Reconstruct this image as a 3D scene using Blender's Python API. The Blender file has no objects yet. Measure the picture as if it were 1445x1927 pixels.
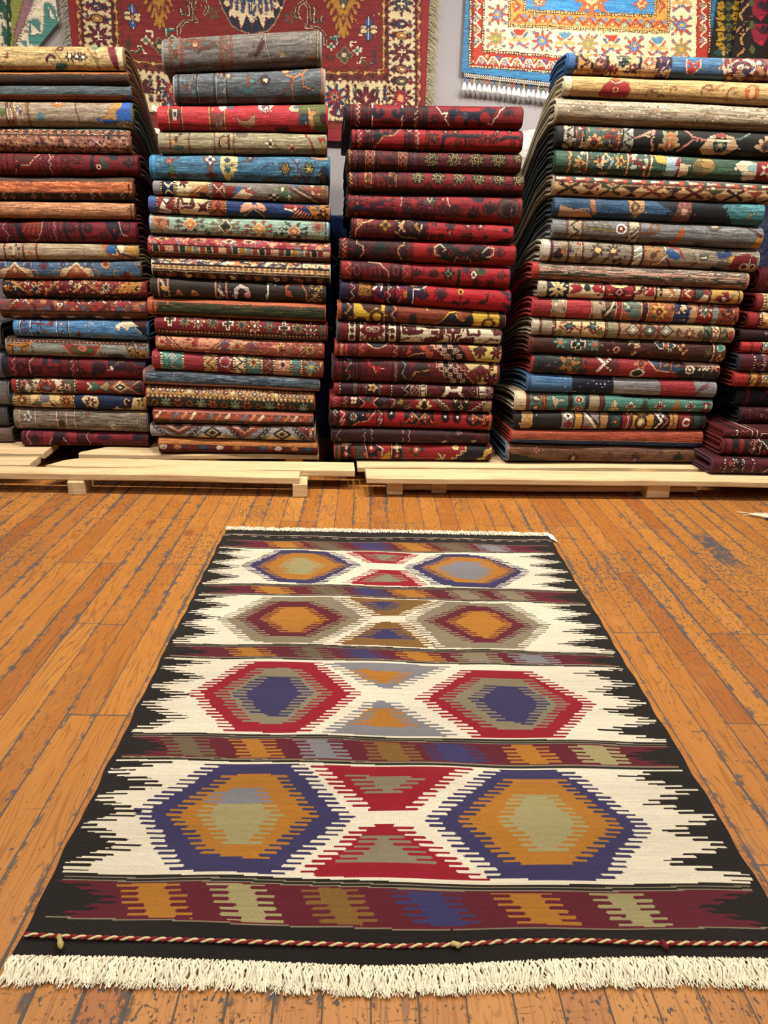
import bpy, math, random
import numpy as np
rng = np.random.default_rng(7); random.seed(7)
SC = bpy.context.scene; COL = SC.collection

# ------------------------------------------------------------------ camera model
F, CX, CY = 1400.0, 722.5, 963.5
PITCH, ROLL, YAW, EYE = math.radians(19.9), math.radians(1.7), math.radians(5.2), 1.0
fw = np.array([math.sin(YAW)*math.cos(PITCH), math.cos(YAW)*math.cos(PITCH), -math.sin(PITCH)])
r0 = np.array([math.cos(YAW), -math.sin(YAW), 0.0]); u0 = np.cross(r0, fw)
rt = r0*math.cos(ROLL)+u0*math.sin(ROLL); up = u0*math.cos(ROLL)-r0*math.sin(ROLL)
EYEP = np.array([0, 0, EYE])
def ray(x, y): return fw+rt*((x-CX)/F)-up*((y-CY)/F)
def atz(x, y, z=0.0):
    d = ray(x, y); return EYEP+d*((z-EYE)/d[2])
def aty(x, y, Y):
    d = ray(x, y); return EYEP+d*(Y/d[1])
def proj(X, Y, Z):
    vx, vy, vz = X, Y, Z-EYE
    d = vx*fw[0]+vy*fw[1]+vz*fw[2]
    return CX+F*(vx*rt[0]+vy*rt[1]+vz*rt[2])/d, CY-F*(vx*up[0]+vy*up[1]+vz*up[2])/d

# ------------------------------------------------------------------ colours
def lin(h):
    if not isinstance(h, str): return tuple(h)
    v = np.array([int(h[i:i+2], 16) for i in (0, 2, 4)])/255.0
    return tuple(np.where(v <= 0.04045, v/12.92, ((v+0.055)/1.055)**2.4))
PAL = dict(cr='ead9ae', be='b29d76', tn='c6a870', gy='938c80', lg='a9a59c', bg='7f8b8e', sl='4a535d', nv='1b294e', bl='2d6ba8',
    sk='5a9ad0', tq='3e8c92', mt='93b8a6', gn='3c5a42', dg='26382c', ol='77764a', rd='b8222a', dr='841620', bu='5e121f',
    mr='40101a', oR='cc6c34', ru='9c4a2a', br='5e3a28', db='2c1e18', bk='17120f', yl='dcae38', gd='b5822c', pk='c48c7a', wh='efe9da',
    ct='a53a2c', pl='d8b08c', st='3f6a8a', cb='1e2a44')
def C_(c): return np.array(lin(PAL.get(c, c)) if isinstance(c, str) else c)

# ------------------------------------------------------------------ object helpers
def link(o, parent=None):
    COL.objects.link(o)
    if parent is not None:
        o.parent = parent
    return o
def tag(o, label=None, cat=None, group=None, kind=None):
    if label: o['label'] = label
    if cat: o['category'] = cat
    if group: o['group'] = group
    if kind: o['kind'] = kind
    return o
def empty(name, loc=(0, 0, 0)):
    o = bpy.data.objects.new(name, None); o.empty_display_size = 0.05
    o.location = loc
    return link(o)
class MB:
    """collects vertices, faces and a colour per face; build() links ONE mesh object"""
    def __init__(s): s.v, s.f, s.c, s.n = [], [], [], 0
    def add(s, verts, faces, col=None):
        verts = np.asarray(verts, float).reshape(-1, 3); faces = np.asarray(faces, int)
        s.v.append(verts); s.f.append(faces+s.n)
        if col is None: col = (0.5, 0.5, 0.5)
        col = np.asarray(col, float)
        if col.ndim == 1: col = np.tile(col, (len(faces), 1))
        s.c.append(col); s.n += len(verts)
    def grid(s, P, col=None, flip=False, wrap=False):
        """P: (R,Cn,3) vertex grid -> quads; col (R-1,Cn-1,3) or one colour"""
        R, Cn = P.shape[:2]
        idx = np.arange(R*Cn).reshape(R, Cn)
        if wrap: idx = np.concatenate([idx, idx[:, :1]], 1)
        q = np.stack([idx[:-1, :-1], idx[:-1, 1:], idx[1:, 1:], idx[1:, :-1]], -1).reshape(-1, 4)
        if flip: q = q[:, ::-1]
        if col is not None:
            col = np.asarray(col)
            if col.ndim == 3: col = col.reshape(-1, 3)
        s.add(P.reshape(-1, 3), q, col)
    def box(s, x0, x1, y0, y1, z0, z1, col=None, jit=0):
        v = np.array([(x, y, z) for z in (z0, z1) for y in (y0, y1) for x in (x0, x1)], float)
        if jit: v += rng.normal(0, jit, v.shape)
        s.add(v, [(0, 2, 3, 1), (4, 5, 7, 6), (0, 1, 5, 4), (2, 6, 7, 3), (0, 4, 6, 2), (1, 3, 7, 5)], col)
    def tube(s, pts, rad, n=6, col=None, caps=True):
        pts = np.asarray(pts, float); k = len(pts)
        rad = np.broadcast_to(np.asarray(rad, float), (k,))
        t = np.gradient(pts, axis=0); t /= np.linalg.norm(t, axis=1)[:, None]+1e-9
        ref = np.array([0.31, 0.21, 0.93]) if abs(t[0][2]) < 0.85 else np.array([0.9, 0.3, 0.1])
        a = np.cross(t, ref); a /= np.linalg.norm(a, axis=1)[:, None]+1e-9
        b = np.cross(t, a)
        an = np.arange(n)*2*math.pi/n
        P = pts[:, None, :]+rad[:, None, None]*(a[:, None, :]*np.cos(an)[None, :, None]+b[:, None, :]*np.sin(an)[None, :, None])
        c = col
        if col is not None and np.asarray(col).ndim == 2: c = np.repeat(np.asarray(col)[:k-1, None, :], n, 1)
        s.grid(P, c, wrap=True)
    def build(s, name, mat, parent=None, smooth=True, loc=None, kind=None):
        V = np.concatenate(s.v)
        if loc is not None: V = V-np.asarray(loc)
        me = bpy.data.meshes.new(name)
        fl = np.concatenate([x.reshape(-1) for x in s.f]); tot = np.concatenate([np.full(len(x), x.shape[1]) for x in s.f])
        me.vertices.add(len(V)); me.vertices.foreach_set('co', V.reshape(-1).astype(np.float32))
        me.loops.add(len(fl)); me.loops.foreach_set('vertex_index', fl.astype(np.int32))
        me.polygons.add(len(tot))
        st = np.concatenate([[0], np.cumsum(tot)[:-1]])
        me.polygons.foreach_set('loop_start', st.astype(np.int32))
        try: me.polygons.foreach_set('loop_total', tot.astype(np.int32))
        except Exception: pass
        me.update(calc_edges=True)
        cc = np.concatenate(s.c); cc = np.concatenate([np.clip(cc, 0, 1), np.ones((len(cc), 1))], 1)
        at = me.attributes.new('yarn', 'FLOAT_COLOR', 'FACE'); at.data.foreach_set('color', cc.reshape(-1).astype(np.float32))
        me.validate()
        me.polygons.foreach_set('use_smooth', np.full(len(me.polygons), smooth))
        me.materials.append(mat)
        o = bpy.data.objects.new(name, me)
        if loc is not None and parent is None: o.location = loc
        if kind: o['kind'] = kind
        return link(o, parent)

# ------------------------------------------------------------------ node helpers
class NT:
    def __init__(s, name):
        s.m = bpy.data.materials.new(name); s.m.use_nodes = True
        s.t = s.m.node_tree; s.t.nodes.clear()
        s.out = s.t.nodes.new('ShaderNodeOutputMaterial'); s.b = s.t.nodes.new('ShaderNodeBsdfPrincipled')
        s.t.links.new(s.b.outputs[0], s.out.inputs[0])
    def n(s, typ, **kw):
        x = s.t.nodes.new(typ)
        for k, v in kw.items(): setattr(x, k, v)
        return x
    def put(s, sock, v):
        if hasattr(v, 'is_linked') or isinstance(v, bpy.types.NodeSocket): s.t.links.new(v, sock)
        elif v is not None:
            try: sock.default_value = v
            except Exception: sock.default_value = tuple(v)+(1.0,)
    def math(s, op, a, b=None, c=None, clamp=False):
        x = s.n('ShaderNodeMath', operation=op); x.use_clamp = clamp
        for i, v in enumerate((a, b, c)):
            if v is not None: s.put(x.inputs[i], v)
        return x.outputs[0]
    def mix(s, f, a, b, mode='MIX'):
        x = s.n('ShaderNodeMix', data_type='RGBA', blend_type=mode)
        s.put(x.inputs[0], f); s.put(x.inputs[6], a if not isinstance(a, str) else lin(a)); s.put(x.inputs[7], b if not isinstance(b, str) else lin(b))
        return x.outputs[2]
    def comb(s, x, y, z):
        c = s.n('ShaderNodeCombineXYZ')
        for i, v in enumerate((x, y, z)): s.put(c.inputs[i], v)
        return c.outputs[0]
    def noise(s, vec, scale=1.0, detail=2.0, rough=0.5, dist=0.0):
        x = s.n('ShaderNodeTexNoise'); s.put(x.inputs['Vector'], vec)
        x.inputs['Scale'].default_value = scale; x.inputs['Detail'].default_value = detail
        x.inputs['Roughness'].default_value = rough; x.inputs['Distortion'].default_value = dist
        return x.outputs['Fac']
    def white(s, v, dim='1D'):
        x = s.n('ShaderNodeTexWhiteNoise', noise_dimensions=dim)
        s.put(x.inputs['W' if dim == '1D' else 'Vector'], v); return x.outputs['Value']
    def step(s, v, a, b):
        x = s.n('ShaderNodeMapRange', interpolation_type='SMOOTHSTEP'); s.put(x.inputs[0], v)
        s.put(x.inputs[1], a); s.put(x.inputs[2], b); return x.outputs[0]
    def bump(s, h, strength=0.3, dist=0.01, nrm=None):
        x = s.n('ShaderNodeBump'); x.inputs['Strength'].default_value = strength; x.inputs['Distance'].default_value = dist
        s.put(x.inputs['Height'], h)
        if nrm is not None: s.put(x.inputs['Normal'], nrm)
        return x.outputs[0]
    def pos(s):
        g = s.n('ShaderNodeNewGeometry'); x = s.n('ShaderNodeSeparateXYZ'); s.t.links.new(g.outputs['Position'], x.inputs[0])
        return x.outputs[0], x.outputs[1], x.outputs[2], g.outputs['Position']
    def set(s, base=None, rough=0.6, spec=0.5, nrm=None, sheen=0.0, metal=0.0):
        if base is not None: s.put(s.b.inputs['Base Color'], lin(base) if isinstance(base, str) else base)
        s.put(s.b.inputs['Roughness'], rough); s.b.inputs['Specular IOR Level'].default_value = spec
        s.b.inputs['Sheen Weight'].default_value = sheen; s.b.inputs['Sheen Roughness'].default_value = 0.4
        s.b.inputs['Metallic'].default_value = metal
        if nrm is not None: s.put(s.b.inputs['Normal'], nrm)
        return s.m
def attr(nt, name='yarn'):
    a = nt.n('ShaderNodeAttribute', attribute_name=name); return a.outputs['Color']

# pile of knotted rugs: short wool fibres lying sideways, colour per knot
nt = NT('wool_pile'); x, y, z, P = nt.pos()
v = nt.comb(nt.math('MULTIPLY', x, 120), nt.math('MULTIPLY', y, 420), nt.math('MULTIPLY', z, 420))
h = nt.noise(v, 1, 3, 0.6)
v2 = nt.comb(nt.math('MULTIPLY', x, 320), nt.math('MULTIPLY', y, 320), nt.math('MULTIPLY', z, 320))
h2 = nt.noise(v2, 1, 2, 0.6)
col = nt.mix(1.0, attr(nt), nt.mix(nt.step(h, 0.3, 0.75), (0.72, 0.72, 0.72), (1.22, 1.21, 1.19)), 'MULTIPLY')
PILE = nt.set(col, nt.math('MULTIPLY_ADD', h, 0.3, 0.45), 0.22, nt.bump(nt.math('ADD', h, nt.math('MULTIPLY', h2, 0.6)), 0.4, 0.0035), sheen=0.05)

# flat woven wool: warp ribs along the length
nt = NT('flatweave_wool'); tc = nt.n('ShaderNodeTexCoord'); sx = nt.n('ShaderNodeSeparateXYZ'); nt.t.links.new(tc.outputs['Object'], sx.inputs[0])
kx, ky = sx.outputs[0], sx.outputs[1]
wob = nt.math('MULTIPLY', nt.noise(nt.comb(nt.math('MULTIPLY', kx, 30), nt.math('MULTIPLY', ky, 12), 0.0), 1, 2), 1.1)
rib = nt.math('SINE', nt.math('ADD', nt.math('MULTIPLY', kx, 2*math.pi/0.0037), wob))
pick = nt.math('SINE', nt.math('MULTIPLY', ky, 2*math.pi/0.0022))
fz = nt.noise(nt.comb(nt.math('MULTIPLY', kx, 300), nt.math('MULTIPLY', ky, 900), 0.0), 1, 2, 0.7)
mot = nt.noise(nt.comb(nt.math('MULTIPLY', kx, 25), nt.math('MULTIPLY', ky, 160), 0.0), 1, 3, 0.6)
hh = nt.math('ADD', nt.math('ADD', rib, nt.math('MULTIPLY', pick, 0.12)), nt.math('MULTIPLY', fz, 0.4))
col = nt.mix(1.0, attr(nt), nt.mix(mot, (0.84, 0.84, 0.83), (1.15, 1.15, 1.14)), 'MULTIPLY')
WEAVE = nt.set(col, 0.85, 0.18, nt.bump(hh, 0.85, 0.0016), sheen=0.05)

# loose yarn (fringes, cords, selvages, tassels)
nt = NT('yarn_twist'); x, y, z, P = nt.pos()
fz = nt.noise(P, 420, 3, 0.6)
col = nt.mix(1.0, attr(nt), nt.mix(fz, (0.8, 0.8, 0.8), (1.15, 1.15, 1.15)), 'MULTIPLY')
YARN = nt.set(col, 0.85, 0.15, nt.bump(fz, 0.4, 0.002), sheen=0.1)
# ------------------------------------------------------------------ pattern painter: colours the knots of a pile or the picks of a weave
class Paint:
    def __init__(s, X, Y, base):
        s.X, s.Y = X, Y; s.A = np.tile(C_(base), X.shape+(1,)).astype(float); s.L = np.zeros(X.shape, int); s.q = 0; s.soft = False
    def m(s, mask, c, a=1.0):
        if not s.soft and a > .9: s.q += 1; s.L[mask] = s.q
        s.A[mask] = s.A[mask]*(1-a)+C_(c)*a; return s
    def vb(s, x0, x1, c, a=1.0): return s.m((s.X >= x0) & (s.X < x1), c, a)
    def rc(s, x0, x1, y0, y1, c, a=1.0): return s.m((s.X >= x0) & (s.X < x1) & (s.Y >= y0) & (s.Y < y1), c, a)
    def ht(s, t0, t1, c, x0=-1e9, x1=1e9, a=1.0): return s.m((s.T >= t0) & (s.T < t1) & (s.X >= x0) & (s.X < x1), c, a)
    def vl(s, xs, w, c):
        for x in (xs if isinstance(xs, (list, tuple)) else [xs]): s.vb(x-w/2, x+w/2, c)
        return s
    def vd(s, xs, w, c1, c2, per=14):
        for x in (xs if isinstance(xs, (list, tuple)) else [xs]):
            k = (s.X >= x-w/2) & (s.X < x+w/2); s.m(k, c1); s.m(k & (np.floor(s.Y/per*2) % 2 == 0), c2)
        return s
    def hd(s, t0, t1, c1, c2, per=14, x0=-1e9, x1=1e9):
        k = (s.T >= t0) & (s.T < t1) & (s.X >= x0) & (s.X < x1); s.m(k, c1); return s.m(k & (np.floor(s.X/per*2) % 2 == 0), c2)
    def el(s, x, y, rx, ry, c, a=1.0): return s.m(((s.X-x)/rx)**2+((s.Y-y)/ry)**2 < 1, c, a)
    def ring(s, x, y, rx, ry, w, c):
        q = np.sqrt(((s.X-x)/rx)**2+((s.Y-y)/ry)**2); return s.m(abs(q-1) < w/(rx+ry), c)
    def dm(s, x, y, rx, ry, c, a=1.0): return s.m(abs(s.X-x)/rx+abs(s.Y-y)/ry < 1, c, a)
    def pg(s, pts, c, a=1.0):
        inside = np.zeros(s.X.shape, bool); n = len(pts)
        for i in range(n):
            (xa, ya), (xb, yb) = pts[i], pts[(i+1) % n]
            if ya == yb: continue
            k = ((ya > s.Y) != (yb > s.Y)) & (s.X < (xb-xa)*(s.Y-ya)/(yb-ya)+xa)
            inside ^= k
        return s.m(inside, c, a)
    def ln(s, pts, w, c, a=1.0):
        for (xa, ya), (xb, yb) in zip(pts[:-1], pts[1:]):
            dx, dy = xb-xa, yb-ya; L = dx*dx+dy*dy+1e-9
            q = np.clip(((s.X-xa)*dx+(s.Y-ya)*dy)/L, 0, 1)
            s.m((s.X-xa-q*dx)**2+(s.Y-ya-q*dy)**2 < (w/2)**2, c, a)
        return s
    def zv(s, xs, amp, per, w, c):
        for x in (xs if isinstance(xs, (list, tuple)) else [xs]):
            tri = abs((s.Y/per) % 1*2-1)*2-1; s.m(abs(s.X-x-amp*tri) < w/2, c)
        return s
    def zh(s, t, amp, per, w, c, x0=-1e9, x1=1e9):
        tri = abs((s.X/per) % 1*2-1)*2-1; return s.m((abs(s.T-t-amp*tri) < w/2) & (s.X >= x0) & (s.X < x1), c)
    def fl(s, x, y, r, c1, c2, n=8, c3=None):
        """flower: n petals round a heart"""
        dx, dy = s.X-x, s.Y-y; q = np.hypot(dx, dy)+1e-6; th = np.arctan2(dy, dx)
        if c3 is not None: s.m(q < r*(0.86+0.24*np.cos(n*th))+r*0.22, c3)
        s.m(q < r*(0.74+0.26*np.cos(n*th)), c1); s.m(q < r*0.36, c2); return s
    def fls(s, xs, y, r, cols, c2, n=8, c3=None):
        for i, x in enumerate(xs): s.fl(x, y(x) if callable(y) else y, r, cols[i % len(cols)], c2, n, c3)
        return s
    def st(s, x, y, r, c, c2=None, arms=8):
        """spiky star"""
        dx, dy = s.X-x, s.Y-y; q = np.hypot(dx, dy); th = np.arctan2(dy, dx)
        s.m(q < r*(0.42+0.58*abs(np.cos(arms/2*th))**3), c)
        if c2 is not None: s.m(abs(dx)+abs(dy) < r*0.36, c2)
        return s
    def pal(s, x, y, r, c1, c2, c3, d=-1):
        """palmette opening up (d=-1) or down"""
        for k, q in zip((-2, -1, 0, 1, 2), (0.8, 0.95, 1.1, 0.95, 0.8)):
            an = k*0.55; s.ln([(x, y), (x+math.sin(an)*r*q, y+d*math.cos(an)*r*q)], r*0.36, c1)
        s.dm(x, y+d*r*0.35, r*0.42, r*0.55, c2); s.dm(x, y+d*r*0.3, r*0.18, r*0.26, c3); return s
    def curl(s, x, y, r, w, c, a0=0.0, turn=4.6, hand=1):
        p = [(x+r*(1-0.55*k/14)*math.cos(a0+hand*turn*k/14), y+r*(1-0.55*k/14)*math.sin(a0+hand*turn*k/14)) for k in range(15)]
        return s.ln(p, w, c)
    def gul(s, x, y, r, c1='bk', c2='b9a06a', c3='rd'):
        s.el(x, y, r, r, c1)
        for k in range(8):
            an = k*math.pi/4+0.39; s.curl(x+math.cos(an)*r*0.66, y+math.sin(an)*r*0.66, r*0.22, r*0.11, c2, an, 4.4)
        s.ring(x, y, r*0.3, r*0.3, r*0.1, c2); s.el(x, y, r*0.13, r*0.13, c3); return s
    def hook(s, x, y, r, w, c, sx=1, sy=1):
        return s.ln([(x-sx*r, y+sy*r), (x-sx*r, y-sy*r*0.4), (x-sx*r*0.3, y-sy*r), (x+sx*r*0.7, y-sy*r), (x+sx*r, y-sy*r*0.2), (x+sx*r*0.2, y+sy*r*0.2)], w, c)
    def stair(s, x0, y0, x1, y1, n, w, c):
        p = []
        for k in range(n):
            xa, xb = x0+(x1-x0)*k/n, x0+(x1-x0)*(k+1)/n; ya, yb = y0+(y1-y0)*k/n, y0+(y1-y0)*(k+1)/n
            p += [(xa, ya), (xb, ya), (xb, yb)]
        return s.ln(p, w, c)
    def _stk(s, seed, sx=9, sy=1):
        r = np.random.default_rng(seed); H, W = s.X.shape
        a = r.normal(0, 1, (H//sy+2, W//sx+3)); a = np.repeat(np.repeat(a, sx, 1), sy, 0)
        k = r.integers(0, sx, H); out = np.zeros((H, W))
        for i in range(H): out[i] = a[i, k[i]:k[i]+W]
        q = np.ones(sx)/sx
        return np.apply_along_axis(lambda v: np.convolve(v, q, 'same'), 1, out)*1.3
    def ab(s, c, a=0.5, seed=1, thr=0.4, x0=-1e9, x1=1e9, t0=-9, t1=9, sx=14):
        """streaks of a second tone along the knot rows (abrash), often lighter high and darker low on a fold"""
        k = s._stk(seed, sx); return s.faint((k > thr) & (s.X >= x0) & (s.X < x1) & (s.T >= t0) & (s.T < t1), c, a)
    def sp(s, cols, dens, seed=1, x0=-1e9, x1=1e9, t0=-9, t1=9, w=3):
        r = np.random.default_rng(seed); H, W = s.X.shape
        for c in cols:
            k = np.repeat(r.random((H, W//w+1)) < dens, w, 1)[:, :W]
            s.faint(k & (s.X >= x0) & (s.X < x1) & (s.T >= t0) & (s.T < t1), c)
        return s
    def mot(s, cols, scale, thr, seed=1, x0=-1e9, x1=1e9, t0=-9, t1=9):
        """irregular small florals: blotches of several colours"""
        r = np.random.default_rng(seed); H, W = s.X.shape
        sy, sx = scale
        for c in cols:
            a = r.normal(0, 1, (H//sy+3, W//sx+3)); ii = np.arange(H)/sy; jj = np.arange(W)/sx
            i0, j0 = ii.astype(int), jj.astype(int); fi, fj = (ii-i0)[:, None], (jj-j0)[None, :]
            g = (a[np.ix_(i0, j0)]*(1-fi)*(1-fj)+a[np.ix_(i0+1, j0)]*fi*(1-fj)+a[np.ix_(i0, j0+1)]*(1-fi)*fj+a[np.ix_(i0+1, j0+1)]*fi*fj)
            s.faint((g > thr) & (s.X >= x0) & (s.X < x1) & (s.T >= t0) & (s.T < t1), c)
        return s

    def faint(s, mask, c, a=1.0):
        s.soft = True; s.m(mask, c, a); s.soft = False; return s
    def jog(s, amp, seed, cell=5):
        """knots never follow a drawn line exactly: shake the drawing frame a little"""
        r = np.random.default_rng(seed); H, W = s.X.shape
        def nz(c):
            a = r.normal(0, 1, (H//c+3, W//c+3)); i, j = np.arange(H)/c, np.arange(W)/c; i0, j0 = i.astype(int), j.astype(int); f, g = (i-i0)[:, None], (j-j0)[None, :]
            return a[np.ix_(i0, j0)]*(1-f)*(1-g)+a[np.ix_(i0+1, j0)]*f*(1-g)+a[np.ix_(i0, j0+1)]*(1-f)*g+a[np.ix_(i0+1, j0+1)]*f*g
        s.X = s.X+amp*(nz(cell)+.5*nz(2)); s.Y = s.Y+amp*(nz(cell)+.5*nz(2)); return s
    def finish(s, seed, dark=0.5, frag=0.04, reach=9):
        """dark outline knots round every motif, and stray knots carried over from the neighbouring colours"""
        L = s.L; up_ = np.zeros(L.shape, bool)
        up_[:, 1:] |= L[:, :-1] > L[:, 1:]; up_[:, :-1] |= L[:, 1:] > L[:, :-1]; up_[1:] |= L[:-1] > L[1:]; up_[:-1] |= L[1:] > L[:-1]
        r = np.random.default_rng(seed); H, W = L.shape
        up_ &= r.random(L.shape) < .8
        s.A[up_] = s.A[up_]*(1-dark)+np.array([.012, .007, .006])*dark
        src = s.A.copy()
        for _ in range(int(frag*H*W/6)):
            h, w = r.integers(1, 4), r.integers(2, 5); i, j = r.integers(0, H-h), r.integers(0, W-w)
            a, b = min(max(i+r.integers(-reach//2, reach//2+1), 0), H-h), min(max(j+r.integers(-reach, reach+1), 0), W-w)
            s.A[i:i+h, j:j+w] = src[a:a+h, b:b+w]
        return s

# ------------------------------------------------------------------ folded rugs
ZOOM = {'1A': (0, 70, 4.5156), '1B': (0, 270, 4.5156), '1C': (0, 450, 4.5156), '1D': (0, 640, 4.5156),
        '2A': (270, 40, 3.7051), '2B': (270, 280, 3.7051), '2C': (260, 480, 3.6125), '2D': (260, 680, 3.6125),
        '3A': (610, 180, 3.6125), '3B': (610, 350, 3.6125), '3C': (600, 540, 3.8026), '3D': (600, 700, 3.8026),
        '4A': (970, 80, 3.0421), '4B': (960, 320, 2.9794), '4C': (930, 480, 2.8058), '4D': (910, 690, 2.7009), '5A': (1300, 480, 4.4828)}
# front line, depth of the fold, how much the backs sag, group phrase
STACK = {'1': (3.36, 0.60, 0.17, 'folded rugs in the leftmost full stack'), '2': (3.25, 0.62, 0.13, 'folded rugs in the second stack from the left'),
         '3': (3.15, 0.55, 0.04, 'folded rugs in the all red stack'), '4': (3.13, 0.66, 0.20, 'folded rugs in the tall stack right of the red one'),
         '5': (3.12, 0.58, 0.05, 'folded rugs in the stack at the right edge'), '0': (3.42, 0.55, 0.02, 'grey folded rugs at the left edge')}
ZP = 0.09   # top of the pallets
NU, NN = 300, 42
RUGS = []
class Rug(Paint):
    def __init__(s, stack, zoom, q, base, edge, label, back=None, dy=0.0):
        zx, zy, zs = ZOOM[zoom]; xl, xr, tl, tr, bl, br = q
        s.D = None; s.stack, s.edge, s.label, s.back = stack, edge, label, back or base
        Yf = STACK[stack][0]+dy; s.Yf = Yf
        g = lambda a, b: aty(zx+a/zs, zy+b/zs, Yf)
        TL, TR, BL, BR = g(xl, tl), g(xr, tr), g(xl, bl), g(xr, br)
        s.XL, s.XR = (TL[0]+BL[0])/2, (TR[0]+BR[0])/2
        s.z = (TL[2], TR[2], BL[2], BR[2])
        n = 2.5; ph = np.linspace(math.pi/2, -math.pi/2, 400)
        cy, cz = np.cos(ph)**(2/n), np.sign(np.sin(ph))*abs(np.sin(ph))**(2/n)
        L = np.concatenate([[0], np.cumsum(np.hypot(np.diff(cy)*0.6, np.diff(cz)*0.5))]); q_ = np.linspace(0, L[-1], NN+1)
        s.ny, s.nz = np.interp(q_, L, cy), np.interp(q_, L, cz)       # nose: ny 0..1 outward, nz 1..-1
        u = (np.arange(NU)+0.5)/NU; t = 0.5-0.25*(s.nz[:-1]+s.nz[1:])
        U, T = np.meshgrid(u, t); s.T = T; s.U = U
        Xz = xl+U*(xr-xl); top = tl+U*(tr-tl); bot = bl+U*(br-bl)
        Paint.__init__(s, Xz, top+T*(bot-top), base); s.jog(1.7*zs/3.6, 400+len(RUGS))
        RUGS.append(s)
    def build(s, idx):
        Yf, D, sag, group = STACK[s.stack]; Yf = s.Yf
        s.finish(300+idx); r = np.random.default_rng(900+idx)
        g_ = s.A @ np.array([.25, .65, .10]); A = s.A*.88+g_[..., None]*.12 if s.stack != '3' else s.A*.76
        A = .9*np.clip(A, 0, 1)**1.15*np.clip(1+0.15*s._stk(idx, 34)+0.08*s._stk(idx+70, 8), .4, 1.7)[..., None]*(1+r.normal(0, 0.06, s.A.shape[:2]))[..., None]
        ztl, ztr, zbl, zbr = s.z
        W = s.XR-s.XL
        wav = r.uniform(0, 6.28, 4)
        def ztop(u): return ztl+(ztr-ztl)*u
        def zbot(u): return zbl+(zbr-zbl)*u
        rd = min(0.56*(ztl-zbl), 0.055); D = s.D or D
        def sagf(y, z):
            d = np.clip((y-STACK[s.stack][0]-0.11)/0.53, 0, 1); d = d*d*(3-2*d); return z-np.maximum(z-ZP, 0)*sag*d
        def prof(u, off, rows):
            """vertex rows (top back -> nose -> bottom back) at u, sheet pushed inward by off"""
            zt, zb = ztop(u)-off, zbot(u)+off; zc, hr = (zt+zb)/2, np.maximum((zt-zb)/2, 0.0015)
            rdd = max(rd-off, 0.004); y0 = Yf+off+rdd
            ys, zs = [], []
            back = np.linspace(STACK[s.stack][0]+D, max(STACK[s.stack][0], Yf)+.11, rows)
            for b in back: ys.append(np.full_like(u, b)); zs.append(zc+hr*0.995)
            for a, c in zip(s.ny, s.nz): ys.append(np.full_like(u, y0-rdd*a)); zs.append(zc+hr*c)
            for b in back[::-1]: ys.append(np.full_like(u, b)); zs.append(zc-hr*0.995)
            Y, Z = np.array(ys), np.array(zs)
            wv = 0.0035*np.sin(u*5+wav[0])+0.002*np.sin(u*13+wav[1])
            Y = Y+wv[None, :]*np.clip(1-(Y-y0)/.05, 0, 1); Z = sagf(Y, Z)
            return Y, Z
        def sheet(mb, off, th, NUu, cols, rows, bc, ec):
            u = np.linspace(0, 1, NUu+1); Y, Z = prof(u, off, rows); X = s.XL+W*u[None, :]+0*Y
            P = np.stack([X, Y, Z], -1)
            if cols is not None:
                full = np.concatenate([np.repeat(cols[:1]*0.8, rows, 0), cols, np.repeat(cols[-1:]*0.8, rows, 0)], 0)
            else: full = np.tile(bc, (P.shape[0]-1, NUu, 1))
            mb.grid(P, full, flip=True)
            u2 = np.linspace(0, 1, 3); Y2, Z2 = prof(u2, off+th, rows); X2 = s.XL+W*u2[None, :]+0*Y2
            mb.grid(np.stack([X2, Y2, Z2], -1), bc)
            for e, e2, fl in ((0, 0, True), (-1, -1, False)):     # the cut sides
                mb.grid(np.stack([P[:, e], np.stack([X2[:, e2], Y2[:, e2], Z2[:, e2]], -1)], 1), ec, flip=fl)
            for row, fl in ((0, False), (-1, True)):
                a = np.stack([P[row, 0], P[row, -1]]); b = np.stack([np.array([X2[row, 0], Y2[row, 0], Z2[row, 0]]), np.array([X2[row, -1], Y2[row, -1], Z2[row, -1]])])
                mb.grid(np.stack([a, b], 0), bc, flip=not fl)
            return P
        T = (ztl-zbl+ztr-zbr)/2; th = T*0.17
        bc, ec = C_(s.back)*0.55, C_(s.edge)*(.5 if s.stack == '5' else .8)  # right edge stack: side colours darkened, its shade painted into the edges
        loc = np.array([(s.XL+s.XR)/2, Yf+D/2, min(zbl, zbr)])
        e = empty('folded_rug', loc); tag(e, s.label, 'rug', group)
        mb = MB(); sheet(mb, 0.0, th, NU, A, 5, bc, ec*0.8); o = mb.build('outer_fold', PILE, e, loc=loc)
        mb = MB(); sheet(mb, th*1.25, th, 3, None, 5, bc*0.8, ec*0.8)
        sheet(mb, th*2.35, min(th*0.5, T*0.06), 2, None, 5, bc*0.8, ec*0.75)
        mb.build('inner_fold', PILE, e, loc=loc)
        for u, sx in ((0.0, -1), (1.0, 1)):                       # overcast side cords
            mb = MB()
            for off, cc in ((th*0.5, 1.0), (th*1.75, 0.95)):
                Y, Z = prof(np.array([u]), off, 5); k = len(Y)
                pts = np.stack([np.full(k, (s.XL, s.XR)[int(u)]+sx*th*0.06), Y[:, 0], Z[:, 0]], -1)
                pts = np.concatenate([pts[:6], pts[6:-6:3], pts[-6:]])
                mb.tube(pts, th*0.36, 6, ec*cc)
            mb.build('selvage', YARN, e, loc=loc)
        return e
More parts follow.
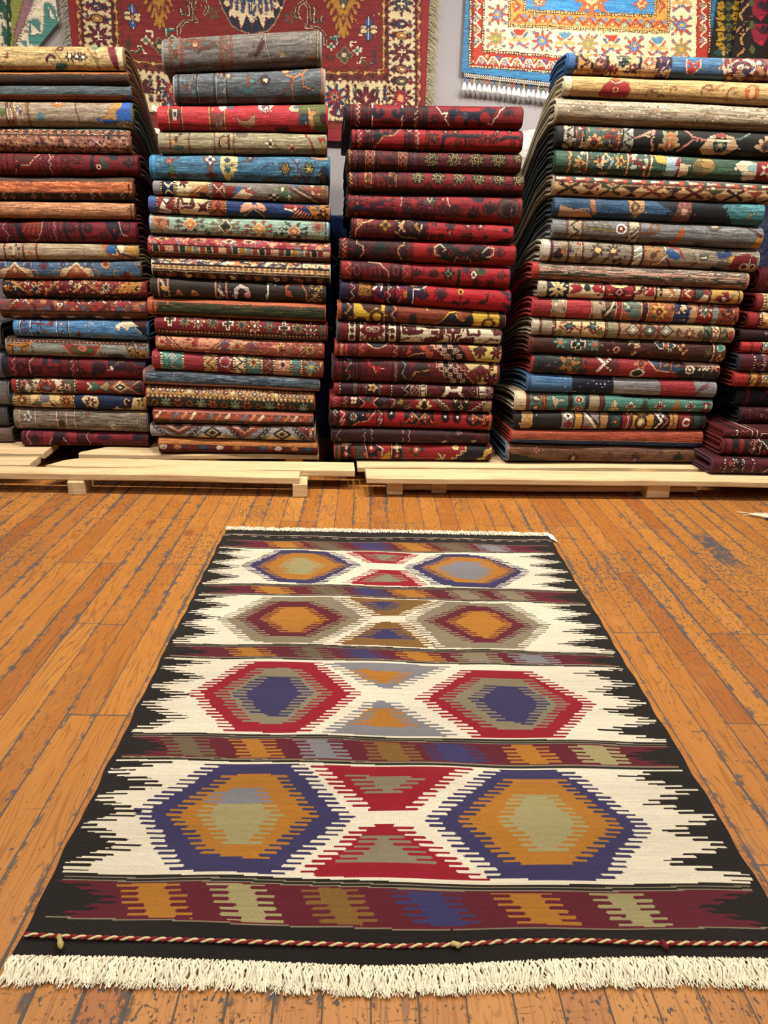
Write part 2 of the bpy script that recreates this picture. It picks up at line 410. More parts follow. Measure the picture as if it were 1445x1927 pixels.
# ------------------------------------------------------------------ the kilim on the floor
K0 = atz(425, 1000)[:2]; K1 = atz(1033, 1012)[:2]
KW, KL = 1.178, 1.71
kxd = (K1-K0)/np.linalg.norm(K1-K0); kyd = np.array([kxd[1], -kxd[0]])      # across; towards the viewer
def kil(px, py):
    p = atz(px, py, 0.004)[:2]-K0; return p @ kxd, p @ kyd
def kcurve(pts):
    q = sorted(kil(*p) for p in pts); return lambda x: np.interp(x, [a for a, b in q], [b for a, b in q])
GX, GY = 0.0022, 0.0022
nx, ny = int(KW/GX), int(1.712/GY)
KX, KY = np.meshgrid((np.arange(nx)+0.5)*KW/nx, (np.arange(ny)+0.5)*1.712/ny)
near_edge = kcurve([(-30, 1802), (5, 1803), (200, 1806), (430, 1813), (700, 1824), (860, 1820), (1060, 1810), (1250, 1806), (1491, 1810)])
NEAR = near_edge(np.linspace(0, KW, nx+1)); YD = 1.60
def warp(x, y):
    """the near end of the weave bellies out towards the viewer"""
    return np.where(y > YD, YD+(y-YD)*(near_edge(x)-YD)/(1.712-YD), y)
KYw = warp(KX, KY)
KC = dict(w='f0e8d0', k='1d1917', b='631a2a', r='991428', n='3b365f', o='b5782a', g='8b8169', v='a69d6e', s='85848a', w2='e5dcc0',
          t='86602c', d='3c3866', x='6d6048', l='b0a478')
KCOL = np.tile(np.array(lin(KC['k'])), (ny, nx, 1)).astype(float)
HR = 0.0057
KR = np.floor(KYw/HR).astype(int); KF = KYw/HR-KR
R0, NRW = KR.min(), KR.max()-KR.min()+1
rowjit = rng.uniform(0.7, 1.3, (NRW, 8))
def kset(mask, c): KCOL[mask] = lin(KC[c])
def tooth(pts, c, L=0.026, ph=0, clip=None, L2=None, raw=False, grow=0.0):
    """a woven shape whose slanting sides end in comb teeth, one pick group long or short"""
    q = pts if raw else [kil(*p) for p in pts]
    yc = (np.arange(NRW)+R0+0.5)*HR
    lo, hi = np.full(NRW, np.inf), np.full(NRW, -np.inf)
    for (xa, ya), (xb, yb) in zip(q, q[1:]+q[:1]):
        if abs(ya-yb) < 1e-9: continue
        t = (yc-ya)/(yb-ya); ok = (t >= 0) & (t <= 1); x = xa+t*(xb-xa)
        lo = np.where(ok, np.minimum(lo, x), lo); hi = np.where(ok, np.maximum(hi, x), hi)
    lo -= grow; hi += grow
    k = KR-R0; par = ((KR+ph) % 2).astype(float)
    L2 = L if L2 is None else L2
    rnd = 0.0032*(2*abs(KF-0.5))**2
    lo2 = lo[k]-L*(par-0.5)*rowjit[k, 0]+rnd*(2*par-1); hi2 = hi[k]+L2*(par-0.5)*rowjit[k, 1]-rnd*(2*par-1)
    m = (KX > lo2) & (KX < hi2)
    if clip is not None: m &= clip
    kset(m, c); return m
panels = [  # top line, bottom line
    ([(412, 1031), (650, 1038), (830, 1042), (1047, 1043)], [(382, 1098), (600, 1099), (820, 1107), (1076, 1111)]),
    ([(371, 1119), (647, 1125), (830, 1131), (1082, 1139)], [(324, 1211), (600, 1212), (750, 1219), (1141, 1230)]),
    ([(312, 1239), (750, 1249), (1164, 1259)], [(239, 1376), (500, 1382), (750, 1388), (1244, 1396)]),
    ([(212, 1430), (480, 1438), (750, 1445), (1000, 1448), (1275, 1451)], [(150, 1642), (440, 1648), (750, 1662), (1050, 1664), (1396, 1661)])]
PT = [kcurve(a) for a, b in panels]; PB = [kcurve(b) for a, b in panels]
btop = kcurve([(420, 1017), (700, 1021), (1044, 1028)]); bbot = kcurve([(54, 1725), (400, 1738), (740, 1753), (1060, 1750), (1445, 1747)])
BT = [btop]+[lambda x, f=f: f(x)+0.016 for f in PB]; BB = [lambda x, f=f: f(x)-0.012 for f in PT]+[bbot]
FL = [(0.0, 0.012), (0.045, 0.115), (0.15, 0.02), (0.28, 0.11), (0.42, 0.012), (0.54, 0.092), (0.66, 0.012), (0.82, 0.105), (0.97, 0.03), (1.0, 0.03)]
FR = [(0.0, 0.014), (0.09, 0.13), (0.24, 0.03), (0.36, 0.12), (0.50, 0.014), (0.62, 0.105), (0.74, 0.02), (0.88, 0.135), (0.98, 0.03), (1.0, 0.03)]
for i in range(4):
    a, b = PT[i](KX), PB[i](KX); f = (KYw-a)/(b-a); fr = np.clip(np.round(f*(b-a)/HR)*HR/(b-a), 0, 1)
    par = (KR % 2)*2-1; rnd = 0.003*(2*abs(KF-0.5))**2
    sh = 0.03*(i % 2)
    xl = np.interp(np.clip(fr+sh, 0, 1), [q[0] for q in FL], [q[1] for q in FL])-par*0.021*rowjit[KR-R0, 2]+rnd*par
    xr = KW-np.interp(np.clip(fr+sh, 0, 1), [q[0] for q in FR], [q[1] for q in FR])+par*0.021*rowjit[KR-R0, 3]-rnd*par
    kset((f > 0) & (f < 1) & (KX > np.maximum(xl, 0.008)) & (KX < np.minimum(xr, KW-0.008)), 'w')
    for y, s_ in ((a, -1), (b, 1)):                                  # white, black and tan pick lines along each panel
        kset((abs(KYw-y) < 0.0024) & (KX > 0.014) & (KX < KW-0.016), 'w')
        kset((abs(KYw-y-s_*0.0052) < 0.0028), 'k')
        kset((abs(KYw-y-s_*0.0092) < 0.0012) & (KX > 0.02) & (KX < KW-0.02), 'g')
for i in range(5):
    a, b = BT[i](KX), BB[i](KX); f = (KYw-a)/(b-a)
    base = np.interp(f, [0, 0.12, 0.5, 0.85, 1], [0.022, 0.05, 0.115, 0.06, 0.02]); par = (KR % 2)*2-1
    xl = base+par*0.014*rowjit[KR-R0, 4]; xr = KW-base-par*0.014*rowjit[KR-R0, 5]
    kset((f > 0) & (f < 1) & (KX > xl) & (KX < xr), 'b')
BANDS = [[('o', 512, 547, 1019, 529, 565, 1033), ('x', 588, 618, 1021, 612, 647, 1035), ('d', 671, 712, 1021, 690, 728, 1037), ('o', 750, 782, 1022, 776, 812, 1038), ('x', 824, 859, 1024, 853, 888, 1039), ('s', 906, 935, 1027, 924, 959, 1041)],
    [('o', 482, 520, 1103, 512, 553, 1123), ('x', 588, 623, 1104, 618, 653, 1125), ('d', 665, 700, 1105, 694, 735, 1127), ('o', 735, 770, 1107, 776, 812, 1129), ('g', 847, 876, 1110, 876, 912, 1131), ('g', 935, 965, 1113, 965, 1000, 1134)],
    [('o', 436, 474, 1213, 466, 503, 1241), ('x', 561, 590, 1215, 586, 615, 1243), ('d', 644, 681, 1217, 677, 719, 1247), ('o', 746, 793, 1219, 788, 829, 1251), ('g', 855, 906, 1224, 896, 937, 1256), ('s', 963, 1009, 1227, 1004, 1050, 1258)],
    [('x', 320, 362, 1384, 349, 383, 1427), ('o', 449, 486, 1386, 478, 511, 1431), ('s', 569, 611, 1388, 599, 636, 1433), ('t', 698, 747, 1391, 724, 772, 1436), ('d', 808, 865, 1396, 844, 901, 1440), ('o', 958, 999, 1399, 994, 1035, 1441), ('v', 1081, 1133, 1401, 1128, 1164, 1441)],
    [('o', 246, 305, 1654, 282, 335, 1737), ('v', 415, 466, 1659, 461, 507, 1743), ('t', 589, 640, 1669, 640, 686, 1748), ('d', 752, 813, 1669, 813, 880, 1745), ('o', 942, 999, 1671, 1004, 1066, 1741), ('v', 1128, 1177, 1675, 1195, 1236, 1741)]]
for i, band in enumerate(BANDS):
    a, b = BT[i](KX), BB[i](KX); inb = (KYw > a+0.004) & (KYw < b-0.004)
    for c, xa, xb, ya, xc, xd, yb in band: tooth([(xa, ya), (xb, ya), (xd, yb), (xc, yb)], c, 0.030, 0, inb, grow=0.013)
    kset((abs(KYw-a) < 0.0012) & (KX > 0.02) & (KX < KW-0.02), 'g'); kset((abs(KYw-b) < 0.0012) & (KX > 0.02) & (KX < KW-0.02), 'g')
HEX = [  # medallions: colour, six corners from the left tip clockwise
    (0, 'n', (459, 1064), (526, 1036), (623, 1039), (671, 1067), (600, 1098), (512, 1096)), (0, 'o', (491, 1067), (535, 1043), (600, 1044), (647, 1067), (582, 1091), (526, 1089)), (0, 'v', (529, 1067), (553, 1052), (582, 1053), (606, 1067), (576, 1082), (541, 1080)),
    (0, 'n', (765, 1069), (829, 1043), (918, 1048), (991, 1077), (935, 1109), (823, 1104)), (0, 'o', (797, 1070), (847, 1049), (912, 1052), (965, 1076), (912, 1099), (847, 1096)), (0, 's', (823, 1071), (859, 1057), (900, 1058), (923, 1076), (900, 1092), (859, 1090)),
    (1, 'g', (418, 1167), (506, 1124), (629, 1126), (694, 1164), (594, 1212), (471, 1208)), (1, 'b', (453, 1164), (518, 1132), (582, 1135), (653, 1164), (576, 1199), (506, 1199)), (1, 'o', (497, 1164), (532, 1143), (576, 1146), (612, 1167), (571, 1190), (535, 1190)),
    (1, 'g', (771, 1167), (832, 1132), (953, 1138), (1029, 1176), (976, 1225), (829, 1220)), (1, 'b', (806, 1170), (871, 1140), (924, 1143), (997, 1179), (935, 1214), (888, 1211)), (1, 'o', (847, 1170), (888, 1149), (918, 1152), (959, 1176), (923, 1204), (900, 1202)),
    (2, 'r', (366, 1304), (470, 1247), (594, 1248), (669, 1308), (569, 1382), (432, 1377)), (2, 'g', (416, 1306), (495, 1260), (557, 1260), (615, 1306), (540, 1364), (466, 1360)), (2, 'n', (449, 1308), (499, 1275), (553, 1277), (578, 1304), (532, 1347), (486, 1345)),
    (2, 'r', (793, 1316), (880, 1262), (994, 1265), (1112, 1326), (1050, 1392), (901, 1389)), (2, 'g', (839, 1318), (901, 1277), (989, 1277), (1061, 1326), (1014, 1375), (922, 1373)), (2, 'n', (891, 1321), (927, 1290), (983, 1293), (1025, 1324), (994, 1365), (947, 1360)),
    (3, 'n', (266, 1526), (403, 1439), (559, 1441), (655, 1540), (520, 1650), (333, 1640)), (3, 'o', (324, 1532), (436, 1457), (520, 1457), (590, 1532), (495, 1619), (395, 1611)), (3, 'v', (382, 1532), (416, 1486), (490, 1486), (520, 1536), (474, 1594), (420, 1586)),
    (3, 'n', (811, 1545), (927, 1448), (1061, 1450), (1215, 1556), (1138, 1662), (940, 1655)), (3, 'o', (870, 1545), (958, 1468), (1050, 1468), (1164, 1556), (1087, 1628), (968, 1628)), (3, 'v', (947, 1545), (978, 1496), (1035, 1496), (1097, 1556), (1056, 1607), (1004, 1602))]
def inpanel(i): return (KYw > PT[i](KX)+0.003) & (KYw < PB[i](KX)-0.003)
for i, c, *pts in HEX: tooth(pts, c, 0.030 if c in 'nrg' else 0.026, 0, inpanel(i))
m = tooth([(382, 1532), (416, 1486), (490, 1486), (520, 1536), (474, 1594), (420, 1586)], 'v', 0.026, 0)
kset(m & (KYw < kil(450, 1513)[1]), 's')
HG = [(0, 'r', (650, 1037), (783, 1041), (752, 1063), (698, 1063)), (0, 'g', (690, 1044), (755, 1045), (735, 1058), (712, 1057)), (0, 'r', (704, 1075), (758, 1075), (802, 1106), (651, 1099)), (0, 'g', (715, 1081), (742, 1082), (765, 1096), (688, 1095)),
    (1, 't', (645, 1126), (825, 1131), (753, 1162), (710, 1161)), (1, 'd', (688, 1134), (753, 1135), (726, 1152), (716, 1151)), (1, 't', (704, 1173), (756, 1174), (820, 1224), (633, 1212)), (1, 'd', (716, 1183), (736, 1184), (772, 1204), (674, 1201)),
    (2, 's', (615, 1248), (844, 1254), (743, 1298), (704, 1297)), (2, 'o', (657, 1264), (767, 1267), (735, 1291), (708, 1290)), (2, 's', (702, 1320), (735, 1321), (860, 1391), (611, 1385)), (2, 'o', (700, 1332), (735, 1333), (777, 1368), (673, 1366)),
    (3, 'r', (594, 1441), (878, 1447), (769, 1527), (688, 1524)), (3, 'g', (669, 1462), (798, 1465), (732, 1500), (714, 1499)), (3, 'r', (690, 1554), (752, 1554), (904, 1657), (565, 1653)), (3, 'g', (703, 1572), (738, 1573), (805, 1625), (648, 1626))]
for i, c, *pts in HG: tooth(pts, c, 0.030 if c in 'rts' else 0.036, 1, inpanel(i))
# the far end: black picks with two fine lines; a shade of wool lot per pick row
fe = kcurve([(425, 1001), (720, 1008), (1033, 1012)])(KX)
kset(abs(KYw-fe-0.026) < 0.0013, 'w2'); kset(abs(KYw-fe-0.030) < 0.0016, 'b')
kset((abs(KYw-fe-0.040) < 0.0011) & (np.sin(KX*130) > 0.2), 'w2')
rowtone = 1+rng.normal(0, 0.035, (ny, 1))+0.03*np.sin(np.arange(ny)/9.0)[:, None]
KCOL = np.clip(.90*KCOL*rowtone[..., None]*(1+rng.normal(0, 0.03, (ny, nx)))[..., None]*(1+0.05*np.sin(KX*7+KYw*11))[..., None], 0, 1)
gx, gy = np.meshgrid(np.arange(nx+1)*KW/nx, np.arange(ny+1)*1.712/ny)
edge_wob = 0.0016*np.sin(gy*23+2*np.sin(gy*5))+0.0012*np.sin(gy*61+1)
gxw = gx+edge_wob*np.clip(abs(gx/KW-0.5)*2, 0, 1)**6; gyw = warp(gx, gy)
gz = 0.0048+0.0022*(1+np.sin(gy*19+3*np.sin(gx*4)))*np.clip(np.sin(gx/KW*math.pi), 0, 1)+0.0012*np.sin(gx*23+gy*9)
KB = np.array([*K0, 0.0])
def kworld(x, y, z): return np.stack([K0[0]+kxd[0]*x+kyd[0]*y, K0[1]+kxd[1]*x+kyd[1]*y, z], -1)
kroot = empty('kilim_rug', (K0[0]+kxd[0]*KW/2+kyd[0]*KL/2, K0[1]+kxd[1]*KW/2+kyd[1]*KL/2, 0.0))
kroot.rotation_euler = (0, 0, math.atan2(kxd[1], kxd[0]))
tag(kroot, 'flat woven wool kilim with toothed hexagon medallions lying on the wood floor', 'kilim')
def klocal(x, y, z): return np.stack([x-KW/2, KL/2-y, z+0*x], -1)
mb = MB(); P = klocal(gxw, gyw, gz); mb.grid(P, KCOL, flip=True)
# underside and cut sides
und = klocal(gxw[::40, ::40], gyw[::40, ::40], 0.0006+0*gz[::40, ::40]); mb.grid(und, lin('8a7f68'))
for sl in ((slice(None), 0), (slice(None), -1), (0, slice(None)), (-1, slice(None))):
    e_ = P[sl]; lo_ = e_.copy(); lo_[:, 2] = 0.0005; mb.grid(np.stack([e_, lo_], 1), lin(KC['k']))
mb.build('flatweave', WEAVE, kroot)
def fringe(edge, length, n, spread, out, name, fluff=0.3, seed=3):
    r = np.random.default_rng(seed); mb = MB()
    for k in range(n):
        u = (k+0.5)/n+r.normal(0, 0.15)/n; x = np.clip(u, 0.001, 0.999)*KW; y0 = edge(x); L = length*r.uniform(0.75, 1.15)
        ax = r.normal(0, spread)+0.25*math.sin(u*39)*spread; z0 = 0.004+r.uniform(0, 0.004); hump = r.uniform(0.003, 0.010)
        t = np.linspace(0, 1, 7)
        px = x+ax*L*t**1.3+0.0022*np.sin(t*9+r.uniform(0, 6)); py = y0+out*L*(t-0.03); pz = z0*(1-t)+hump*np.sin(np.clip(t, 0, 1)*math.pi)*0.9+0.0022
        rad = 0.00145*r.uniform(0.85, 1.3)*np.interp(t, [0, 0.6, 0.9, 1], [0.8, 1.1, 1.4, 0.5])
        c = np.array(lin('f0e7cc'))*r.uniform(0.82, 1.05)
        mb.tube(klocal(px, py, pz), rad, 5, c)
        if r.random() < fluff:                                        # teased out ends
            for q in range(3):
                t2 = np.linspace(0.65, 1.18, 4); a2 = r.normal(0, 0.35)
                mb.tube(klocal(x+ax*L*t2**1.3+a2*L*(t2-0.65), y0+out*L*t2, 0.003+0.004*r.random()+0*t2), 0.0008, 4, c)
    return mb.build(name, YARN, kroot)
fringe(lambda x: near_edge(x), 0.034, 760, 0.11, 1, 'fringe', 0.8, 3)
fringe(lambda x: 0.004, 0.034, 520, 0.22, -1, 'fringe', 0.4, 4)
cc_ = kcurve([(-20, 1761), (25, 1764), (150, 1770), (450, 1778), (740, 1787), (860, 1784), (960, 1777), (1100, 1776), (1240, 1781), (1445, 1782), (1480, 1783)])
mb = MB(); xs = np.linspace(0.006, KW-0.006, 900)
for ph, col in ((0, '7c2028'), (math.pi, 'c9b98c')):
    an = xs/0.024*2*math.pi+ph
    mb.tube(klocal(xs, cc_(xs)+0.0016*np.cos(an), 0.0108+0.0016*np.sin(an)), 0.0020, 6, lin(col))
mb.build('twisted_cord', YARN, kroot)
def knot(px, py, col, L, ang):
    x, y = kil(px, py); mb = MB(); t = np.linspace(0, 1, 8)
    mb.tube(klocal(x+math.sin(ang)*L*t, y+math.cos(ang)*L*t, 0.0125+0.004*np.sin(t*math.pi)), 0.0045*np.interp(t, [0, 0.2, 0.5, 0.8, 1], [0.5, 1, 0.7, 1.25, 0.3]), 7, lin(col))
    mb.build('cord_knot', YARN, kroot)
knot(112, 1768, 'a89a5c', 0.026, 0.5); knot(848, 1785, 'b8a878', 0.014, 1.2); knot(1243, 1780, '6a1a22', 0.014, 0.2)
# sewn-on paper tag at the far right corner
mb = MB(); a = klocal(*[np.array(v) for v in ([KW-0.012, KW+0.012, KW+0.020, KW-0.002], [-0.012, 0.0, 0.055, 0.035], [0.012, 0.010, 0.004, 0.010])])
mb.add(np.concatenate([a, a+[0, 0, 0.0015]]), [(0, 1, 2, 3), (7, 6, 5, 4), (0, 4, 5, 1), (1, 5, 6, 2), (2, 6, 7, 3), (3, 7, 4, 0)], lin('e8e8ee'))
mb.build('paper_tag', YARN, kroot, smooth=False)
# ------------------------------------------------------------------ stack 1 (leftmost)
p = Rug('1', '1A', (-150, 1040, 62, 62, 285, 288), 'b79c68', '8a6a44', 'beige rug with maroon scroll and teal flowers topping the leftmost stack')
p.ab('d2bd88', .7, 1, .3).ab('8f774e', .6, 2, .6); p.pg([(905, 65), (960, 50), (1000, 180), (990, 290), (960, 260), (935, 180)], '7a2238'); p.vb(1000, 1040, 'cfc3a0')
p.curl(440, 190, 50, 22, '5e1c20', 3.0, 2.6).el(510, 92, 28, 22, '5a3a2c').el(510, 92, 12, 10, 'b07850').el(508, 245, 48, 26, '2f6a60').ln([(470, 130), (530, 210), (560, 230)], 8, '9a7a30')
p.fls([590, 650, 700], 165, 40, ['4a1c2c', '3a1a30'], 'e8dcb8', 6).el(590, 160, 14, 22, 'e6dab0').el(800, 75, 26, 22, '3f8f8a').ln([(740, 90), (800, 180), (830, 280)], 10, '8f7440').ln([(800, 90), (815, 170), (830, 200)], 8, '8f7440')
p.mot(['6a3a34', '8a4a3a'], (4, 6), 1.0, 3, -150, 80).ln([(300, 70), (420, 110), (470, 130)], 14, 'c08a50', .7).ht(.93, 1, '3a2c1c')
p = Rug('1', '1A', (-150, 1085, 288, 292, 402, 400), '3a261a', '6a4426', 'dark brown rug with a thin orange rim, second from the top of the leftmost stack')
p.ht(0, .16, 'a86a30').ab('c8803c', .7, 2, .3, t1=.2).ab('241710', .6, 3, .3, t0=.2).ab('5a3a24', .5, 4, .7, t0=.2)
p = Rug('1', '1A', (-150, 1105, 402, 400, 522, 526), '4d5a62', '7a4a28', 'slate grey rug edged in rust under the brown one of the leftmost stack')
p.ab('6d7c82', .7, 1, .4).ab('37424a', .7, 2, .5).ht(.72, 1, '7a4224').ab('9a5a30', .5, 3, .4, t0=.74).vb(1085, 1105, '3b6a88')
p = Rug('1', '1A', (-150, 1110, 530, 530, 752, 770), '988c78', '5a6a58', 'grey beige rug with bright blue scroll at its right end in the leftmost stack')
p.ab('b5a88e', .6, 1, .4).ab('776c5c', .6, 2, .6).vd([65, 95], 10, '7a2c2a', 'd8c8a8', 200).vl([110, 228], 13, '9a6a3a').vl([50, 240], 5, '5a2a24').fl(150, 610, 34, 'c8b898', '6a6a8a', 5).mot(['d8ccb4', '6e6488', '8a4a3a'], (5, 5), 1.1, 4, 118, 215)
p.el(495, 555, 52, 38, 'b5763a').el(495, 552, 26, 16, 'ece0c4').el(495, 552, 10, 7, '3a3a30').el(340, 675, 22, 34, '3a8aa0').ln([(640, 530), (645, 640), (665, 720)], 8, '6a5440').el(20, 640, 22, 30, '6a7a44')
p.pg([(930, 590), (990, 530), (1040, 530), (1030, 640), (960, 700), (830, 700), (900, 670)], 'b08a52').pg([(1040, 530), (1110, 535), (1105, 720), (1040, 700), (930, 730), (830, 715), (770, 650), (810, 690), (960, 705), (1000, 690), (980, 640), (1030, 590)], '2a66b8').sp(['e2d6b0', '6a6a2a'], .3, 4, 960, 1110, .8, 1)
p = Rug('1', '1A', (-150, 1090, 770, 785, 970, 985), '9a6a58', '8a5a4a', 'pinkish speckled floral rug with a teal upper border in the leftmost stack')
p.ht(0, .2, '4a6a68').mot(['b08a6a', '6a2228', '3a4048', 'c89878'], (3, 5), .75, 5, t0=.2).mot(['d8c8b8', 'c08a88', '8a2a38'], (3, 5), .8, 6, 680, 960, .2).ab('c4a05a', .5, 3, .5, -150, 250, .2).hd(.1, .26, '7a3a30', 'd0a070', 60).hd(.14, .2, '2a3a3c', 'a86a40', 80).ht(.28, .32, '33201c').mot(['2c1a1c'], (2, 4), 1.1, 9)
p = Rug('1', '1B', (-150, 1165, 66, 88, 265, 275), '6e1524', '5a1018', 'deep burgundy rug with a thin white angular line in the upper leftmost stack')
p.ab('8a1a28', .6, 1, .5).vl([-60, 10, 60, 120, 330, 370, 400, 470, 520], 7, '35101c').pg([(130, 100), (300, 85), (230, 170), (150, 180)], '5e1f1c').ln([(110, 260), (150, 182), (245, 180), (325, 90)], 8, 'c8a890').zv(420, 12, 60, 8, 'b89a98').fls([560, 655, 570], lambda x: 140 if x != 570 else 220, 44, ['3e1020', '2e1020'], '6e1822', 8)
p.pg([(770, 100), (800, 90), (790, 260), (760, 240)], '241a30').pg([(850, 130), (880, 100), (900, 170), (930, 150), (900, 230), (850, 200)], '3c4a3a').ring(835, 200, 16, 18, 9, 'c8b098').pg([(920, 95), (1000, 95), (1000, 140), (930, 130)], '1e2236').el(1095, 150, 50, 55, '3a1024').ring(1095, 140, 28, 30, 8, '6a3a38').mot(['3a0f1c'], (4, 6), 1.0, 3, t0=.55)
p = Rug('1', '1B', (-150, 1125, 278, 292, 486, 494), 'b8663a', '6a3a24', 'plain copper orange rug with a dark flowered lower border in the leftmost stack')
p.ht(0, .22, '5c4430').ab('3a2a1e', .6, 2, .2, t1=.22).ab('d88a54', .75, 1, .2, t0=.22, t1=.66).ab('8a4426', .6, 3, .6, t0=.22).ht(.66, 1, '2e201a')
p.fls([20, 90, 265, 525, 610, 770, 1035, 1110], 448, 26, ['a88a78', '8a7a70'], '6a3028', 4).fls([180, 360, 690, 855, 945], 448, 22, ['5e4a4e', 'a06a3a'], '3a2a28', 6).vl(1100, 8, '3a2018')
p = Rug('1', '1B', (-150, 1135, 488, 500, 638, 656), 'b48056', '7a4a30', 'plain peach tan rug below the copper one in the leftmost stack')
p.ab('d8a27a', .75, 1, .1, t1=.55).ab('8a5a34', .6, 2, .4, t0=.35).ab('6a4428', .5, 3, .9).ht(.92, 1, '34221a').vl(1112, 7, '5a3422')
p = Rug('1', '1B', (-150, 1155, 645, 668, 838, 850), '73142a', '5a1018', 'burgundy rug with navy arches and orange leaf strokes in the leftmost stack')
p.ab('8e1a28', .5, 1, .5, 480).vl([70, 100, 135, 375, 400, 430, 490], 7, '301020').zv(40, 22, 130, 8, 'a88a90').pg([(130, 660), (170, 660), (200, 830), (150, 820)], '241630')
for k in range(4): p.ln([(190+k*40, 750+k*10), (220+k*36, 690), (290+k*22, 660)], 18, '8c3626')
p.ln([(360, 660), (345, 740), (310, 820), (230, 830)], 7, 'b89a88').zv(460, 10, 80, 7, '9a7a80')
for x in (545, 675): p.ln([(x, 660), (x, 740), (x+25, 820)], 26, '23142c')
p.fls([600, 745], 725, 48, ['2c1026'], '5a1428', 8).pg([(880, 665), (1010, 665), (1030, 780), (960, 830), (930, 760)], '241630').fl(880, 780, 40, '4a2026', '701a24', 6).ln([(1000, 670), (1025, 700), (1035, 770), (1080, 790)], 8, 'b09a8c').ring(1075, 715, 34, 44, 9, '3a1024').dm(975, 745, 16, 22, '8a2a2a')
p = Rug('1', '1C', (-150, 1165, 30, 45, 180, 178), 'ab9c80', 'c8b478', 'beige rug with a blue and yellow flower corner at right in the leftmost stack')
p.ab('c8baa0', .6, 1, .3).ab('8a7c64', .6, 2, .5).vl([35, 195, 310], 13, '7a3c2a').vl([50, 182, 298], 5, 'd8a878').mot(['4a3a5a', '7a3a30', 'd8c4a0'], (4, 5), .9, 4, 60, 180).mot(['6a3a30', 'c07a50'], (4, 5), 1.0, 5, 205, 295)
p.pg([(860, 50), (910, 45), (960, 110), (1150, 170), (1000, 175), (900, 130)], 'b86a3a').el(945, 90, 42, 40, '2f6aa8').el(1020, 85, 34, 36, 'ecdcb8').pg([(1060, 90), (1110, 60), (1150, 60), (1160, 150), (1110, 130)], 'd0a030').ln([(980, 60), (1010, 120), (1150, 165)], 8, '4a1c18').ln([(950, 130), (1080, 165)], 8, 'e8d8b0')
p = Rug('1', '1C', (-150, 1190, 185, 195, 335, 355), '4c6d8c', '6a5a4a', 'blue rug with cream pointed medallions and curls in the leftmost stack')
p.ab('5f86a6', .6, 1, .4).ab('35506c', .6, 2, .5).ht(.82, 1, '7a5a44')
for x, c in ((640, 'b87858'), (125, '8a6850')):
    p.pg([(x, 195), (x+40, 235), (x+130, 260), (x+150, 320), (x+100, 325), (x+60, 270), (x, 250), (x-60, 270), (x-100, 325), (x-150, 320), (x-130, 260), (x-40, 235)], 'd8bc98').pg([(x-110, 330), (x-50, 270), (x, 240), (x+50, 270), (x+110, 330)], 'a85a40').dm(x, 265, 44, 46, c).dm(x, 265, 24, 26, 'd0a070')
    for sx in (-1, 1): p.curl(x+sx*115, 225, 42, 8, 'c8a090', 0 if sx < 0 else 3.1, 4.6, sx).curl(x+sx*165, 300, 46, 9, 'c8a090', 0 if sx < 0 else 3.1, 4.6, sx).el(x+sx*115, 228, 20, 16, '3a4a7a')
p.dm(895, 225, 46, 44, 'c08a5a').dm(895, 222, 24, 22, '7a3a3a').dm(370, 225, 44, 44, '7a2c3a').dm(375, 215, 22, 22, '3a4a70').curl(985, 290, 36, 8, 'b8a090', 1).el(1080, 315, 44, 30, '7a2c34').mot(['8a7a6a', '5a2c38'], (4, 6), .9, 6, 1040, 1190)
p = Rug('1', '1C', (22, 1235, 342, 372, 492, 515), '842024', '8a2a20', 'red rug with yellow diagonal stripes and rosettes below the blue one in the leftmost stack')
p.ht(.74, 1, '2e1c18').pg([(22, 345), (90, 345), (240, 470), (22, 480)], '2a2430').ln([(85, 345), (250, 465)], 26, 'c08a34').ln([(110, 345), (265, 462)], 6, '4a1c18').pg([(490, 355), (720, 365), (860, 465), (380, 465)], '641820')
for a, b in (((490, 352), (385, 462)), ((725, 365), (860, 465)), ((1045, 395), (960, 455))): p.ln([a, b], 20, 'c89a5a').ln([a, b], 6, '5a2420')
p.fl(300, 425, 46, 'b8b088', '5a2420', 8).fl(900, 418, 44, 'a8a888', '4a2020', 8).fl(655, 408, 30, 'b8a880', '5a2a20', 6).fls([60, 230, 350], lambda x: 410 if x == 60 else 370, 28, ['c8a858', 'd8c898'], '7a2020', 6).pg([(1060, 380), (1200, 375), (1195, 460), (990, 460)], 'b8832a').mot(['2a2028', 'd8b048', '842024'], (4, 5), .9, 5, 1040, 1200, 0, .75)
p.fls([600, 700, 800], lambda x: 372, 20, ['e0ccaa', 'c88a50'], '7a1c1c', 5).mot(['d8b880', '2a2430', 'b86a30'], (3, 5), 1.05, 8, t1=.7).mot(['6a3a24', '8a5030'], (3, 6), 1, 6, t0=.76)
p = Rug('1', '1C', (5, 1240, 512, 535, 680, 690), '83463a', '7a2c24', 'rusty red rug with white zigzags above a brown lower border in the leftmost stack')
p.mot(['a83038', '5a6478', 'b87848', '6a2428'], (4, 7), .55, 3, t1=.58).ht(.58, 1, '6a4426').ht(.58, .62, '2c1a14').ab('7a3a24', .6, 2, .5, t0=.62)
for x in (175, 600, 820, 1040): p.ln([(x-70, 560), (x-35, 530), (x, 560), (x+35, 530), (x+70, 560)], 8, 'e0d0bc').dm(x, 565, 40, 28, '9a2430')
p.el(505, 570, 24, 16, 'e8dcc4').el(505, 570, 10, 7, '5a2020')
for x in (130, 375, 590, 830, 1070): p.ln([(x-40, 660+x*.008), (x+10, 660+x*.008), (x+30, 690)], 10, 'cfc0a4').pg([(x-110, 650), (x-60, 640), (x-30, 690), (x-120, 690)], '3a2a20')
p = Rug('1', '1C', (118, 1255, 688, 712, 830, 868), '4a82b4', '2a72a4', 'bright sky blue rug with a cream scroll at right in the lower leftmost stack')
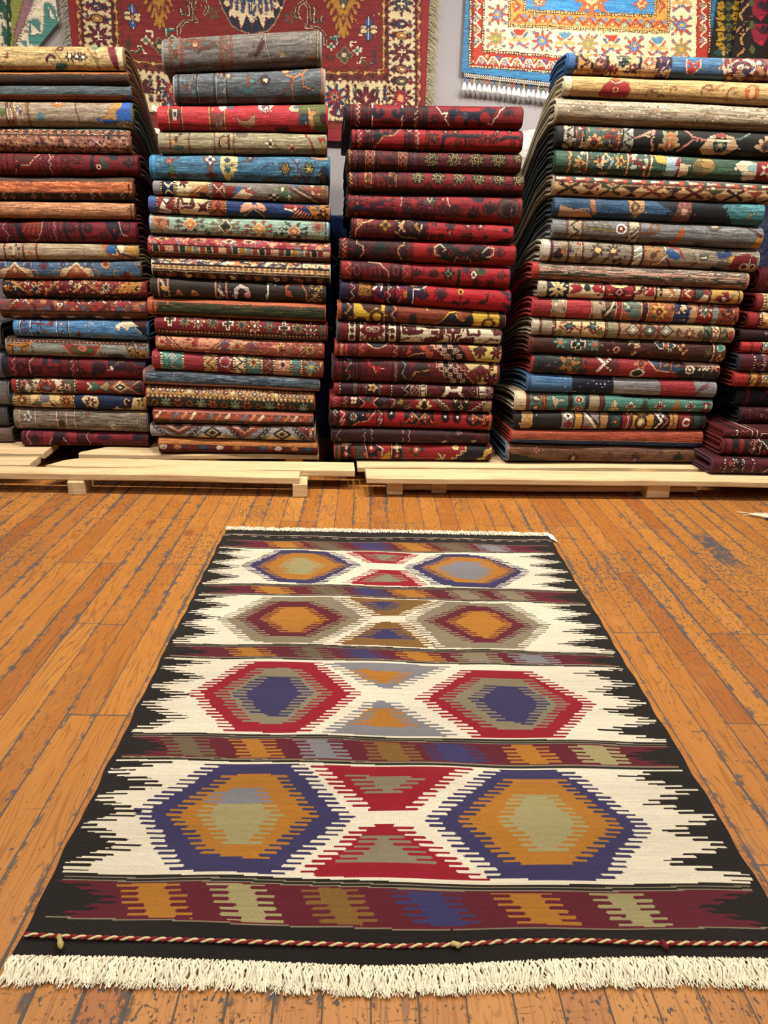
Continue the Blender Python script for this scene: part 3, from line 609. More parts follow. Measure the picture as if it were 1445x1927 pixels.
p.ab('6aa4d2', .7, 1, .2).ab('35689a', .6, 2, .6).vl([172, 258, 475, 575], 9, 'b8ccd8').vl([180, 268, 482, 567], 6, '5a2430').fls([205, 215], lambda x: 720 if x < 210 else 775, 24, ['7a2c34'], '4a82b4', 4).ln([(270, 720), (340, 725), (440, 740)], 12, '7a2a30').ln([(340, 700), (345, 770)], 8, '6a2430').ln([(290, 700), (320, 740)], 8, '6a2430').el(430, 715, 20, 30, '7a3430').ln([(360, 780), (450, 830)], 26, '7a7a84').el(315, 800, 12, 14, '2a3a5a').fls([515, 525], lambda x: 730 if x < 520 else 800, 22, ['8a7a84', '7a3a40'], 'b8ccd8', 4)
p.fl(655, 815, 36, '8a5a68', '5a3a50', 5).ln([(755, 700), (752, 770), (770, 850)], 7, '8ab4d0').pg([(980, 745), (1050, 715), (1130, 720), (1220, 745), (1100, 760), (1080, 790), (1040, 755), (1000, 790)], 'e8dcc0').pg([(1120, 715), (1250, 715), (1250, 760), (1190, 760)], '5a1c20').pg([(1150, 760), (1250, 760), (1250, 850), (1200, 800)], '1e2a3a').ln([(1150, 765), (1220, 820)], 8, 'd8ccb4').el(880, 830, 70, 16, '7f8a94').mot(['9a9aa0'], (3, 8), 1.4, 5, 600, 1000)
p = Rug('1', '1D', (55, 1250, -28, 10, 130, 172), '8f9896', '9aa4a8', 'pale grey blue rug with pink arched medallion in the lower leftmost stack')
p.ab('a9b0ac', .6, 1, .3).ab('6f7a7c', .5, 2, .6).ht(0, .14, '4a3a2c').hd(.14, .22, 'c08868', '5a2420', 34).ht(.22, .25, '5a2420')
p.pg([(60, 30), (290, 10), (210, 110), (150, 60), (110, 110), (70, 110)], 'b8823a').el(140, 80, 36, 34, '8f9896').ln([(70, 40), (110, 50), (100, 110)], 8, '5a2020').ln([(180, 110), (180, 60), (250, 40)], 7, '5a2c20').pg([(530, 30), (850, 50), (780, 130), (700, 150), (600, 120)], 'a04a3a').pg([(590, 70), (640, 50), (690, 90), (750, 60), (800, 80), (730, 140), (640, 130)], '5a6a4a').el(695, 70, 40, 28, 'c8785a')
for s_ in (-1, 1): p.ln([(695+s_*165, 40), (695+s_*100, 130)], 10, 'c89078').curl(695+s_*160, 120, 24, 7, '6a2c28', 0, 4, s_)
p.ln([(270, 50), (275, 110)], 7, '7a3028').el(440, 130, 70, 22, 'a08c6a').el(970, 145, 80, 24, '4a4450').pg([(1060, 60), (1250, 90), (1250, 170), (1110, 150)], 'a8823e').mot(['5a2c20', 'd8ccb0', '3a3a30'], (3, 4), .9, 5, 1080, 1250)
p = Rug('1', '1D', (22, 1228, 145, 172, 320, 345), '6c1424', '202440', 'dark wine rug with navy side cord and red angular figures in the lower leftmost stack')
p.vb(22, 62, '1c2140').vl([70, 150, 230, 245, 510, 580, 660], 8, '2c0e1c').zv([120, 610], 14, 55, 9, 'a87a86').ab('8c1828', .7, 1, .2, 660).ring(180, 230, 26, 28, 12, '2c0e1c').ln([(255, 320), (252, 190), (300, 155)], 9, 'b8786a').ln([(285, 210), (345, 210), (345, 165)], 20, '8a1c2c').ln([(415, 165), (415, 215), (500, 215)], 22, '8a1c2c').pg([(360, 160), (400, 160), (400, 200), (370, 220)], '221a3a').pg([(430, 165), (500, 165), (500, 200), (450, 200)], '221a3a').mot(['2e0c18', '40101e'], (4, 6), .5, 4, 250, 600, .45)
p.pg([(790, 190), (830, 190), (800, 320), (770, 300)], '2a1028').el(850, 240, 44, 50, '3a1028').pg([(910, 180), (1080, 185), (1060, 260), (960, 260), (920, 230)], '2e1830').el(942, 240, 14, 20, 'e0d0b8').ln([(975, 215), (1000, 190), (1045, 190)], 10, '6a5a40').el(1100, 240, 40, 46, '4a1024').fls([680, 1180], 270, 40, ['32101e'], '6c1424', 7).pg([(1120, 180), (1228, 190), (1228, 230), (1160, 210)], '23203c')
p = Rug('1', '1D', (105, 1215, 338, 362, 455, 476), '9a3028', 'a02a2c', 'red and cream rug with diamond medallion at right low in the leftmost stack')
p.vb(105, 150, '9c2428').vb(155, 262, '4a5048').vb(285, 515, 'd8c8a4').vb(535, 625, '5a5648').vd([150, 275, 522, 630], 12, '1c1614', 'd8c8a0', 22).fl(205, 375, 34, 'c07a68', '7a2024', 5).dm(235, 415, 34, 40, 'd8ccb4').el(395, 400, 80, 48, '8a3a34').fl(395, 380, 50, 'c87050', '6a2028', 8).el(400, 410, 36, 20, '5a7088').dm(305, 400, 26, 40, 'c0b094').mot(['6a2028', '2a2c3a', 'b86a48'], (4, 5), .85, 4, 300, 510).fl(570, 410, 36, 'c8a894', '7a2a30', 6).rc(640, 750, 340, 470, '8f2420').pg([(740, 400), (800, 370), (850, 405), (800, 440), (760, 430)], '4a7266').ln([(740, 380), (770, 400), (740, 425)], 12, 'e0d4b8').pg([(830, 410), (900, 360), (1200, 365), (1200, 470), (900, 465)], '6a4a40').pg([(830, 410), (900, 370), (930, 400), (900, 440)], 'a09060')
p.dm(1015, 410, 100, 56, 'a85a3a').dm(1018, 408, 72, 42, 'd8c090').dm(1018, 408, 46, 28, '3a3028').dm(1018, 408, 22, 14, 'e8dcc0').ln([(1090, 420), (1200, 355)], 9, 'c89060').ln([(1090, 415), (1200, 475)], 9, 'c89060').pg([(1120, 410), (1215, 365), (1215, 460)], '2e3240').el(1165, 408, 20, 7, 'a03a34')
p = Rug('1', '1D', (85, 1240, 448, 478, 570, 605), '1b2a52', '1c2648', 'navy rug with cream and gold flower borders and scroll in the lower leftmost stack')
p.vb(105, 250, 'b89a58').vb(255, 505, 'd8bc7c').vb(510, 610, 'b07c34').vd([118, 250, 512, 620], 13, '1a1512', 'd8c498', 18).fl(183, 505, 44, '7a1c24', 'c8b890', 7, 'c09a4a').el(380, 490, 40, 40, '7a7a88').pg([(265, 560), (300, 500), (350, 520), (330, 570)], '5a7a58').pg([(420, 510), (490, 540), (490, 575), (430, 560)], '8a2a28').ln([(270, 540), (340, 570)], 12, 'a03a2c').ln([(420, 500), (490, 570)], 10, 'e8dcb8').ln([(330, 470), (300, 520)], 10, 'c8863a').st(560, 515, 44, '4a1a1c', 'b07c34', 8).pg([(690, 500), (720, 470), (830, 480), (840, 530), (810, 590), (770, 560), (730, 560)], 'd8b888').fl(765, 525, 46, '5a1a20', 'd8b888', 7).el(765, 545, 10, 20, 'e8d8b8').ab('2c4a80', .5, 1, .6, 625, 1060)
p.pg([(945, 600), (990, 560), (1010, 585), (1100, 585), (1140, 490), (1240, 500), (1240, 605)], 'd4bc88').pg([(1015, 575), (1060, 545), (1050, 510), (1090, 490), (1115, 520), (1095, 580), (1050, 590)], '33131c').curl(1080, 520, 30, 12, 'd4bc88', 2, 4).fl(1200, 530, 36, '4a4a34', 'b8983a', 5).vb(1215, 1240, 'b08a34')
p = Rug('1', '1D', (122, 1245, 582, 622, 768, 798), '8a7f76', '7a7a7c', 'plain grey rug with faint cream lines, second from the bottom of the leftmost stack')
p.ab('a39a8e', .7, 1, .2).ab('665c56', .7, 2, .4).ab('544a44', .5, 5, .9).vl([163, 298, 478, 560, 632], 7, 'd8c4b0').vl([170, 290, 486], 4, 'b07a60').fl(235, 660, 40, 'd0c8bc', '5a6a84', 5).mot(['b8b0a8', '6a7080'], (4, 5), 1.2, 5, 180, 290).el(515, 710, 26, 20, '4a3a30').ln([(660, 620), (700, 650), (830, 655), (890, 635)], 8, '8a9a84').el(745, 645, 20, 16, '8a5a48').pg([(930, 725), (965, 715), (950, 740), (970, 770), (940, 760)], 'cfc2ac').ln([(1165, 670), (1165, 720), (1090, 785)], 12, '2c241f').ln([(1165, 672), (1163, 718), (1092, 782)], 5, 'cfc2ac').mot(['b08a3a', '8a7a5a'], (4, 5), 1.2, 6, 1150, 1245)
p = Rug('1', '1D', (190, 1255, 790, 800, 908, 920), '701a2e', '3a1020', 'wine red rug at the very bottom of the leftmost stack on the pallet')
p.vl([215, 360, 660, 740], 8, '2e0e1e').zv([245, 750], 16, 110, 7, 'c0a0a8').ab('5a1024', .6, 2, .3, 190, 740).pg([(370, 800), (470, 800), (400, 900), (360, 880)], '8c2034').ln([(450, 830), (410, 900)], 6, 'd8b8b8').ln([(535, 840), (580, 890)], 6, 'd8b8b8').pg([(455, 800), (560, 800), (500, 900), (430, 905)], '301020').pg([(570, 800), (650, 800), (650, 880), (600, 890)], '8c2034').el(300, 850, 34, 36, '3e1226').el(695, 850, 34, 40, '4a142a').rc(790, 1230, 800, 850, '8a1c34').el(880, 830, 60, 20, '3a1430').el(1180, 830, 60, 24, '2a1834').ht(.46, .52, '3a1020', 790)
for k in range(8): p.ln([(770+k*60, 900), (770+k*60, 880), (800+k*60, 880), (800+k*60, 900)], 7, '30101e')

# ------------------------------------------------------------------ stack 2
p = Rug('2', '2A', (138, 1228, 102, 42, 355, 305), '6b6866', '8c8e92', 'large charcoal grey rug with copper borders crowning the second stack')
p.ab('8a8684', .5, 1, .4, t1=.5).ab('504c4c', .6, 2, .3, t0=.3).vl([185, 262, 540, 610], 16, '7a4a38', ).mot(['9a5a40', '6a4030', '5a8078'], (4, 5), .8, 4, 195, 255).pg([(270, 140), (340, 110), (520, 140), (520, 170), (430, 200), (370, 195), (280, 180)], '6a4630').el(355, 150, 22, 26, 'c08a68').rc(290, 340, 145, 165, '4a6a64').rc(410, 465, 140, 160, '4a6a64').ln([(300, 110), (330, 150), (420, 110)], 12, '7a4a30').ln([(380, 210), (430, 180), (520, 150)], 14, '5a3a2c').zv(575, 22, 60, 9, '9a6448').mot(['8a5a44', '3a3a40'], (4, 4), .9, 5, 550, 605).mot(['5a8a84'], (4, 4), 1.3, 6, 615, 690).ln([(845, 70), (850, 160), (885, 300)], 6, '97907c').pg([(825, 110), (850, 150), (800, 230), (760, 240), (790, 190)], '4a2424').el(965, 235, 24, 20, '9a8264').ln([(1130, 60), (1165, 90), (1170, 240)], 7, '8a9480').el(1180, 250, 40, 14, '7a5a34').vb(1205, 1228, '5a5e58').vl(1215, 6, 'b0985a').ln([(430, 330), (450, 310), (490, 330)], 7, '8a8a78').ln([(700, 235), (780, 240)], 10, '4a3a3a').mot(['6a5040'], (5, 6), 1.1, 7, 190, 320, .3, .6)
p = Rug('2', '2A', (218, 1255, 362, 300, 575, 565), '545c64', '9a9c9c', 'slate blue grey rug with orange branches at right, second in the second stack')
p.ab('7c858b', .6, 1, .4, t1=.45).ab('3a4048', .7, 2, .3, t0=.35).vl([245, 372, 490, 575], 8, '32383e').vl([380, 505, 568], 5, '8a949a').mot(['8a7a78', '6a4a40', '5a8084'], (4, 5), .85, 4, 255, 365).rc(505, 560, 340, 370, 'c08a60').mot(['9a8a78', '6a7a78', '3a3034'], (4, 4), .8, 5, 500, 570).pg([(575, 370), (600, 365), (600, 400), (580, 405)], 'e0b088').pg([(720, 360), (745, 400), (740, 450), (710, 450)], '7a4a38').pg([(740, 395), (770, 415), (740, 430)], '3f8080').el(725, 480, 44, 22, '3a6468').el(845, 405, 40, 34, '3c2c40').rc(833, 860, 397, 420, 'e8c494').ln([(775, 418), (820, 410)], 10, '4a3a34')
p.ln([(975, 325), (1000, 370), (1050, 385), (1110, 355), (1145, 310)], 14, 'c07c4a').el(985, 330, 26, 24, 'd8a070').ln([(1045, 385), (1035, 440), (1040, 540)], 10, 'a8623c').ln([(1035, 410), (950, 520)], 7, '7a3a34').ln([(1105, 360), (1115, 450), (1180, 475)], 9, 'b06c40').vb(1235, 1255, '9a6a5a').ln([(350, 380), (350, 400)], 8, '202428')
p = Rug('2', '2A', (105, 1275, 566, 564, 758, 774), 'ad2630', 'b83038', 'bright red rug with olive green leaf at its right end in the upper second stack')
p.ab('c8404a', .6, 1, .2, t1=.5).ab('8a1822', .6, 2, .3, t0=.45).vl([175, 265, 455, 560], 9, 'b08a4a').vl([183, 257, 463, 552], 4, '5a1a18').el(215, 640, 38, 46, '4a1c20').rc(200, 232, 600, 690, 'b8ac98').rc(208, 224, 620, 650, '2a1c1c').rc(465, 550, 640, 750, '7a4434').mot(['c06a4a', '8a8a7a'], (4, 5), .9, 4, 470, 545).pg([(525, 570), (570, 575), (570, 600), (540, 620), (520, 590)], 'e0ccae').pg([(575, 575), (640, 570), (600, 605)], '4a6a88').pg([(640, 655), (670, 690), (720, 690), (770, 640), (775, 720), (720, 745), (660, 720)], '9a7a58').pg([(790, 570), (905, 570), (880, 610), (845, 630), (800, 600)], 'dcc8bc').rc(820, 850, 575, 590, '2c2228').ring(850, 595, 22, 20, 8, '7a2c34').el(1050, 600, 40, 26, 'd0b494').el(1060, 590, 20, 16, '5a7a88').pg([(1080, 572), (1275, 568), (1270, 770), (1190, 760), (1180, 700), (1130, 700), (1080, 640)], '5f6638').el(1120, 680, 44, 40, '2f4a54').pg([(1145, 590), (1165, 620), (1210, 630), (1175, 660), (1190, 730), (1170, 750), (1150, 700)], 'c08c54').el(1255, 680, 24, 40, '4a1c24').el(960, 750, 50, 12, '4a1a24')
p = Rug('2', '2A', (108, 1270, 768, 776, 918, 928), '908b6c', 'a09a88', 'sage beige rug with small rosettes below the bright red one in the second stack')
p.ab('ada88a', .6, 1, .3).ab('6e694e', .6, 2, .5).vl([185, 315, 490, 625], 7, '8a3a30').mot(['5a2c20', 'c09030', 'b0a078'], (4, 5), .9, 4, 195, 305).el(240, 885, 34, 14, '4a7a84').hook(560, 840, 34, 12, '3a2418').hook(560, 840, 26, 8, 'c8923a').ln([(590, 800), (590, 890)], 10, '4a2c1c').fl(880, 855, 34, 'd8d0b0', '2a2c24', 4).fl(1030, 885, 32, 'd0a890', '7a3428', 4).ln([(1120, 780), (1170, 850), (1190, 925)], 12, '8a3c30').ln([(900, 850), (960, 910)], 5, '8a6a40').el(680, 790, 40, 22, '6a5a54').pg([(1215, 815), (1265, 810), (1265, 850), (1230, 845)], '9a2028').ln([(1250, 840), (1255, 920)], 14, 'c09a3a').el(920, 775, 12, 6, 'e8e0c8')
p = Rug('2', '2B', (48, 1290, 36, 54, 212, 248), '3d7596', '2a86b4', 'teal blue rug with yellow tree and small blossoms in the upper second stack')
p.ab('5a96b2', .7, 1, .3).ab('2c5876', .6, 2, .4).vl([70], 26, '2f8fc0').vl([130, 240, 405], 4, '5a9ab0').fl(180, 85, 30, 'c8603a', 'e0a070', 5).ln([(150, 75), (210, 80), (245, 60)], 7, '6a3a34').el(190, 150, 24, 30, '4a7a60').el(195, 185, 28, 20, '8a7a50').ln([(160, 180), (230, 185)], 6, '7a3028').fl(462, 80, 36, 'e0d8c8', '2a3a5a', 4, '7a4a3c').el(460, 140, 18, 24, '7a5a48').dm(462, 185, 44, 26, '5a2c30').pg([(530, 60), (600, 45), (652, 60), (640, 150), (590, 220), (565, 215), (545, 170), (530, 130)], 'c8bf86').dm(580, 85, 26, 22, '24485a').dm(580, 150, 26, 22, '24586a').ln([(540, 118), (640, 120)], 6, '5a8a9a').fl(740, 72, 28, '4a2c3c', '9a8a8a', 6).ln([(650, 105), (740, 80), (790, 75)], 6, '5a4a4a').fl(985, 145, 34, '8a7a44', 'b8703a', 6, '3a3a2c').fl(1150, 145, 34, '8f8a4c', 'c8b070', 6, '3a3a2c').fl(1058, 212, 24, '6a6a4a', 'a07840', 6).ln([(1040, 85), (1080, 140), (1130, 230)], 10, '6a3a4a').ln([(1080, 90), (1070, 170)], 7, '6a3a4a').ln([(1155, 170), (1140, 240)], 8, '6a3a4a').ln([(820, 145), (870, 110), (960, 115)], 6, '4a4a58').el(880, 225, 60, 18, '5a5a50').pg([(1215, 170), (1250, 130), (1290, 140), (1290, 240), (1230, 240)], '23304a').ln([(1170, 65), (1230, 80), (1290, 75)], 16, 'b08a6a').ln([(690, 195), (770, 185)], 7, '3a5a6a').fls([1225, 1250], lambda x: 180 if x < 1240 else 210, 16, ['b08a50'], '23304a', 5)
p = Rug('2', '2B', (68, 1282, 216, 250, 322, 382), '7c7672', '8a8c92', 'grey rug with cream geometric border and multicolour right corner in the second stack')
p.vb(68, 112, '86868c').vb(125, 205, '1c2440').vb(220, 450, 'c8a880').vb(480, 560, '7a2a24').vd([118, 212, 458, 555], 12, '241814', 'd8c8a8', 16)
p.ln([(145, 240), (170, 265), (195, 240)], 12, 'd8d0b8').ln([(145, 310), (170, 285), (195, 310)], 12, 'd8d0b8').el(170, 275, 10, 8, '4a6a8a').pg([(225, 235), (300, 235), (320, 270), (350, 240), (310, 310), (280, 290), (270, 330), (225, 320)], 'ddd0ac').fl(275, 238, 34, '4a1c1c', '7a2c24', 5).pg([(300, 330), (360, 280), (440, 240), (450, 300), (400, 345)], 'a0643c').ln([(350, 310), (430, 245)], 8, 'd8b060').pg([(390, 300), (450, 330), (440, 350), (380, 345)], '3a2018').ln([(490, 250), (520, 290), (550, 255)], 10, 'd8b890').ln([(490, 320), (520, 280), (550, 330)], 7, 'c88a68')
p.pg([(565, 260), (650, 260), (600, 340), (565, 340)], '8a3a30').pg([(650, 260), (690, 265), (620, 345), (590, 345)], '4a6a94').pg([(600, 345), (680, 285), (770, 265), (700, 300), (760, 320), (720, 350)], 'dcc4a4').ln([(700, 270), (720, 300), (770, 305)], 10, 'b0402c').ab('98948e', .6, 1, .3, 770, 930).ab('5a5654', .6, 2, .5, 770, 930)
for i in range(3):
    for j in range(3): p.rc(870+i*24, 894+i*24, 316+j*17, 333+j*17, 'd8d4c4' if (i+j) % 2 else '26241f')
p.rc(935, 1000, 262, 300, '5a6a3c').rc(955, 975, 270, 295, 'e0dcc0').rc(940, 1040, 310, 362, '4a6a50').rc(1003, 1015, 320, 360, 'dcd8c0').rc(985, 1035, 336, 344, 'dcd8c0')
p.pg([(1000, 265), (1060, 268), (1280, 370), (1270, 385), (1080, 365)], '7a6248')
for k in range(4): p.ln([(1000+k*34, 268), (1190+k*36, 385)], 7, ['2c2420', 'c8b898', '3c3026', 'b03a30'][k])
p.pg([(1090, 268), (1282, 262), (1282, 350)], '8a4a30').mot(['b8302c', 'd8c8a0', '5a7a44'], (3, 4), .6, 4, 1160, 1282, 0, .55).mot(['b8302c', '5a7ab0', '4a6a44'], (3, 4), .7, 5, 990, 1080, 0, .6)
p = Rug('2', '2B', (40, 1300, 330, 386, 446, 500), '1c3a6c', '4a6aa0', 'navy blue rug with coral lotus and cream camel coloured border in the second stack')
p.vb(40, 88, '3c5c94').vb(95, 205, '8a3024').vb(220, 445, 'd4bd90').vb(465, 560, 'a0582c').vd([94, 212, 454, 564], 12, '2a1612', 'c89a60', 18)
p.pg([(100, 440), (140, 350), (180, 360), (150, 410), (200, 430), (180, 450)], 'ece0c8').ln([(120, 350), (160, 390), (200, 350)], 10, '5a1818').ln([(110, 430), (200, 440)], 8, '5a7090').el(165, 345, 20, 8, '5a7a50').ln([(235, 450), (240, 360), (260, 350), (275, 385), (330, 390), (335, 360), (350, 385), (340, 410), (265, 415)], 16, '5a2020').ln([(245, 440), (250, 375), (270, 400), (330, 400)], 7, 'b08a7a').pg([(370, 375), (400, 395), (445, 365), (430, 410), (440, 440), (400, 430), (370, 445), (390, 410)], '5e1c1c').el(510, 395, 34, 34, 'b8682c').dm(515, 395, 26, 30, '7a2420').ln([(475, 450), (510, 420), (555, 455)], 8, '3a1c18').ab('2f5a9c', .6, 1, .3, 575, 980).ab('122550', .6, 2, .4, 575, 980)
p.pg([(660, 440), (690, 380), (740, 375), (760, 395), (790, 375), (830, 390), (850, 420), (830, 445), (790, 420), (760, 415), (720, 430), (690, 450)], 'd49a80').pg([(620, 470), (700, 440), (760, 415), (830, 445), (900, 485), (840, 490)], '4a4a34').pg([(700, 480), (760, 425), (830, 485)], '20304a').ln([(690, 470), (760, 415), (840, 480)], 7, 'b08a5a').pg([(970, 390), (1060, 390), (1130, 400), (1060, 430), (1000, 435)], '9a2a2c').ln([(980, 420), (1040, 435), (1060, 415)], 12, 'ecdcc4').pg([(1010, 480), (1080, 410), (1190, 490), (1100, 500)], '8a1c24')
for k in range(6): p.ln([(1030+k*26, 480), (1080+k*18, 425+k*8)], 5, 'e0ccb4')
p.pg([(1130, 400), (1300, 392), (1300, 500), (1190, 490)], 'b57a34').fl(1250, 460, 40, '4a1a18', 'c08a3c', 6).fl(1215, 415, 24, '8a8a6a', '7a2020', 5).mot(['3a1a18', 'd8c090'], (3, 4), 1.1, 6, 1140, 1300)
p = Rug('2', '2B', (45, 1290, 455, 508, 598, 650), '8fae9f', '5a72a4', 'mint green rug with a row of snowflake medallions in the second stack')
p.ab('abc4b4', .6, 1, .3).ab('6f9086', .5, 2, .5).fl(115, 515, 66, 'b07858', '8a4a34', 9).mot(['8a4438', 'c08a60'], (4, 5), .7, 4, 60, 180)
for x, c1, c2 in ((320, '6a4434', 'c8863a'), (565, '8a6a48', '3c443c'), (800, 'a03024', 'd0953c'), (1045, '26344a', 'c07a50')):
    y = 470+x*.07+35
    for k in range(8):
        an = k*math.pi/4+.39; ex, ey = x+math.cos(an)*92, y+math.sin(an)*48; p.ln([(x, y), (ex, ey)], 8, c1); p.ln([(ex-16, ey), (ex+10, ey-8)], 8, c1).ln([(ex, ey-10), (ex, ey+10)], 7, c1)
    p.dm(x, y, 52, 48, 'd8c8a0').dm(x, y, 40, 38, c2).dm(x, y, 18, 17, 'e0c088' if x != 565 else '24303a')
p.mot(['a06a44', '7a8a58'], (4, 5), 1.2, 5, 200, 1200, .6).fls([440, 690, 915], lambda x: 575+x*.04-10, 20, ['2e2a26', 'b0643c'], '8fae9f', 5).fl(1215, 545, 50, 'b07a60', '8a4a40', 9).vl(1270, 6, '3a4a3c').ht(.9, 1, '5a3a2c')
p = Rug('2', '2B', (36, 1298, 606, 658, 750, 794), 'a8424a', 'b03040', 'red rug with a row of coloured squares along its front in the second stack')
p.mot(['c89080', '7a7a8a', 'd8a878', '8a2430'], (4, 7), .6, 3, t1=.42).ht(.42, .47, '3c1a18')
for x, c in ((130, 'd0a868'), (380, 'c8886a'), (590, 'd8c0a0'), (730, 'c8a888'), (1070, 'd8a078')): p.dm(x, 625+x*.042, 60, 16, c).dm(x, 625+x*.042, 26, 8, '6a2c34')
for k in range(27):
    x0 = 60+k*46; p.rc(x0, x0+46, 0, 900, 'd8c4a0') if False else None
    cc = ['2b2c2c', '8a1c28', 'd0a084', '7a3626', '24403c', 'a8802c', '7f8584', '8c4422'][k % 8]
    p.m((p.T > .47) & (p.T < .78) & (p.X >= x0) & (p.X < x0+46), 'dcc8a4').m((p.T > .47) & (p.T < .76) & (p.X >= x0+6) & (p.X < x0+40), cc)
p.ht(.78, .82, '2a1a16').ht(.82, 1, '6a3a22').mot(['8a5a2c', '3a2a20'], (3, 6), .8, 5, t0=.84)
p = Rug('2', '2C', (95, 1300, 22, 72, 148, 204), 'd8c8a4', 'c8c4b4', 'cream rug with a black and orange chevron band along the front in the second stack')
p.mot(['b8603c', '7a6a78', 'd08850', '3a3c48'], (3, 6), .85, 3, t1=.36)
for x in (255, 510, 780, 1030): p.ln([(x-80, 30+x*.042), (x-40, 42+x*.042), (x, 22+x*.042), (x+40, 42+x*.042), (x+80, 30+x*.042)], 8, '2a2a34').dm(x, 32+x*.042, 20, 12, 'c8844a')
p.ht(.30, .36, '2a1c14').hd(.36, .6, 'dcc49a', 'b87a34', 36).ht(.52, .55, 'dcc49a').ht(.6, .64, '241814').ht(.64, .68, 'd8c8a4').ht(.68, 1, '30201a').hd(.72, .94, '7a4a2c', '2c1e1a', 84)
for x in (200, 335, 500, 635, 800, 935, 1100, 1230): p.ln([(x-14, 118+x*.048), (x+12, 128+x*.048), (x-14, 140+x*.048)], 14, 'd8c8a0' if x % 2 else 'b0703a')
p = Rug('2', '2C', (90, 1268, 160, 214, 288, 330), '2a221d', '3a3a40', 'near black brown rug with a large pale scroll and orange curl in the second stack')
p.ab('3e342c', .5, 1, .3).vl([140, 205, 520, 592], 13, 'b08a74').vl([147, 212, 527, 585], 4, '5a3a34').mot(['b8886a', 'c89a50', 'a894a0'], (4, 5), .7, 4, 152, 198).pg([(245, 275), (265, 235), (310, 270), (280, 275)], '9a6a54').pg([(350, 270), (365, 235), (420, 275), (380, 278)], 'a07048').ln([(540, 240), (570, 275)], 20, 'c8bcb0').mot(['8a6a7a', 'd0c8bc'], (4, 4), .9, 5, 535, 580)
p.ln([(655, 290), (655, 245), (690, 218), (735, 235), (745, 265)], 22, 'b8aaa6').el(735, 275, 22, 20, 'c88a98').ln([(875, 195), (880, 240), (872, 300)], 11, 'b8ccb8').ln([(870, 200), (905, 205)], 8, 'c8d0c0').ln([(830, 308), (930, 314)], 7, '8a8078').ln([(1040, 285), (1005, 270), (1000, 220), (1040, 205), (1110, 208), (1140, 260), (1145, 320)], 11, 'b8683c').el(1015, 265, 20, 20, 'a84a2c').ln([(1145, 320), (1190, 300), (1245, 220)], 15, '9a7a3c').sp(['d8a84a', '3a2a1c'], .25, 4, 1160, 1250).mot(['8a7a74'], (3, 6), 1.7, 6, 230, 500, .6)
p = Rug('2', '2C', (68, 1268, 288, 346, 408, 460), '2f3a28', 'c06a40', 'dark forest green rug with rust orange rim in the middle of the second stack')
p.vb(68, 122, 'b86038').vl(100, 6, '6a3020').ht(0, .22, 'b4603a').ab('8a4a2c', .6, 3, .2, t0=.16, t1=.36).ab('4a5a34', .6, 1, .3, 122, 1268, .3, .8).ab('1b2218', .6, 2, .4, 122, 1268, .3, .85).ht(.84, 1, '8a4c2a').ab('9a8a4a', .4, 4, 1.2, 122, 1268, .35, .6)
p = Rug('2', '2C', (118, 1280, 432, 474, 546, 594), '7c1826', 'a03038', 'maroon rug with a row of white outlined flowers and rope border in the second stack')
p.ab('5e1420', .6, 2, .4)
for x, k in ((215, 1), (315, 2), (405, 0), (505, 2), (605, 1), (700, 2), (788, 0), (888, 3), (988, 1), (1085, 2), (1170, 0), (1255, 3)):
    y = 440+x*.065
    if k == 0: p.fl(x, y, 46, 'd8c898', '7c1826', 8).fl(x, y, 34, '7c1826', '3a6468', 8).el(x, y, 8, 8, 'e8dcb8')
    elif k == 1: p.rc(x-12, x+12, y-38, y+38, 'e0d4b0').rc(x-38, x+38, y-12, y+12, 'e0d4b0').rc(x-6, x+6, y-26, y+26, '3a1420').rc(x-26, x+26, y-6, y+6, '3a1420')
    elif k == 2: p.st(x, y, 44, '8a7a48', '3c2a30', 10).el(x, y, 14, 14, '2a3a4a')
    else: p.fl(x, y, 40, '4a5a44', 'd8c488', 6).dm(x, y, 14, 18, '7a2c24')
p.ht(.66, .70, '3a1a18').hd(.70, .82, 'd8b890', '6a2a22', 24).ht(.82, .86, '3a1a18').ht(.86, 1, '5c4a50')
p = Rug('2', '2C', (122, 1260, 556, 602, 648, 714), 'a05a48', 'b04a44', 'terracotta rug with cream serrated triangles and dotted diagonals in the second stack')
p.pg([(220, 562), (560, 580), (480, 640), (300, 640)], 'c89070').mot(['a84a3c', '8a3a38', 'd0a080'], (3, 6), .7, 3)
for a, b in (((190, 560), (280, 640)), ((570, 585), (500, 650)), ((780, 600), (850, 680)), ((1165, 625), (1080, 690))): p.ln([a, b], 16, '7a3428').ln([a, b], 6, 'd8b888')
for x, c in ((160, 'c8a078'), (585, '5a5a70'), (670, 'a89050'), (765, '6a5a6c'), (965, 'c0b060'), (1165, 'b8a060')): p.fl(x, 585+x*.055, 36, c, 'a02a28', 8)
p.el(375, 600, 12, 14, 'a8202c').el(965, 638, 12, 10, 'b8202c').mot(['6a7a60', '7a2c2c'], (3, 5), 1.1, 6, 860, 1080).ab('7a3a30', .5, 2, .5, t0=.7)
p = Rug('2', '2C', (102, 1252, 648, 714, 780, 845), '96303a', 'b0404c', 'raspberry rug with turquoise and cream panels divided by dotted lines in the second stack')
p.vb(165, 295, '4a8a8c').vb(310, 440, '98323c').vb(455, 515, 'c0985a').vb(535, 640, '8a2c38').vb(655, 710, 'd8c8a0').vb(730, 825, '4a8488').vb(840, 910, '7a3a34').vb(925, 1030, 'b88a6c').vb(1042, 1100, '4a8488').vb(1115, 1252, '8a4a38').vd([158, 300, 447, 525, 647, 718, 832, 917, 1035, 1108], 14, '2a1614', 'e0d0a8', 17)
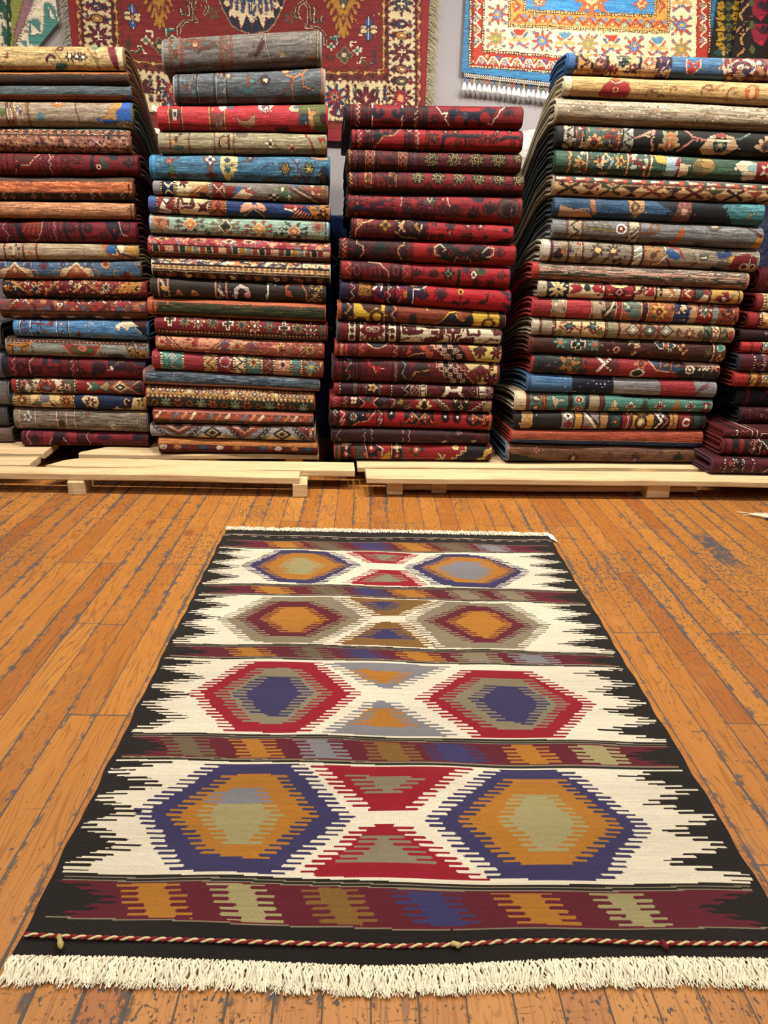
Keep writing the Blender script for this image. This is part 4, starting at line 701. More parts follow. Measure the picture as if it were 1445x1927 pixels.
p.ln([(190, 700), (225, 665), (262, 700), (215, 745), (260, 780)], 9, 'c8a8a0').dm(228, 700, 22, 22, '7ab0a8').zv([485], 22, 70, 9, '5a4a4a').ring(585, 725, 34, 34, 9, 'b8a8a8').ring(585, 725, 18, 18, 12, 'a83a44').ln([(600, 760), (620, 790)], 6, 'b8a8a8').zv(682, 22, 66, 11, '2c1c1c').st(778, 730, 48, 'd8a860', '7a3434', 8).zv(875, 20, 60, 8, '8aa8a0').fl(978, 745, 44, 'd8b094', '5a2c28', 5).zv(1072, 22, 60, 8, 'b86a48').st(1175, 760, 52, '5aa09a', 'd8b050', 8).mot(['d8b060', '5a2c28'], (4, 4), 1.1, 5, 1120, 1250)
p = Rug('2', '2D', (38, 1230, 58, 130, 158, 212), '3a4a5c', 'a0706a', 'steel blue striped rug with pinkish rim jutting out left in the lower second stack')
p.ht(0, .1, '8a5a4c').ab('8fa4b0', .6, 1, .7, t1=.7).ab('22303c', .7, 2, .3).ab('5a7488', .6, 4, .4).ht(.8, 1, 'a07468').vb(38, 48, '9a6a60')
p = Rug('2', '2D', (60, 1192, 170, 212, 316, 354), 'b8904e', 'b05048', 'golden yellow rug above a dark green flower border in the lower second stack')
p.hd(0, .16, 'c8a468', '8a4a34', 26).mot(['5a4a50', 'e0d0b0'], (2, 4), .9, 3, t1=.16)
for i in range(22): p.dm(100+i*49, 196+i*2.4, 20, 17, ['5a3a5a', 'a06a5a', '5a5a6a', '7a6a6a', '7a2430', 'd0b888'][i % 6]).el(100+i*49, 196+i*2.4, 6, 6, 'e0d4b8')
p.hd(.36, .48, '8a5a34', 'd8c498', 30).ht(.48, 1, '2f3a2e').mot(['c08a44', '7a2c28'], (2, 4), 1, 5, t0=.38, t1=.5)
for i in range(14):
    x = 108+i*78; y = 280+i*3.4
    if i % 3 == 0: p.dm(x, y, 26, 26, 'b08a50').dm(x, y, 18, 18, '5a1c20')
    elif i % 3 == 1: p.fl(x, y, 38, '8aa090', '2f3a2e', 8).el(x, y, 12, 12, '9ab0a0')
    else: p.fl(x, y, 36, 'a8652c', '5a2c1c', 6)
p.ht(.94, 1, '5a3024')
p = Rug('2', '2D', (104, 1186, 338, 366, 425, 444), 'a85a48', 'b04848', 'orange red rug with slanted candy stripes, third from the bottom of the second stack')
p.ht(0, .24, 'a8604e').ht(.24, .3, '4a2420')
for i in range(19): p.ln([(120+i*58, 388+i*1.7), (150+i*58, 362+i*1.7)], 18, ['e0c8a0', 'b85a40', '7a7a8c', 'c88a5a'][i % 4])
p.ht(.72, 1, '4a3a2c').mot(['6a4a34', '3a2a22', '8a5a3c'], (3, 6), .6, 4, t0=.7)
p = Rug('2', '2D', (86, 1200, 416, 440, 516, 550), '8f9098', 'b0b0b4', 'pale grey rug with black and rust diamonds, second from the bottom of the second stack')
p.ht(0, .16, '5a3a2c').ab('a8a8ac', .5, 1, .4)
for x, c in ((270, '6a3c2c'), (720, '8a4a34')): p.pg([(x-150, 420+x*.02), (x+150, 420+x*.02), (x, 500+x*.02)], c).pg([(x-90, 420+x*.02), (x+90, 420+x*.02), (x, 475+x*.02)], 'b88a74').dm(x, 430+x*.02, 40, 26, '4a2c28')
for x in (500, 975): p.pg([(x-120, 515+x*.02), (x-70, 475+x*.02), (x, 455+x*.02), (x+70, 475+x*.02), (x+120, 515+x*.02)], 'd0c090').dm(x, 480+x*.02-8, 66, 46, '2a1c1a').dm(x, 472+x*.02, 44, 32, 'a89a70').dm(x, 472+x*.02, 22, 18, '3a2a24')
for i in range(5):
    for x, d in ((120, 1), (410, -1), (620, 1), (880, -1), (1060, 1)): p.ring(x+d*i*18, 432+i*20+x*.02, 13, 11, 7, '3a2020')
p.fls([170, 380, 590, 840], lambda x: 490+x*.02, 18, ['8a2c2c', '5a7a50'], 'd8d0c0', 4).pg([(1080, 450), (1200, 450), (1190, 545)], '7a2c30').mot(['b06a4a', '3a2c2c', 'c8c0b0'], (3, 4), .9, 6, 1090, 1200)
p = Rug('2', '2D', (142, 1215, 530, 550, 620, 640), '7c3230', 'a85a34', 'rust red rug with orange top and white spots at the bottom of the second stack')
p.ht(0, .42, 'b0702e').ab('c88a40', .6, 1, .3, t1=.4).ab('8a5220', .6, 2, .5, t1=.42).ht(.4, .46, '5a2420').mot(['5a2a3a', '3a4458', '8a3434'], (3, 7), .6, 4, t0=.46, t1=.86)
for i, x in enumerate((170, 265, 435, 550, 665, 845, 890, 948, 1060, 1160)): p.el(x, 583+x*.022-8, 26, 14, ['c8b0a0', 'b8804a', '4a5a70', 'e0d4c0', 'b07044', '4a6a80', 'a05a44', 'd8ccc0', 'b8863c', '3a5a70'][i])
p.ht(.88, 1, '5a1c24')

# ------------------------------------------------------------------ stack 3 (red)
def afghan(p, xs, zz=(), c='2a0f1a', zc='d8c4b4', per=36, amp=10, w=8):
    p.vl(list(xs), w, c)
    for z_ in zz: p.zv(z_, amp, per, 7, zc)
    return p
p = Rug('3', '3A', (150, 1345, 46, 66, 208, 228), '7e1726', '1a1618', 'wine red rug with navy S scrolls and white steps topping the all red stack', back='nv')
p.vb(150, 178, '161416').ab('9a1c2a', .6, 1, .3, 680, t1=.7); afghan(p, (195, 255, 275, 292, 310, 545, 565, 585, 600, 645, 665), (228, 622)); p.mot(['3a101e'], (3, 4), .5, 3, 180, 320).mot(['3a101e'], (3, 4), .5, 4, 540, 670).rc(330, 525, 0, 300, '8c1a26').vl([325, 528], 8, 'e8dcd0').curl(370, 110, 38, 30, '1a1f3c', 3.6, 4.2, -1).curl(490, 110, 38, 30, '1a1f3c', 5.8, 4.2, 1).rc(380, 480, 155, 185, '6a1420').vb(670, 700, '3a1420')
p.ln([(760, 75), (795, 125), (830, 115), (815, 155), (850, 200)], 9, 'e4d6cc').st(750, 155, 36, '2e0f1c', '7e1726', 8).pg([(840, 100), (880, 85), (930, 110), (1050, 110), (1110, 75), (1165, 90), (1150, 130), (1080, 200), (900, 210), (850, 150)], '1d1f3c').pg([(900, 80), (1080, 80), (1040, 105), (940, 105)], '9c2430').el(915, 170, 34, 46, '8c2028').el(1090, 150, 36, 40, '98202c').el(955, 135, 16, 30, '50505a').ln([(1225, 75), (1190, 100), (1180, 130), (1155, 160), (1145, 195), (1115, 190)], 8, 'e4d6cc').st(1250, 115, 40, '240e1c', None, 10).el(1010, 185, 40, 26, '7a1a26')
p = Rug('3', '3A', (190, 1345, 208, 232, 356, 388), 'a32028', '201a1c', 'scarlet rug with navy angular bracket shapes, second in the all red stack', back='nv')
p.ab('bc2a32', .6, 1, .2, 690, t1=.6); afghan(p, (215, 270, 320, 545, 602, 690, 705), (240, 630)); p.vb(275, 318, '6a1826').vb(548, 600, '6a1826')
for x in (295, 575): p.ring(x, 222, 14, 15, 9, 'b8987a').dm(x, 275, 18, 30, '341020').dm(x, 330, 18, 24, '341020')
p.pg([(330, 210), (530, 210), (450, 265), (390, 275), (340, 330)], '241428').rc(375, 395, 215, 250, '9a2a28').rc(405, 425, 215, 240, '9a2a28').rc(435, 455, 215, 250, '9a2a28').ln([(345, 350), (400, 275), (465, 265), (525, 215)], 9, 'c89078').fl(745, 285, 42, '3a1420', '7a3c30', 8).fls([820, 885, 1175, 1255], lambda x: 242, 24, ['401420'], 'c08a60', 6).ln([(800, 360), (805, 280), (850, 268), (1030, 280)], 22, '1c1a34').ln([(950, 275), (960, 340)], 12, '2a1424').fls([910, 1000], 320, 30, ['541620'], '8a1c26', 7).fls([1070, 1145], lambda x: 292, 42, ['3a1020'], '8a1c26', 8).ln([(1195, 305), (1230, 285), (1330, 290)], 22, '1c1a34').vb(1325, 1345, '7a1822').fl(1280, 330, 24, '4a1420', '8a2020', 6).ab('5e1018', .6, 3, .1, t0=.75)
p = Rug('3', '3A', (165, 1335, 366, 396, 502, 528), '5c1320', '2a1c1e', 'dark maroon rug with four beige outlined rosettes, third in the all red stack')
p.zv(170, 7, 20, 7, 'c8a060'); afghan(p, (230, 260, 355, 470, 575, 600, 640), (215, 610), zc='8a6068'); p.rc(285, 335, 0, 600, '7c1c26').rc(505, 555, 0, 600, '7c1c26').vl([282, 337, 502, 556], 5, 'b89878')
for x in (310, 530):
    for y in (385, 425, 465): p.ring(x, y, 16, 16, 7, 'a87a5c')
p.fls([410, 430], lambda x: 420+x*.02, 46, ['7c2a26', '6a1e24'], '4a1420', 6).mot(['3a0e1a'], (4, 5), .8, 3, 340, 500)
for x in (725, 880, 1030, 1180, 1318): p.gul(x, 440-(x-725)*.004 if x < 1300 else 425, 54 if x < 1300 else 34, '2a0e14', 'b0a06a', '6a1a20')
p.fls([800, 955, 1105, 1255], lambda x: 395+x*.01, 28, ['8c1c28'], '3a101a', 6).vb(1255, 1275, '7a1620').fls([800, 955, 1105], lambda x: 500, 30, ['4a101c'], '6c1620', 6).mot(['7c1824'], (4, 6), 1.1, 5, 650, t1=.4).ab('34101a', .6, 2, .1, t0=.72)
p = Rug('3', '3A', (170, 1355, 510, 534, 656, 684), '7e1622', '2a1c1e', 'dark red rug with six small beige rosettes in a row in the all red stack')
p.zv(180, 10, 26, 8, 'd0b078'); afghan(p, (205, 225, 345, 420, 495, 520, 560), (210, 550), zc='8a6068'); p.vb(495, 560, '601424').rc(280, 315, 0, 800, '7a1c26').rc(445, 480, 0, 800, '7a1c26').vl([277, 318, 442, 482], 5, 'c0a06a')
for x in (297, 462):
    for y in (530, 580, 630): p.hook(x, y, 12, 6, 'c0a06a')
p.fls([380, 382], lambda x: 540 if x == 380 else 600, 30, ['8a3024', '7a2a22'], '4a1420', 6).mot(['3a0e1a'], (4, 5), .7, 3, 205, 500)
for x in (630, 770, 910, 1045, 1185, 1320): p.gul(x, 555+(x-630)*.015, 46, '2a0e14', 'b8b07a', '7a1a20')
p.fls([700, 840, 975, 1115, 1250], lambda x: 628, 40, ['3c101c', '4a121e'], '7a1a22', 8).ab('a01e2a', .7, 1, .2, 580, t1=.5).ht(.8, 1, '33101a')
for x in (630, 770, 910, 1045, 1185, 1320): p.gul(x, 555+(x-630)*.015, 46, '2a0e14', 'b8b07a', '7a1a20')
p = Rug('3', '3B', (165, 1340, 46, 98, 206, 264), '88192a', '2a2026', 'red rug with a dark round flower at its right end in the all red stack', back='nv')
p.ab('aa2430', .6, 1, .2, 740, t1=.6); afghan(p, (240, 315, 375, 390, 545, 555, 630, 690, 745), (215,), zc='a09a90', amp=12, per=60); p.mot(['3a101e', '30284a', '54101e'], (4, 5), .35, 3, 170, 750).ab('a82432', .8, 4, .5, 170, 740, 0, .6, 9)
p.pg([(395, 75), (430, 110), (460, 80), (500, 120), (530, 75)], '9a1e2c').ln([(520, 75), (520, 110), (510, 140)], 8, 'c0b0a8').st(710, 110, 40, '5a5a50', None, 6).ln([(695, 90), (710, 120), (725, 95)], 7, 'c8bca8').ln([(830, 90), (835, 130), (860, 170), (920, 165)], 7, 'd8c8c0').pal(880, 150, 60, '541622', '3a1020', '7a1a26', 1).pal(800, 200, 60, '54162a', '3a1020', '7a1a26', -1).pg([(975, 90), (1080, 100), (1070, 130), (1020, 120)], '2a1428').fl(1010, 195, 48, '2c0f1c', '4a1420', 8).pal(1120, 190, 56, '3a1424', '2a1020', '5a1620', -1).el(1250, 165, 84, 66, '4a2028').ring(1250, 170, 60, 50, 16, '5a4030').el(1258, 178, 40, 40, '281020').dm(1268, 175, 10, 10, 'd89a78').ring(1300, 180, 34, 50, 10, '7a2a2c').fl(770, 85, 24, '3a101e', '88192a', 6)
p = Rug('3', '3B', (190, 1285, 214, 272, 352, 396), 'a01c28', '2c1e22', 'red rug with white chevron arrows near its left in the all red stack', back='nv')
p.ab('b82630', .6, 1, .2, 690, t1=.7); afghan(p, (200, 360, 375, 472, 685, 697), ()); p.vb(205, 355, '7c1c24').ln([(212, 350), (215, 300), (260, 255), (300, 245), (350, 218)], 8, 'd8c090')
for i in range(3):
    for j in range(3): p.ring(230+i*11, 235+j*15, 5, 6, 4, 'c0946a')
p.fls([305, 290], lambda x: 300 if x == 305 else 330, 44, ['3a1420', '54161e'], '7c1c24', 6).vb(380, 468, '6a1420').fl(412, 270, 40, 'a08a40', '3a1a18', 4).vb(478, 680, '2c1020').ln([(500, 250), (530, 272), (500, 310)], 4, 'e8c09a')
for k, c in ((0, 'e8b080'), (52, '5a2428'), (104, 'b07a4a')): p.ln([(540+k, 242), (508+k, 272), (540+k, 308)], 16, c)
p.ln([(560, 240), (640, 232)], 6, 'c09070').ln([(480, 310), (520, 345), (630, 360)], 7, 'b8986a').rc(648, 660, 265, 295, 'f0c890').el(655, 250, 30, 14, '1a1a34').ln([(480, 238), (540, 230)], 8, 'd8a060').fl(740, 248, 30, '2c1424', 'a01c28', 6).st(852, 275, 40, '3a101c', None, 6).el(850, 328, 6, 14, 'c8a898').fls([975, 1060], 278, 32, ['3a101c'], 'd0b0a0', 6).fls([975, 1060], 278, 22, ['a83038'], 'd8c0b0', 6).fls([735, 790, 950, 985], lambda x: 345, 26, ['34101a'], '7c1c24', 6).pg([(1205, 300), (1240, 290), (1260, 320), (1220, 315)], '240e18').pg([(1080, 335), (1110, 350), (1085, 370)], '34101a').pg([(1130, 390), (1280, 350), (1280, 395)], '1c1224')
p = Rug('3', '3B', (112, 1300, 362, 404, 498, 552), '9c1926', '2a1c1e', 'red rug with two beige outlined hooks at centre right in the all red stack')
p.vb(112, 160, '8a1c28').zv([135], 12, 28, 8, 'd8b098').vl(118, 5, '3a1018'); afghan(p, (165, 590), ()); p.vb(165, 560, '34121e').mot(['5e1a28', '20242c', '481420'], (4, 5), .5, 3, 170, 560).ln([(218, 365), (220, 400), (262, 415), (265, 450), (240, 490)], 8, 'c89a80').ln([(540, 380), (535, 410), (500, 420), (498, 460), (520, 500)], 8, 'c89a80').zv([300, 470], 22, 80, 14, '6a1c28').el(380, 425, 34, 34, '1f2a28').vb(560, 600, '6a1624').pal(580, 440, 30, '8c1c28', '3a101e', '8c1c28')
p.ab('b8222e', .6, 1, .3, 600, t1=.6).st(715, 440, 38, '4a101c', None, 10).st(1190, 455, 40, '4a101c', None, 10).pg([(760, 400), (840, 395), (1080, 410), (1130, 420), (1120, 500), (1040, 520), (860, 520), (770, 490)], '200e16').ln([(780, 480), (745, 465), (740, 420), (780, 400), (820, 435), (800, 450)], 8, 'c8b498').ln([(1100, 490), (1145, 475), (1148, 430), (1110, 420), (1070, 455)], 8, 'c8b498').el(945, 425, 34, 28, '6a1a24').fls([855, 1030], 460, 26, ['7a1824'], '2a0e16', 4).ln([(880, 520), (895, 485), (915, 500), (940, 490), (970, 500), (985, 490), (1000, 525)], 7, 'b08a70').pg([(915, 490), (940, 480), (965, 490), (940, 515)], '8a2428').ln([(880, 410), (1010, 405)], 14, '7a1824')
p = Rug('3', '3B', (118, 1260, 510, 562, 636, 706), 'a02028', '241a22', 'red rug with a small white ring and dark leaf sprigs in the all red stack', back='nv')
p.ab('b82a30', .6, 1, .2, 600, t1=.7); afghan(p, (190, 245, 255, 450, 510, 520, 590), (160, 545), amp=18, per=60, zc='b8908c'); p.vb(195, 240, '50182a').vb(455, 508, '50182a').ring(220, 575, 18, 30, 12, '8a3a48').ring(482, 580, 18, 30, 12, '8a3a48').vb(262, 445, '7a1a28').pg([(265, 520), (310, 520), (380, 560), (420, 640), (300, 600)], '44142a').ln([(300, 525), (370, 530), (430, 590), (440, 650)], 9, 'c8a088').ln([(310, 620), (310, 565), (340, 560), (345, 600)], 16, '8a2228').ln([(375, 620), (370, 560)], 18, '8a2228')
for x, y in ((625, 595), (740, 600)): p.pal(x, y+20, 40, '3a1018', '541420', '3a1018')
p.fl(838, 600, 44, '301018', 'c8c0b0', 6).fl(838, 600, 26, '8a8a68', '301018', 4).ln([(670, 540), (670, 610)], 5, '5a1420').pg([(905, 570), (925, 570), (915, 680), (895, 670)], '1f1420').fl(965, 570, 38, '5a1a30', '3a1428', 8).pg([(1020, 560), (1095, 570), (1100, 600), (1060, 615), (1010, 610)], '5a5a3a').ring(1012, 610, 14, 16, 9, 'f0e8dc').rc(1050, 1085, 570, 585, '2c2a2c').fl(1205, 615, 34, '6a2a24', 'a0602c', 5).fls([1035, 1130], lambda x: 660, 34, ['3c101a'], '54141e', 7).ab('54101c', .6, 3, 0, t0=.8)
p = Rug('3', '3B', (118, 1262, 650, 722, 786, 862), 'b3182a', '2a2a4a', 'crimson rug with navy corner and dark leaves above the yellow ended one', back='nv')
p.ab('c62434', .5, 1, .3, 590, t1=.6).vb(118, 165, '2c2448').vb(165, 590, '7a1a2e').mot(['2c2248', 'a8203a', '3a1430'], (4, 6), .4, 3, 165, 590); afghan(p, (215, 325, 420, 475), (190, 435), amp=14, per=50)
for i in range(5):
    for j in range(5): p.ring(240+i*16, 662+j*20, 6, 8, 5, 'c0903c')
p.ln([(330, 710), (360, 680), (392, 665), (380, 720)], 12, 'e8e0e0').ln([(345, 670), (375, 690)], 8, 'e8e0e0').ln([(490, 690), (525, 740), (500, 790)], 9, 'e0ccd0').pg([(500, 690), (560, 740), (520, 800)], 'a02040').el(545, 740, 14, 24, 'b07a30').pg([(560, 690), (700, 690), (620, 750), (600, 800), (560, 800)], '2c2448').ln([(598, 800), (598, 712), (660, 710), (700, 685)], 9, 'e0d4d0').el(600, 685, 20, 12, 'c08a30').pal(660, 770, 50, '2c2044', '3a1830', '5a1830').fl(785, 740, 52, '6a1226', '400f20', 9).pg([(750, 730), (830, 740), (790, 790)], '4e1024').dm(922, 730, 26, 26, 'd0a040').dm(922, 730, 12, 12, '6a1420').ln([(922, 750), (915, 820)], 9, '48101e').pg([(870, 770), (910, 800), (910, 815), (865, 800)], '3c1020').pg([(935, 800), (985, 770), (980, 800), (940, 815)], '3c1020').ln([(1110, 740), (1100, 790), (1040, 800)], 10, '3c1020').pg([(1040, 790), (1100, 780), (1080, 815)], '44101e').pg([(1180, 715), (1262, 740), (1262, 790), (1230, 760)], '3a1a3a').pg([(1200, 800), (1262, 820), (1262, 860)], '4a1428')
p = Rug('3', '3C', (140, 1332, 114, 188, 238, 300), '8c4428', 'a05a34', 'rust rug with bright yellow end panels, tenth in the all red stack', back='ru')
p.vb(140, 160, 'a05a36').vb(165, 235, '1c2230').zv(205, 20, 74, 14, 'b0603a').zv(214, 20, 74, 5, 'e0c080').vb(245, 470, 'd0ac3c').ab('e2c458', .6, 1, .2, 245, 470).pg([(285, 110), (445, 115), (440, 170), (400, 150), (360, 190), (320, 165)], '4a2018').ring(410, 215, 40, 40, 22, '5a2c1c').el(290, 240, 46, 20, '4a2018').vl([240, 473], 8, '3a1c18').vb(478, 560, '7a2c20').pg([(480, 120), (545, 130), (545, 260), (500, 260)], '1c2230').zv(525, 18, 80, 16, 'b05a34').zv(534, 18, 80, 5, 'e0c080').ab('a8583a', .5, 2, .3, 565, 900).ab('6a3220', .5, 3, .6, 565, 900)
p.pg([(640, 215), (655, 195), (665, 205), (680, 195), (692, 220), (690, 270), (640, 265)], '2c2e20').pg([(755, 150), (775, 150), (770, 180)], 'd8b048').ln([(800, 165), (830, 165), (850, 185)], 7, '6a4a24').pg([(820, 280), (885, 230), (930, 185), (970, 180), (1040, 240), (1100, 180), (1100, 290), (960, 290)], '20222c').ln([(825, 275), (880, 240), (925, 190), (975, 178), (1035, 245), (1000, 235), (975, 200)], 10, 'dcb44c').pg([(975, 170), (1010, 180), (1040, 240), (1000, 240)], 'a85a3a').pg([(1090, 200), (1110, 175), (1290, 185), (1310, 290), (1060, 290), (1120, 270)], 'd0ac40').ab('e4ca60', .6, 4, .1, 1100, 1300).ring(1215, 265, 40, 30, 18, '6a3420').ln([(1210, 185), (1212, 235)], 10, '7a4a24').vb(1290, 1332, '3a2418').pg([(880, 260), (1000, 265), (950, 292)], '6a2c20')
p = Rug('3', '3C', (135, 1300, 242, 306, 394, 418), '6e1a26', '5a5a58', 'cream and maroon stepped rug below the yellow ended one in the all red stack')
p.vb(135, 150, '4a4848').vb(150, 205, '74202c').vb(210, 260, 'e0d6bc').vb(290, 470, 'e2d8bc').vb(495, 548, 'e0d6bc').vb(580, 1300, 'e0d6bc').vl([270, 283, 478, 488, 555, 572], 7, '3a1420')
for x in (235, 520):
    for y in (265, 310, 355): p.el(x, y+x*.01, 15, 17, '2a1218').el(x, y+x*.01, 7, 8, '8a2a30')
p.el(380, 310, 84, 46, '7a1f2a').fl(380, 310, 90, '7a1f2a', '7a1f2a', 12).el(380, 305, 50, 20, 'e8dcc8').el(380, 305, 42, 14, '7a1f2a').el(380, 305, 26, 7, 'c8b8a0').ln([(300, 365), (330, 380), (430, 385), (460, 370)], 7, '2a1c1c').ln([(300, 270), (310, 260)], 6, '2a1c1c')
p.pg([(590, 280), (690, 285), (690, 310), (735, 315), (735, 335), (660, 345), (590, 340)], '5e1822').el(620, 310, 8, 6, 'e8dcc8').ln([(580, 380), (640, 370), (740, 385)], 8, '2a1c1c').pg([(750, 290), (890, 300), (890, 380), (830, 400), (750, 395), (750, 370), (860, 355), (800, 340), (780, 310)], '641a26').rc(785, 860, 305, 340, 'e0d6bc').rc(800, 845, 318, 345, '641a26').pg([(890, 300), (1040, 305), (1015, 330), (1015, 360), (985, 370), (985, 400), (930, 400), (925, 360), (895, 340)], '641a26').ln([(905, 300), (905, 335), (940, 345), (945, 400)], 8, 'e8dcc4').ln([(1020, 305), (1010, 340), (975, 345), (970, 400)], 8, 'e8dcc4').dm(955, 310, 16, 14, 'd8b898').pg([(1015, 370), (1110, 360), (1110, 415), (990, 405)], '641a26').ln([(1060, 310), (1060, 345), (1140, 345), (1140, 320)], 16, '641a26').pg([(1230, 310), (1300, 315), (1300, 350), (1250, 350)], '641a26').ln([(1190, 400), (1230, 375), (1280, 385)], 9, '3a1a1c').pg([(590, 390), (700, 360), (750, 400)], 'e0d6bc')
p = Rug('3', '3C', (122, 1300, 396, 432, 496, 546), '7c2426', 'a04a3a', 'orange red rug with black flowered diagonal and cream corner in the lower red stack')
p.vb(122, 212, 'b04a34').zv(160, 8, 18, 6, 'd8b898').vl([140, 180, 210, 272, 522, 570], 6, '3c1218').vb(280, 330, '8a2c28').zv(300, 18, 46, 12, 'c06a48').zv(238, 14, 40, 10, '3a141c').pg([(335, 405), (510, 405), (440, 440), (390, 440)], '1c1c2c').ln([(340, 405), (390, 440), (440, 440), (500, 405)], 8, 'd8b898').rc(345, 385, 450, 500, '6a1c20').rc(440, 500, 440, 505, '7a2422').zv(545, 16, 44, 11, 'd08a5c').vb(570, 620, '54161e').pg([(620, 480), (650, 430), (760, 425), (830, 450), (800, 520)], 'b4583a').pal(690, 470, 46, '5a1820', '3a1218', '5a1820').pg([(630, 520), (660, 470), (750, 460), (790, 520)], '541620').ln([(640, 500), (700, 480), (760, 475), (775, 500)], 8, 'd8a888')
p.pg([(830, 415), (990, 425), (1070, 530), (920, 540)], '1a1420').stair(795, 425, 920, 530, 5, 9, 'dcb898').stair(1000, 430, 1100, 535, 4, 9, 'b8603c').stair(770, 440, 890, 530, 5, 10, '5a1820')
for x, y in ((855, 430), (890, 460), (920, 500), (935, 430), (970, 462), (1000, 500), (945, 530)): p.ring(x-8, y-8, 8, 8, 6, 'd8b0a0').ring(x+8, y-8, 8, 8, 6, 'd8b0a0').ring(x-8, y+8, 8, 8, 6, 'd8b0a0').ring(x+8, y+8, 8, 8, 6, 'd8b0a0')
p.pg([(1010, 430), (1090, 430), (1150, 540), (1080, 540)], 'a04a30').pg([(1060, 430), (1300, 440), (1300, 545), (1130, 540), (1100, 480)], 'dcc880').pal(1150, 440, 56, '5a2018', '7a2c1c', '3a1418', 1).fl(1265, 480, 44, '5a1a1c', '8a2a24', 6).pg([(1250, 420), (1300, 435), (1300, 460), (1260, 450)], '3a1418')
p = Rug('3', '3C', (104, 1285, 504, 552, 686, 714), '641523', '4a2a34', 'maroon rug with white vine border and black flowered diagonal in the red stack')
p.ab('7c1a2a', .5, 1, .4); afghan(p, (120, 170, 235, 280, 290, 520, 570), ()); p.vb(175, 232, '2a101c').ln([(180, 515), (230, 535), (190, 600), (228, 640), (190, 690)], 7, 'b0a8a0').el(197, 555, 18, 22, '7c1a2a').el(215, 610, 16, 16, '7c1a2a').zv([255, 545], 9, 16, 5, 'c0a8a8').vb(250, 262, '2a101c').mot(['3a1020'], (4, 5), .6, 3, 105, 170).ln([(320, 520), (350, 530), (360, 570), (390, 575)], 12, 'c03a44').ln([(385, 580), (400, 615), (420, 580), (460, 590)], 8, 'e0a090').pg([(400, 560), (440, 570), (430, 610), (395, 605)], 'a82430').fls([320, 410, 470], lambda x: 620 if x < 400 else 545, 30, ['40121e'], '641523', 7).vb(575, 640, '34101e').ln([(590, 540), (615, 560), (590, 620), (620, 660)], 6, '9a98a0').pg([(640, 620), (680, 570), (780, 565), (800, 640), (760, 690), (650, 690)], '3e121a').ln([(650, 660), (690, 610), (780, 600)], 9, 'c0905a').pal(720, 600, 50, '2c2420', '3a1a1a', '54161e').el(740, 660, 60, 24, '6a1a20')
p.stair(790, 550, 920, 700, 6, 12, '7c2428').stair(815, 548, 940, 700, 6, 7, 'd0a090').pg([(845, 545), (960, 550), (1090, 700), (940, 700)], '170f18').stair(960, 550, 1110, 700, 6, 8, 'c89878').stair(990, 550, 1135, 700, 6, 12, '8a3028')
for x, y in ((868, 560), (900, 597), (938, 565), (975, 600), (932, 632), (1000, 637), (958, 672), (1028, 672)): p.ring(x-8, y-8, 8, 8, 6, 'd8b0a0').ring(x+8, y-8, 8, 8, 6, 'd8b0a0').ring(x-8, y+8, 8, 8, 6, 'd8b0a0').ring(x+8, y+8, 8, 8, 6, 'd8b0a0')
p.pg([(1030, 550), (1285, 555), (1285, 710), (1150, 712), (1120, 640), (1080, 600)], 'dcc690').pal(1150, 580, 80, '7a2c1c', '5a2018', '8a2c24', 1).fl(1235, 670, 56, '4a1a20', '8c2028', 6).rc(1215, 1245, 555, 600, '5a1c1c').vb(1270, 1285, '8a3a30')
p = Rug('3', '3D', (114, 1242, 84, 108, 166, 198), '5a1422', '8a2a30', 'dark maroon rug with white outlined double hook at right in the lower red stack')
p.vb(114, 140, '8a2430').vd(148, 10, '1c0e14', 'e0d0c0', 20); afghan(p, (165, 240, 275, 300, 520, 600), ()); p.vb(170, 235, '441628').zv(205, 24, 60, 10, '2c1024').vb(245, 272, '6a5a54').vb(310, 330, '6a1a24').vb(333, 345, '5a5a54').rc(345, 420, 80, 200, '2a1c20').fl(382, 115, 36, 'd0b888', '8a5a2c', 5).vb(422, 440, '6a5a54').vb(445, 480, '6a1a24').vd(516, 8, '1c0e14', 'c8b8a8', 20).zv(560, 26, 60, 12, '341028').vb(605, 640, '2c1820').zv(622, 16, 50, 7, 'c8b8a8').vl([655, 715], 5, 'c8b8a8').zv([672, 700], 14, 44, 6, 'c0b0a4').rc(725, 755, 60, 220, 'e0d4bc').ln([(730, 110), (750, 110)], 8, '3a1818').ln([(732, 140), (748, 140)], 8, '3a1818').vl(765, 6, 'c8b8a8')
p.zv([810], 30, 110, 12, '6a6058').pg([(800, 100), (900, 105), (860, 160), (800, 190)], '6a1a26').ln([(850, 105), (940, 190)], 10, '2a0e1a').ln([(1080, 110), (980, 190)], 10, '2a0e1a').pg([(870, 180), (895, 150), (900, 110), (930, 105), (940, 125), (980, 125), (990, 108), (1020, 115), (1010, 150), (1045, 185), (1010, 175), (985, 145), (930, 145), (905, 185)], 'e4dcc8').pg([(1060, 120), (1110, 115), (1100, 190), (1050, 190)], '4e1424').zv(1095, 26, 90, 9, '8a5060').rc(1145, 1185, 60, 240, 'dcd0b8').ln([(1150, 145), (1180, 145)], 9, '3a1818').ln([(1152, 170), (1152, 190)], 9, '3a1818').ln([(1172, 170), (1172, 190)], 9, '3a1818').zv([1210, 1228], 14, 46, 6, 'c8b8a8').vl([1130, 1192], 6, 'c8b8a8')
p = Rug('3', '3D', (84, 1232, 156, 202, 262, 294), '6c1622', '7a2028', 'red rug with stepped outlines and pale lily motif in the lower red stack')
p.vb(84, 160, '9a2432').zv([115, 185], 14, 34, 7, 'd8a098').vl([160, 215, 275, 430, 500, 540], 6, '2a0e16').vb(220, 272, '40121a')
for x in (237, 257):
    for y in (185, 212): p.el(x, y, 11, 12, 'e8ccb0')
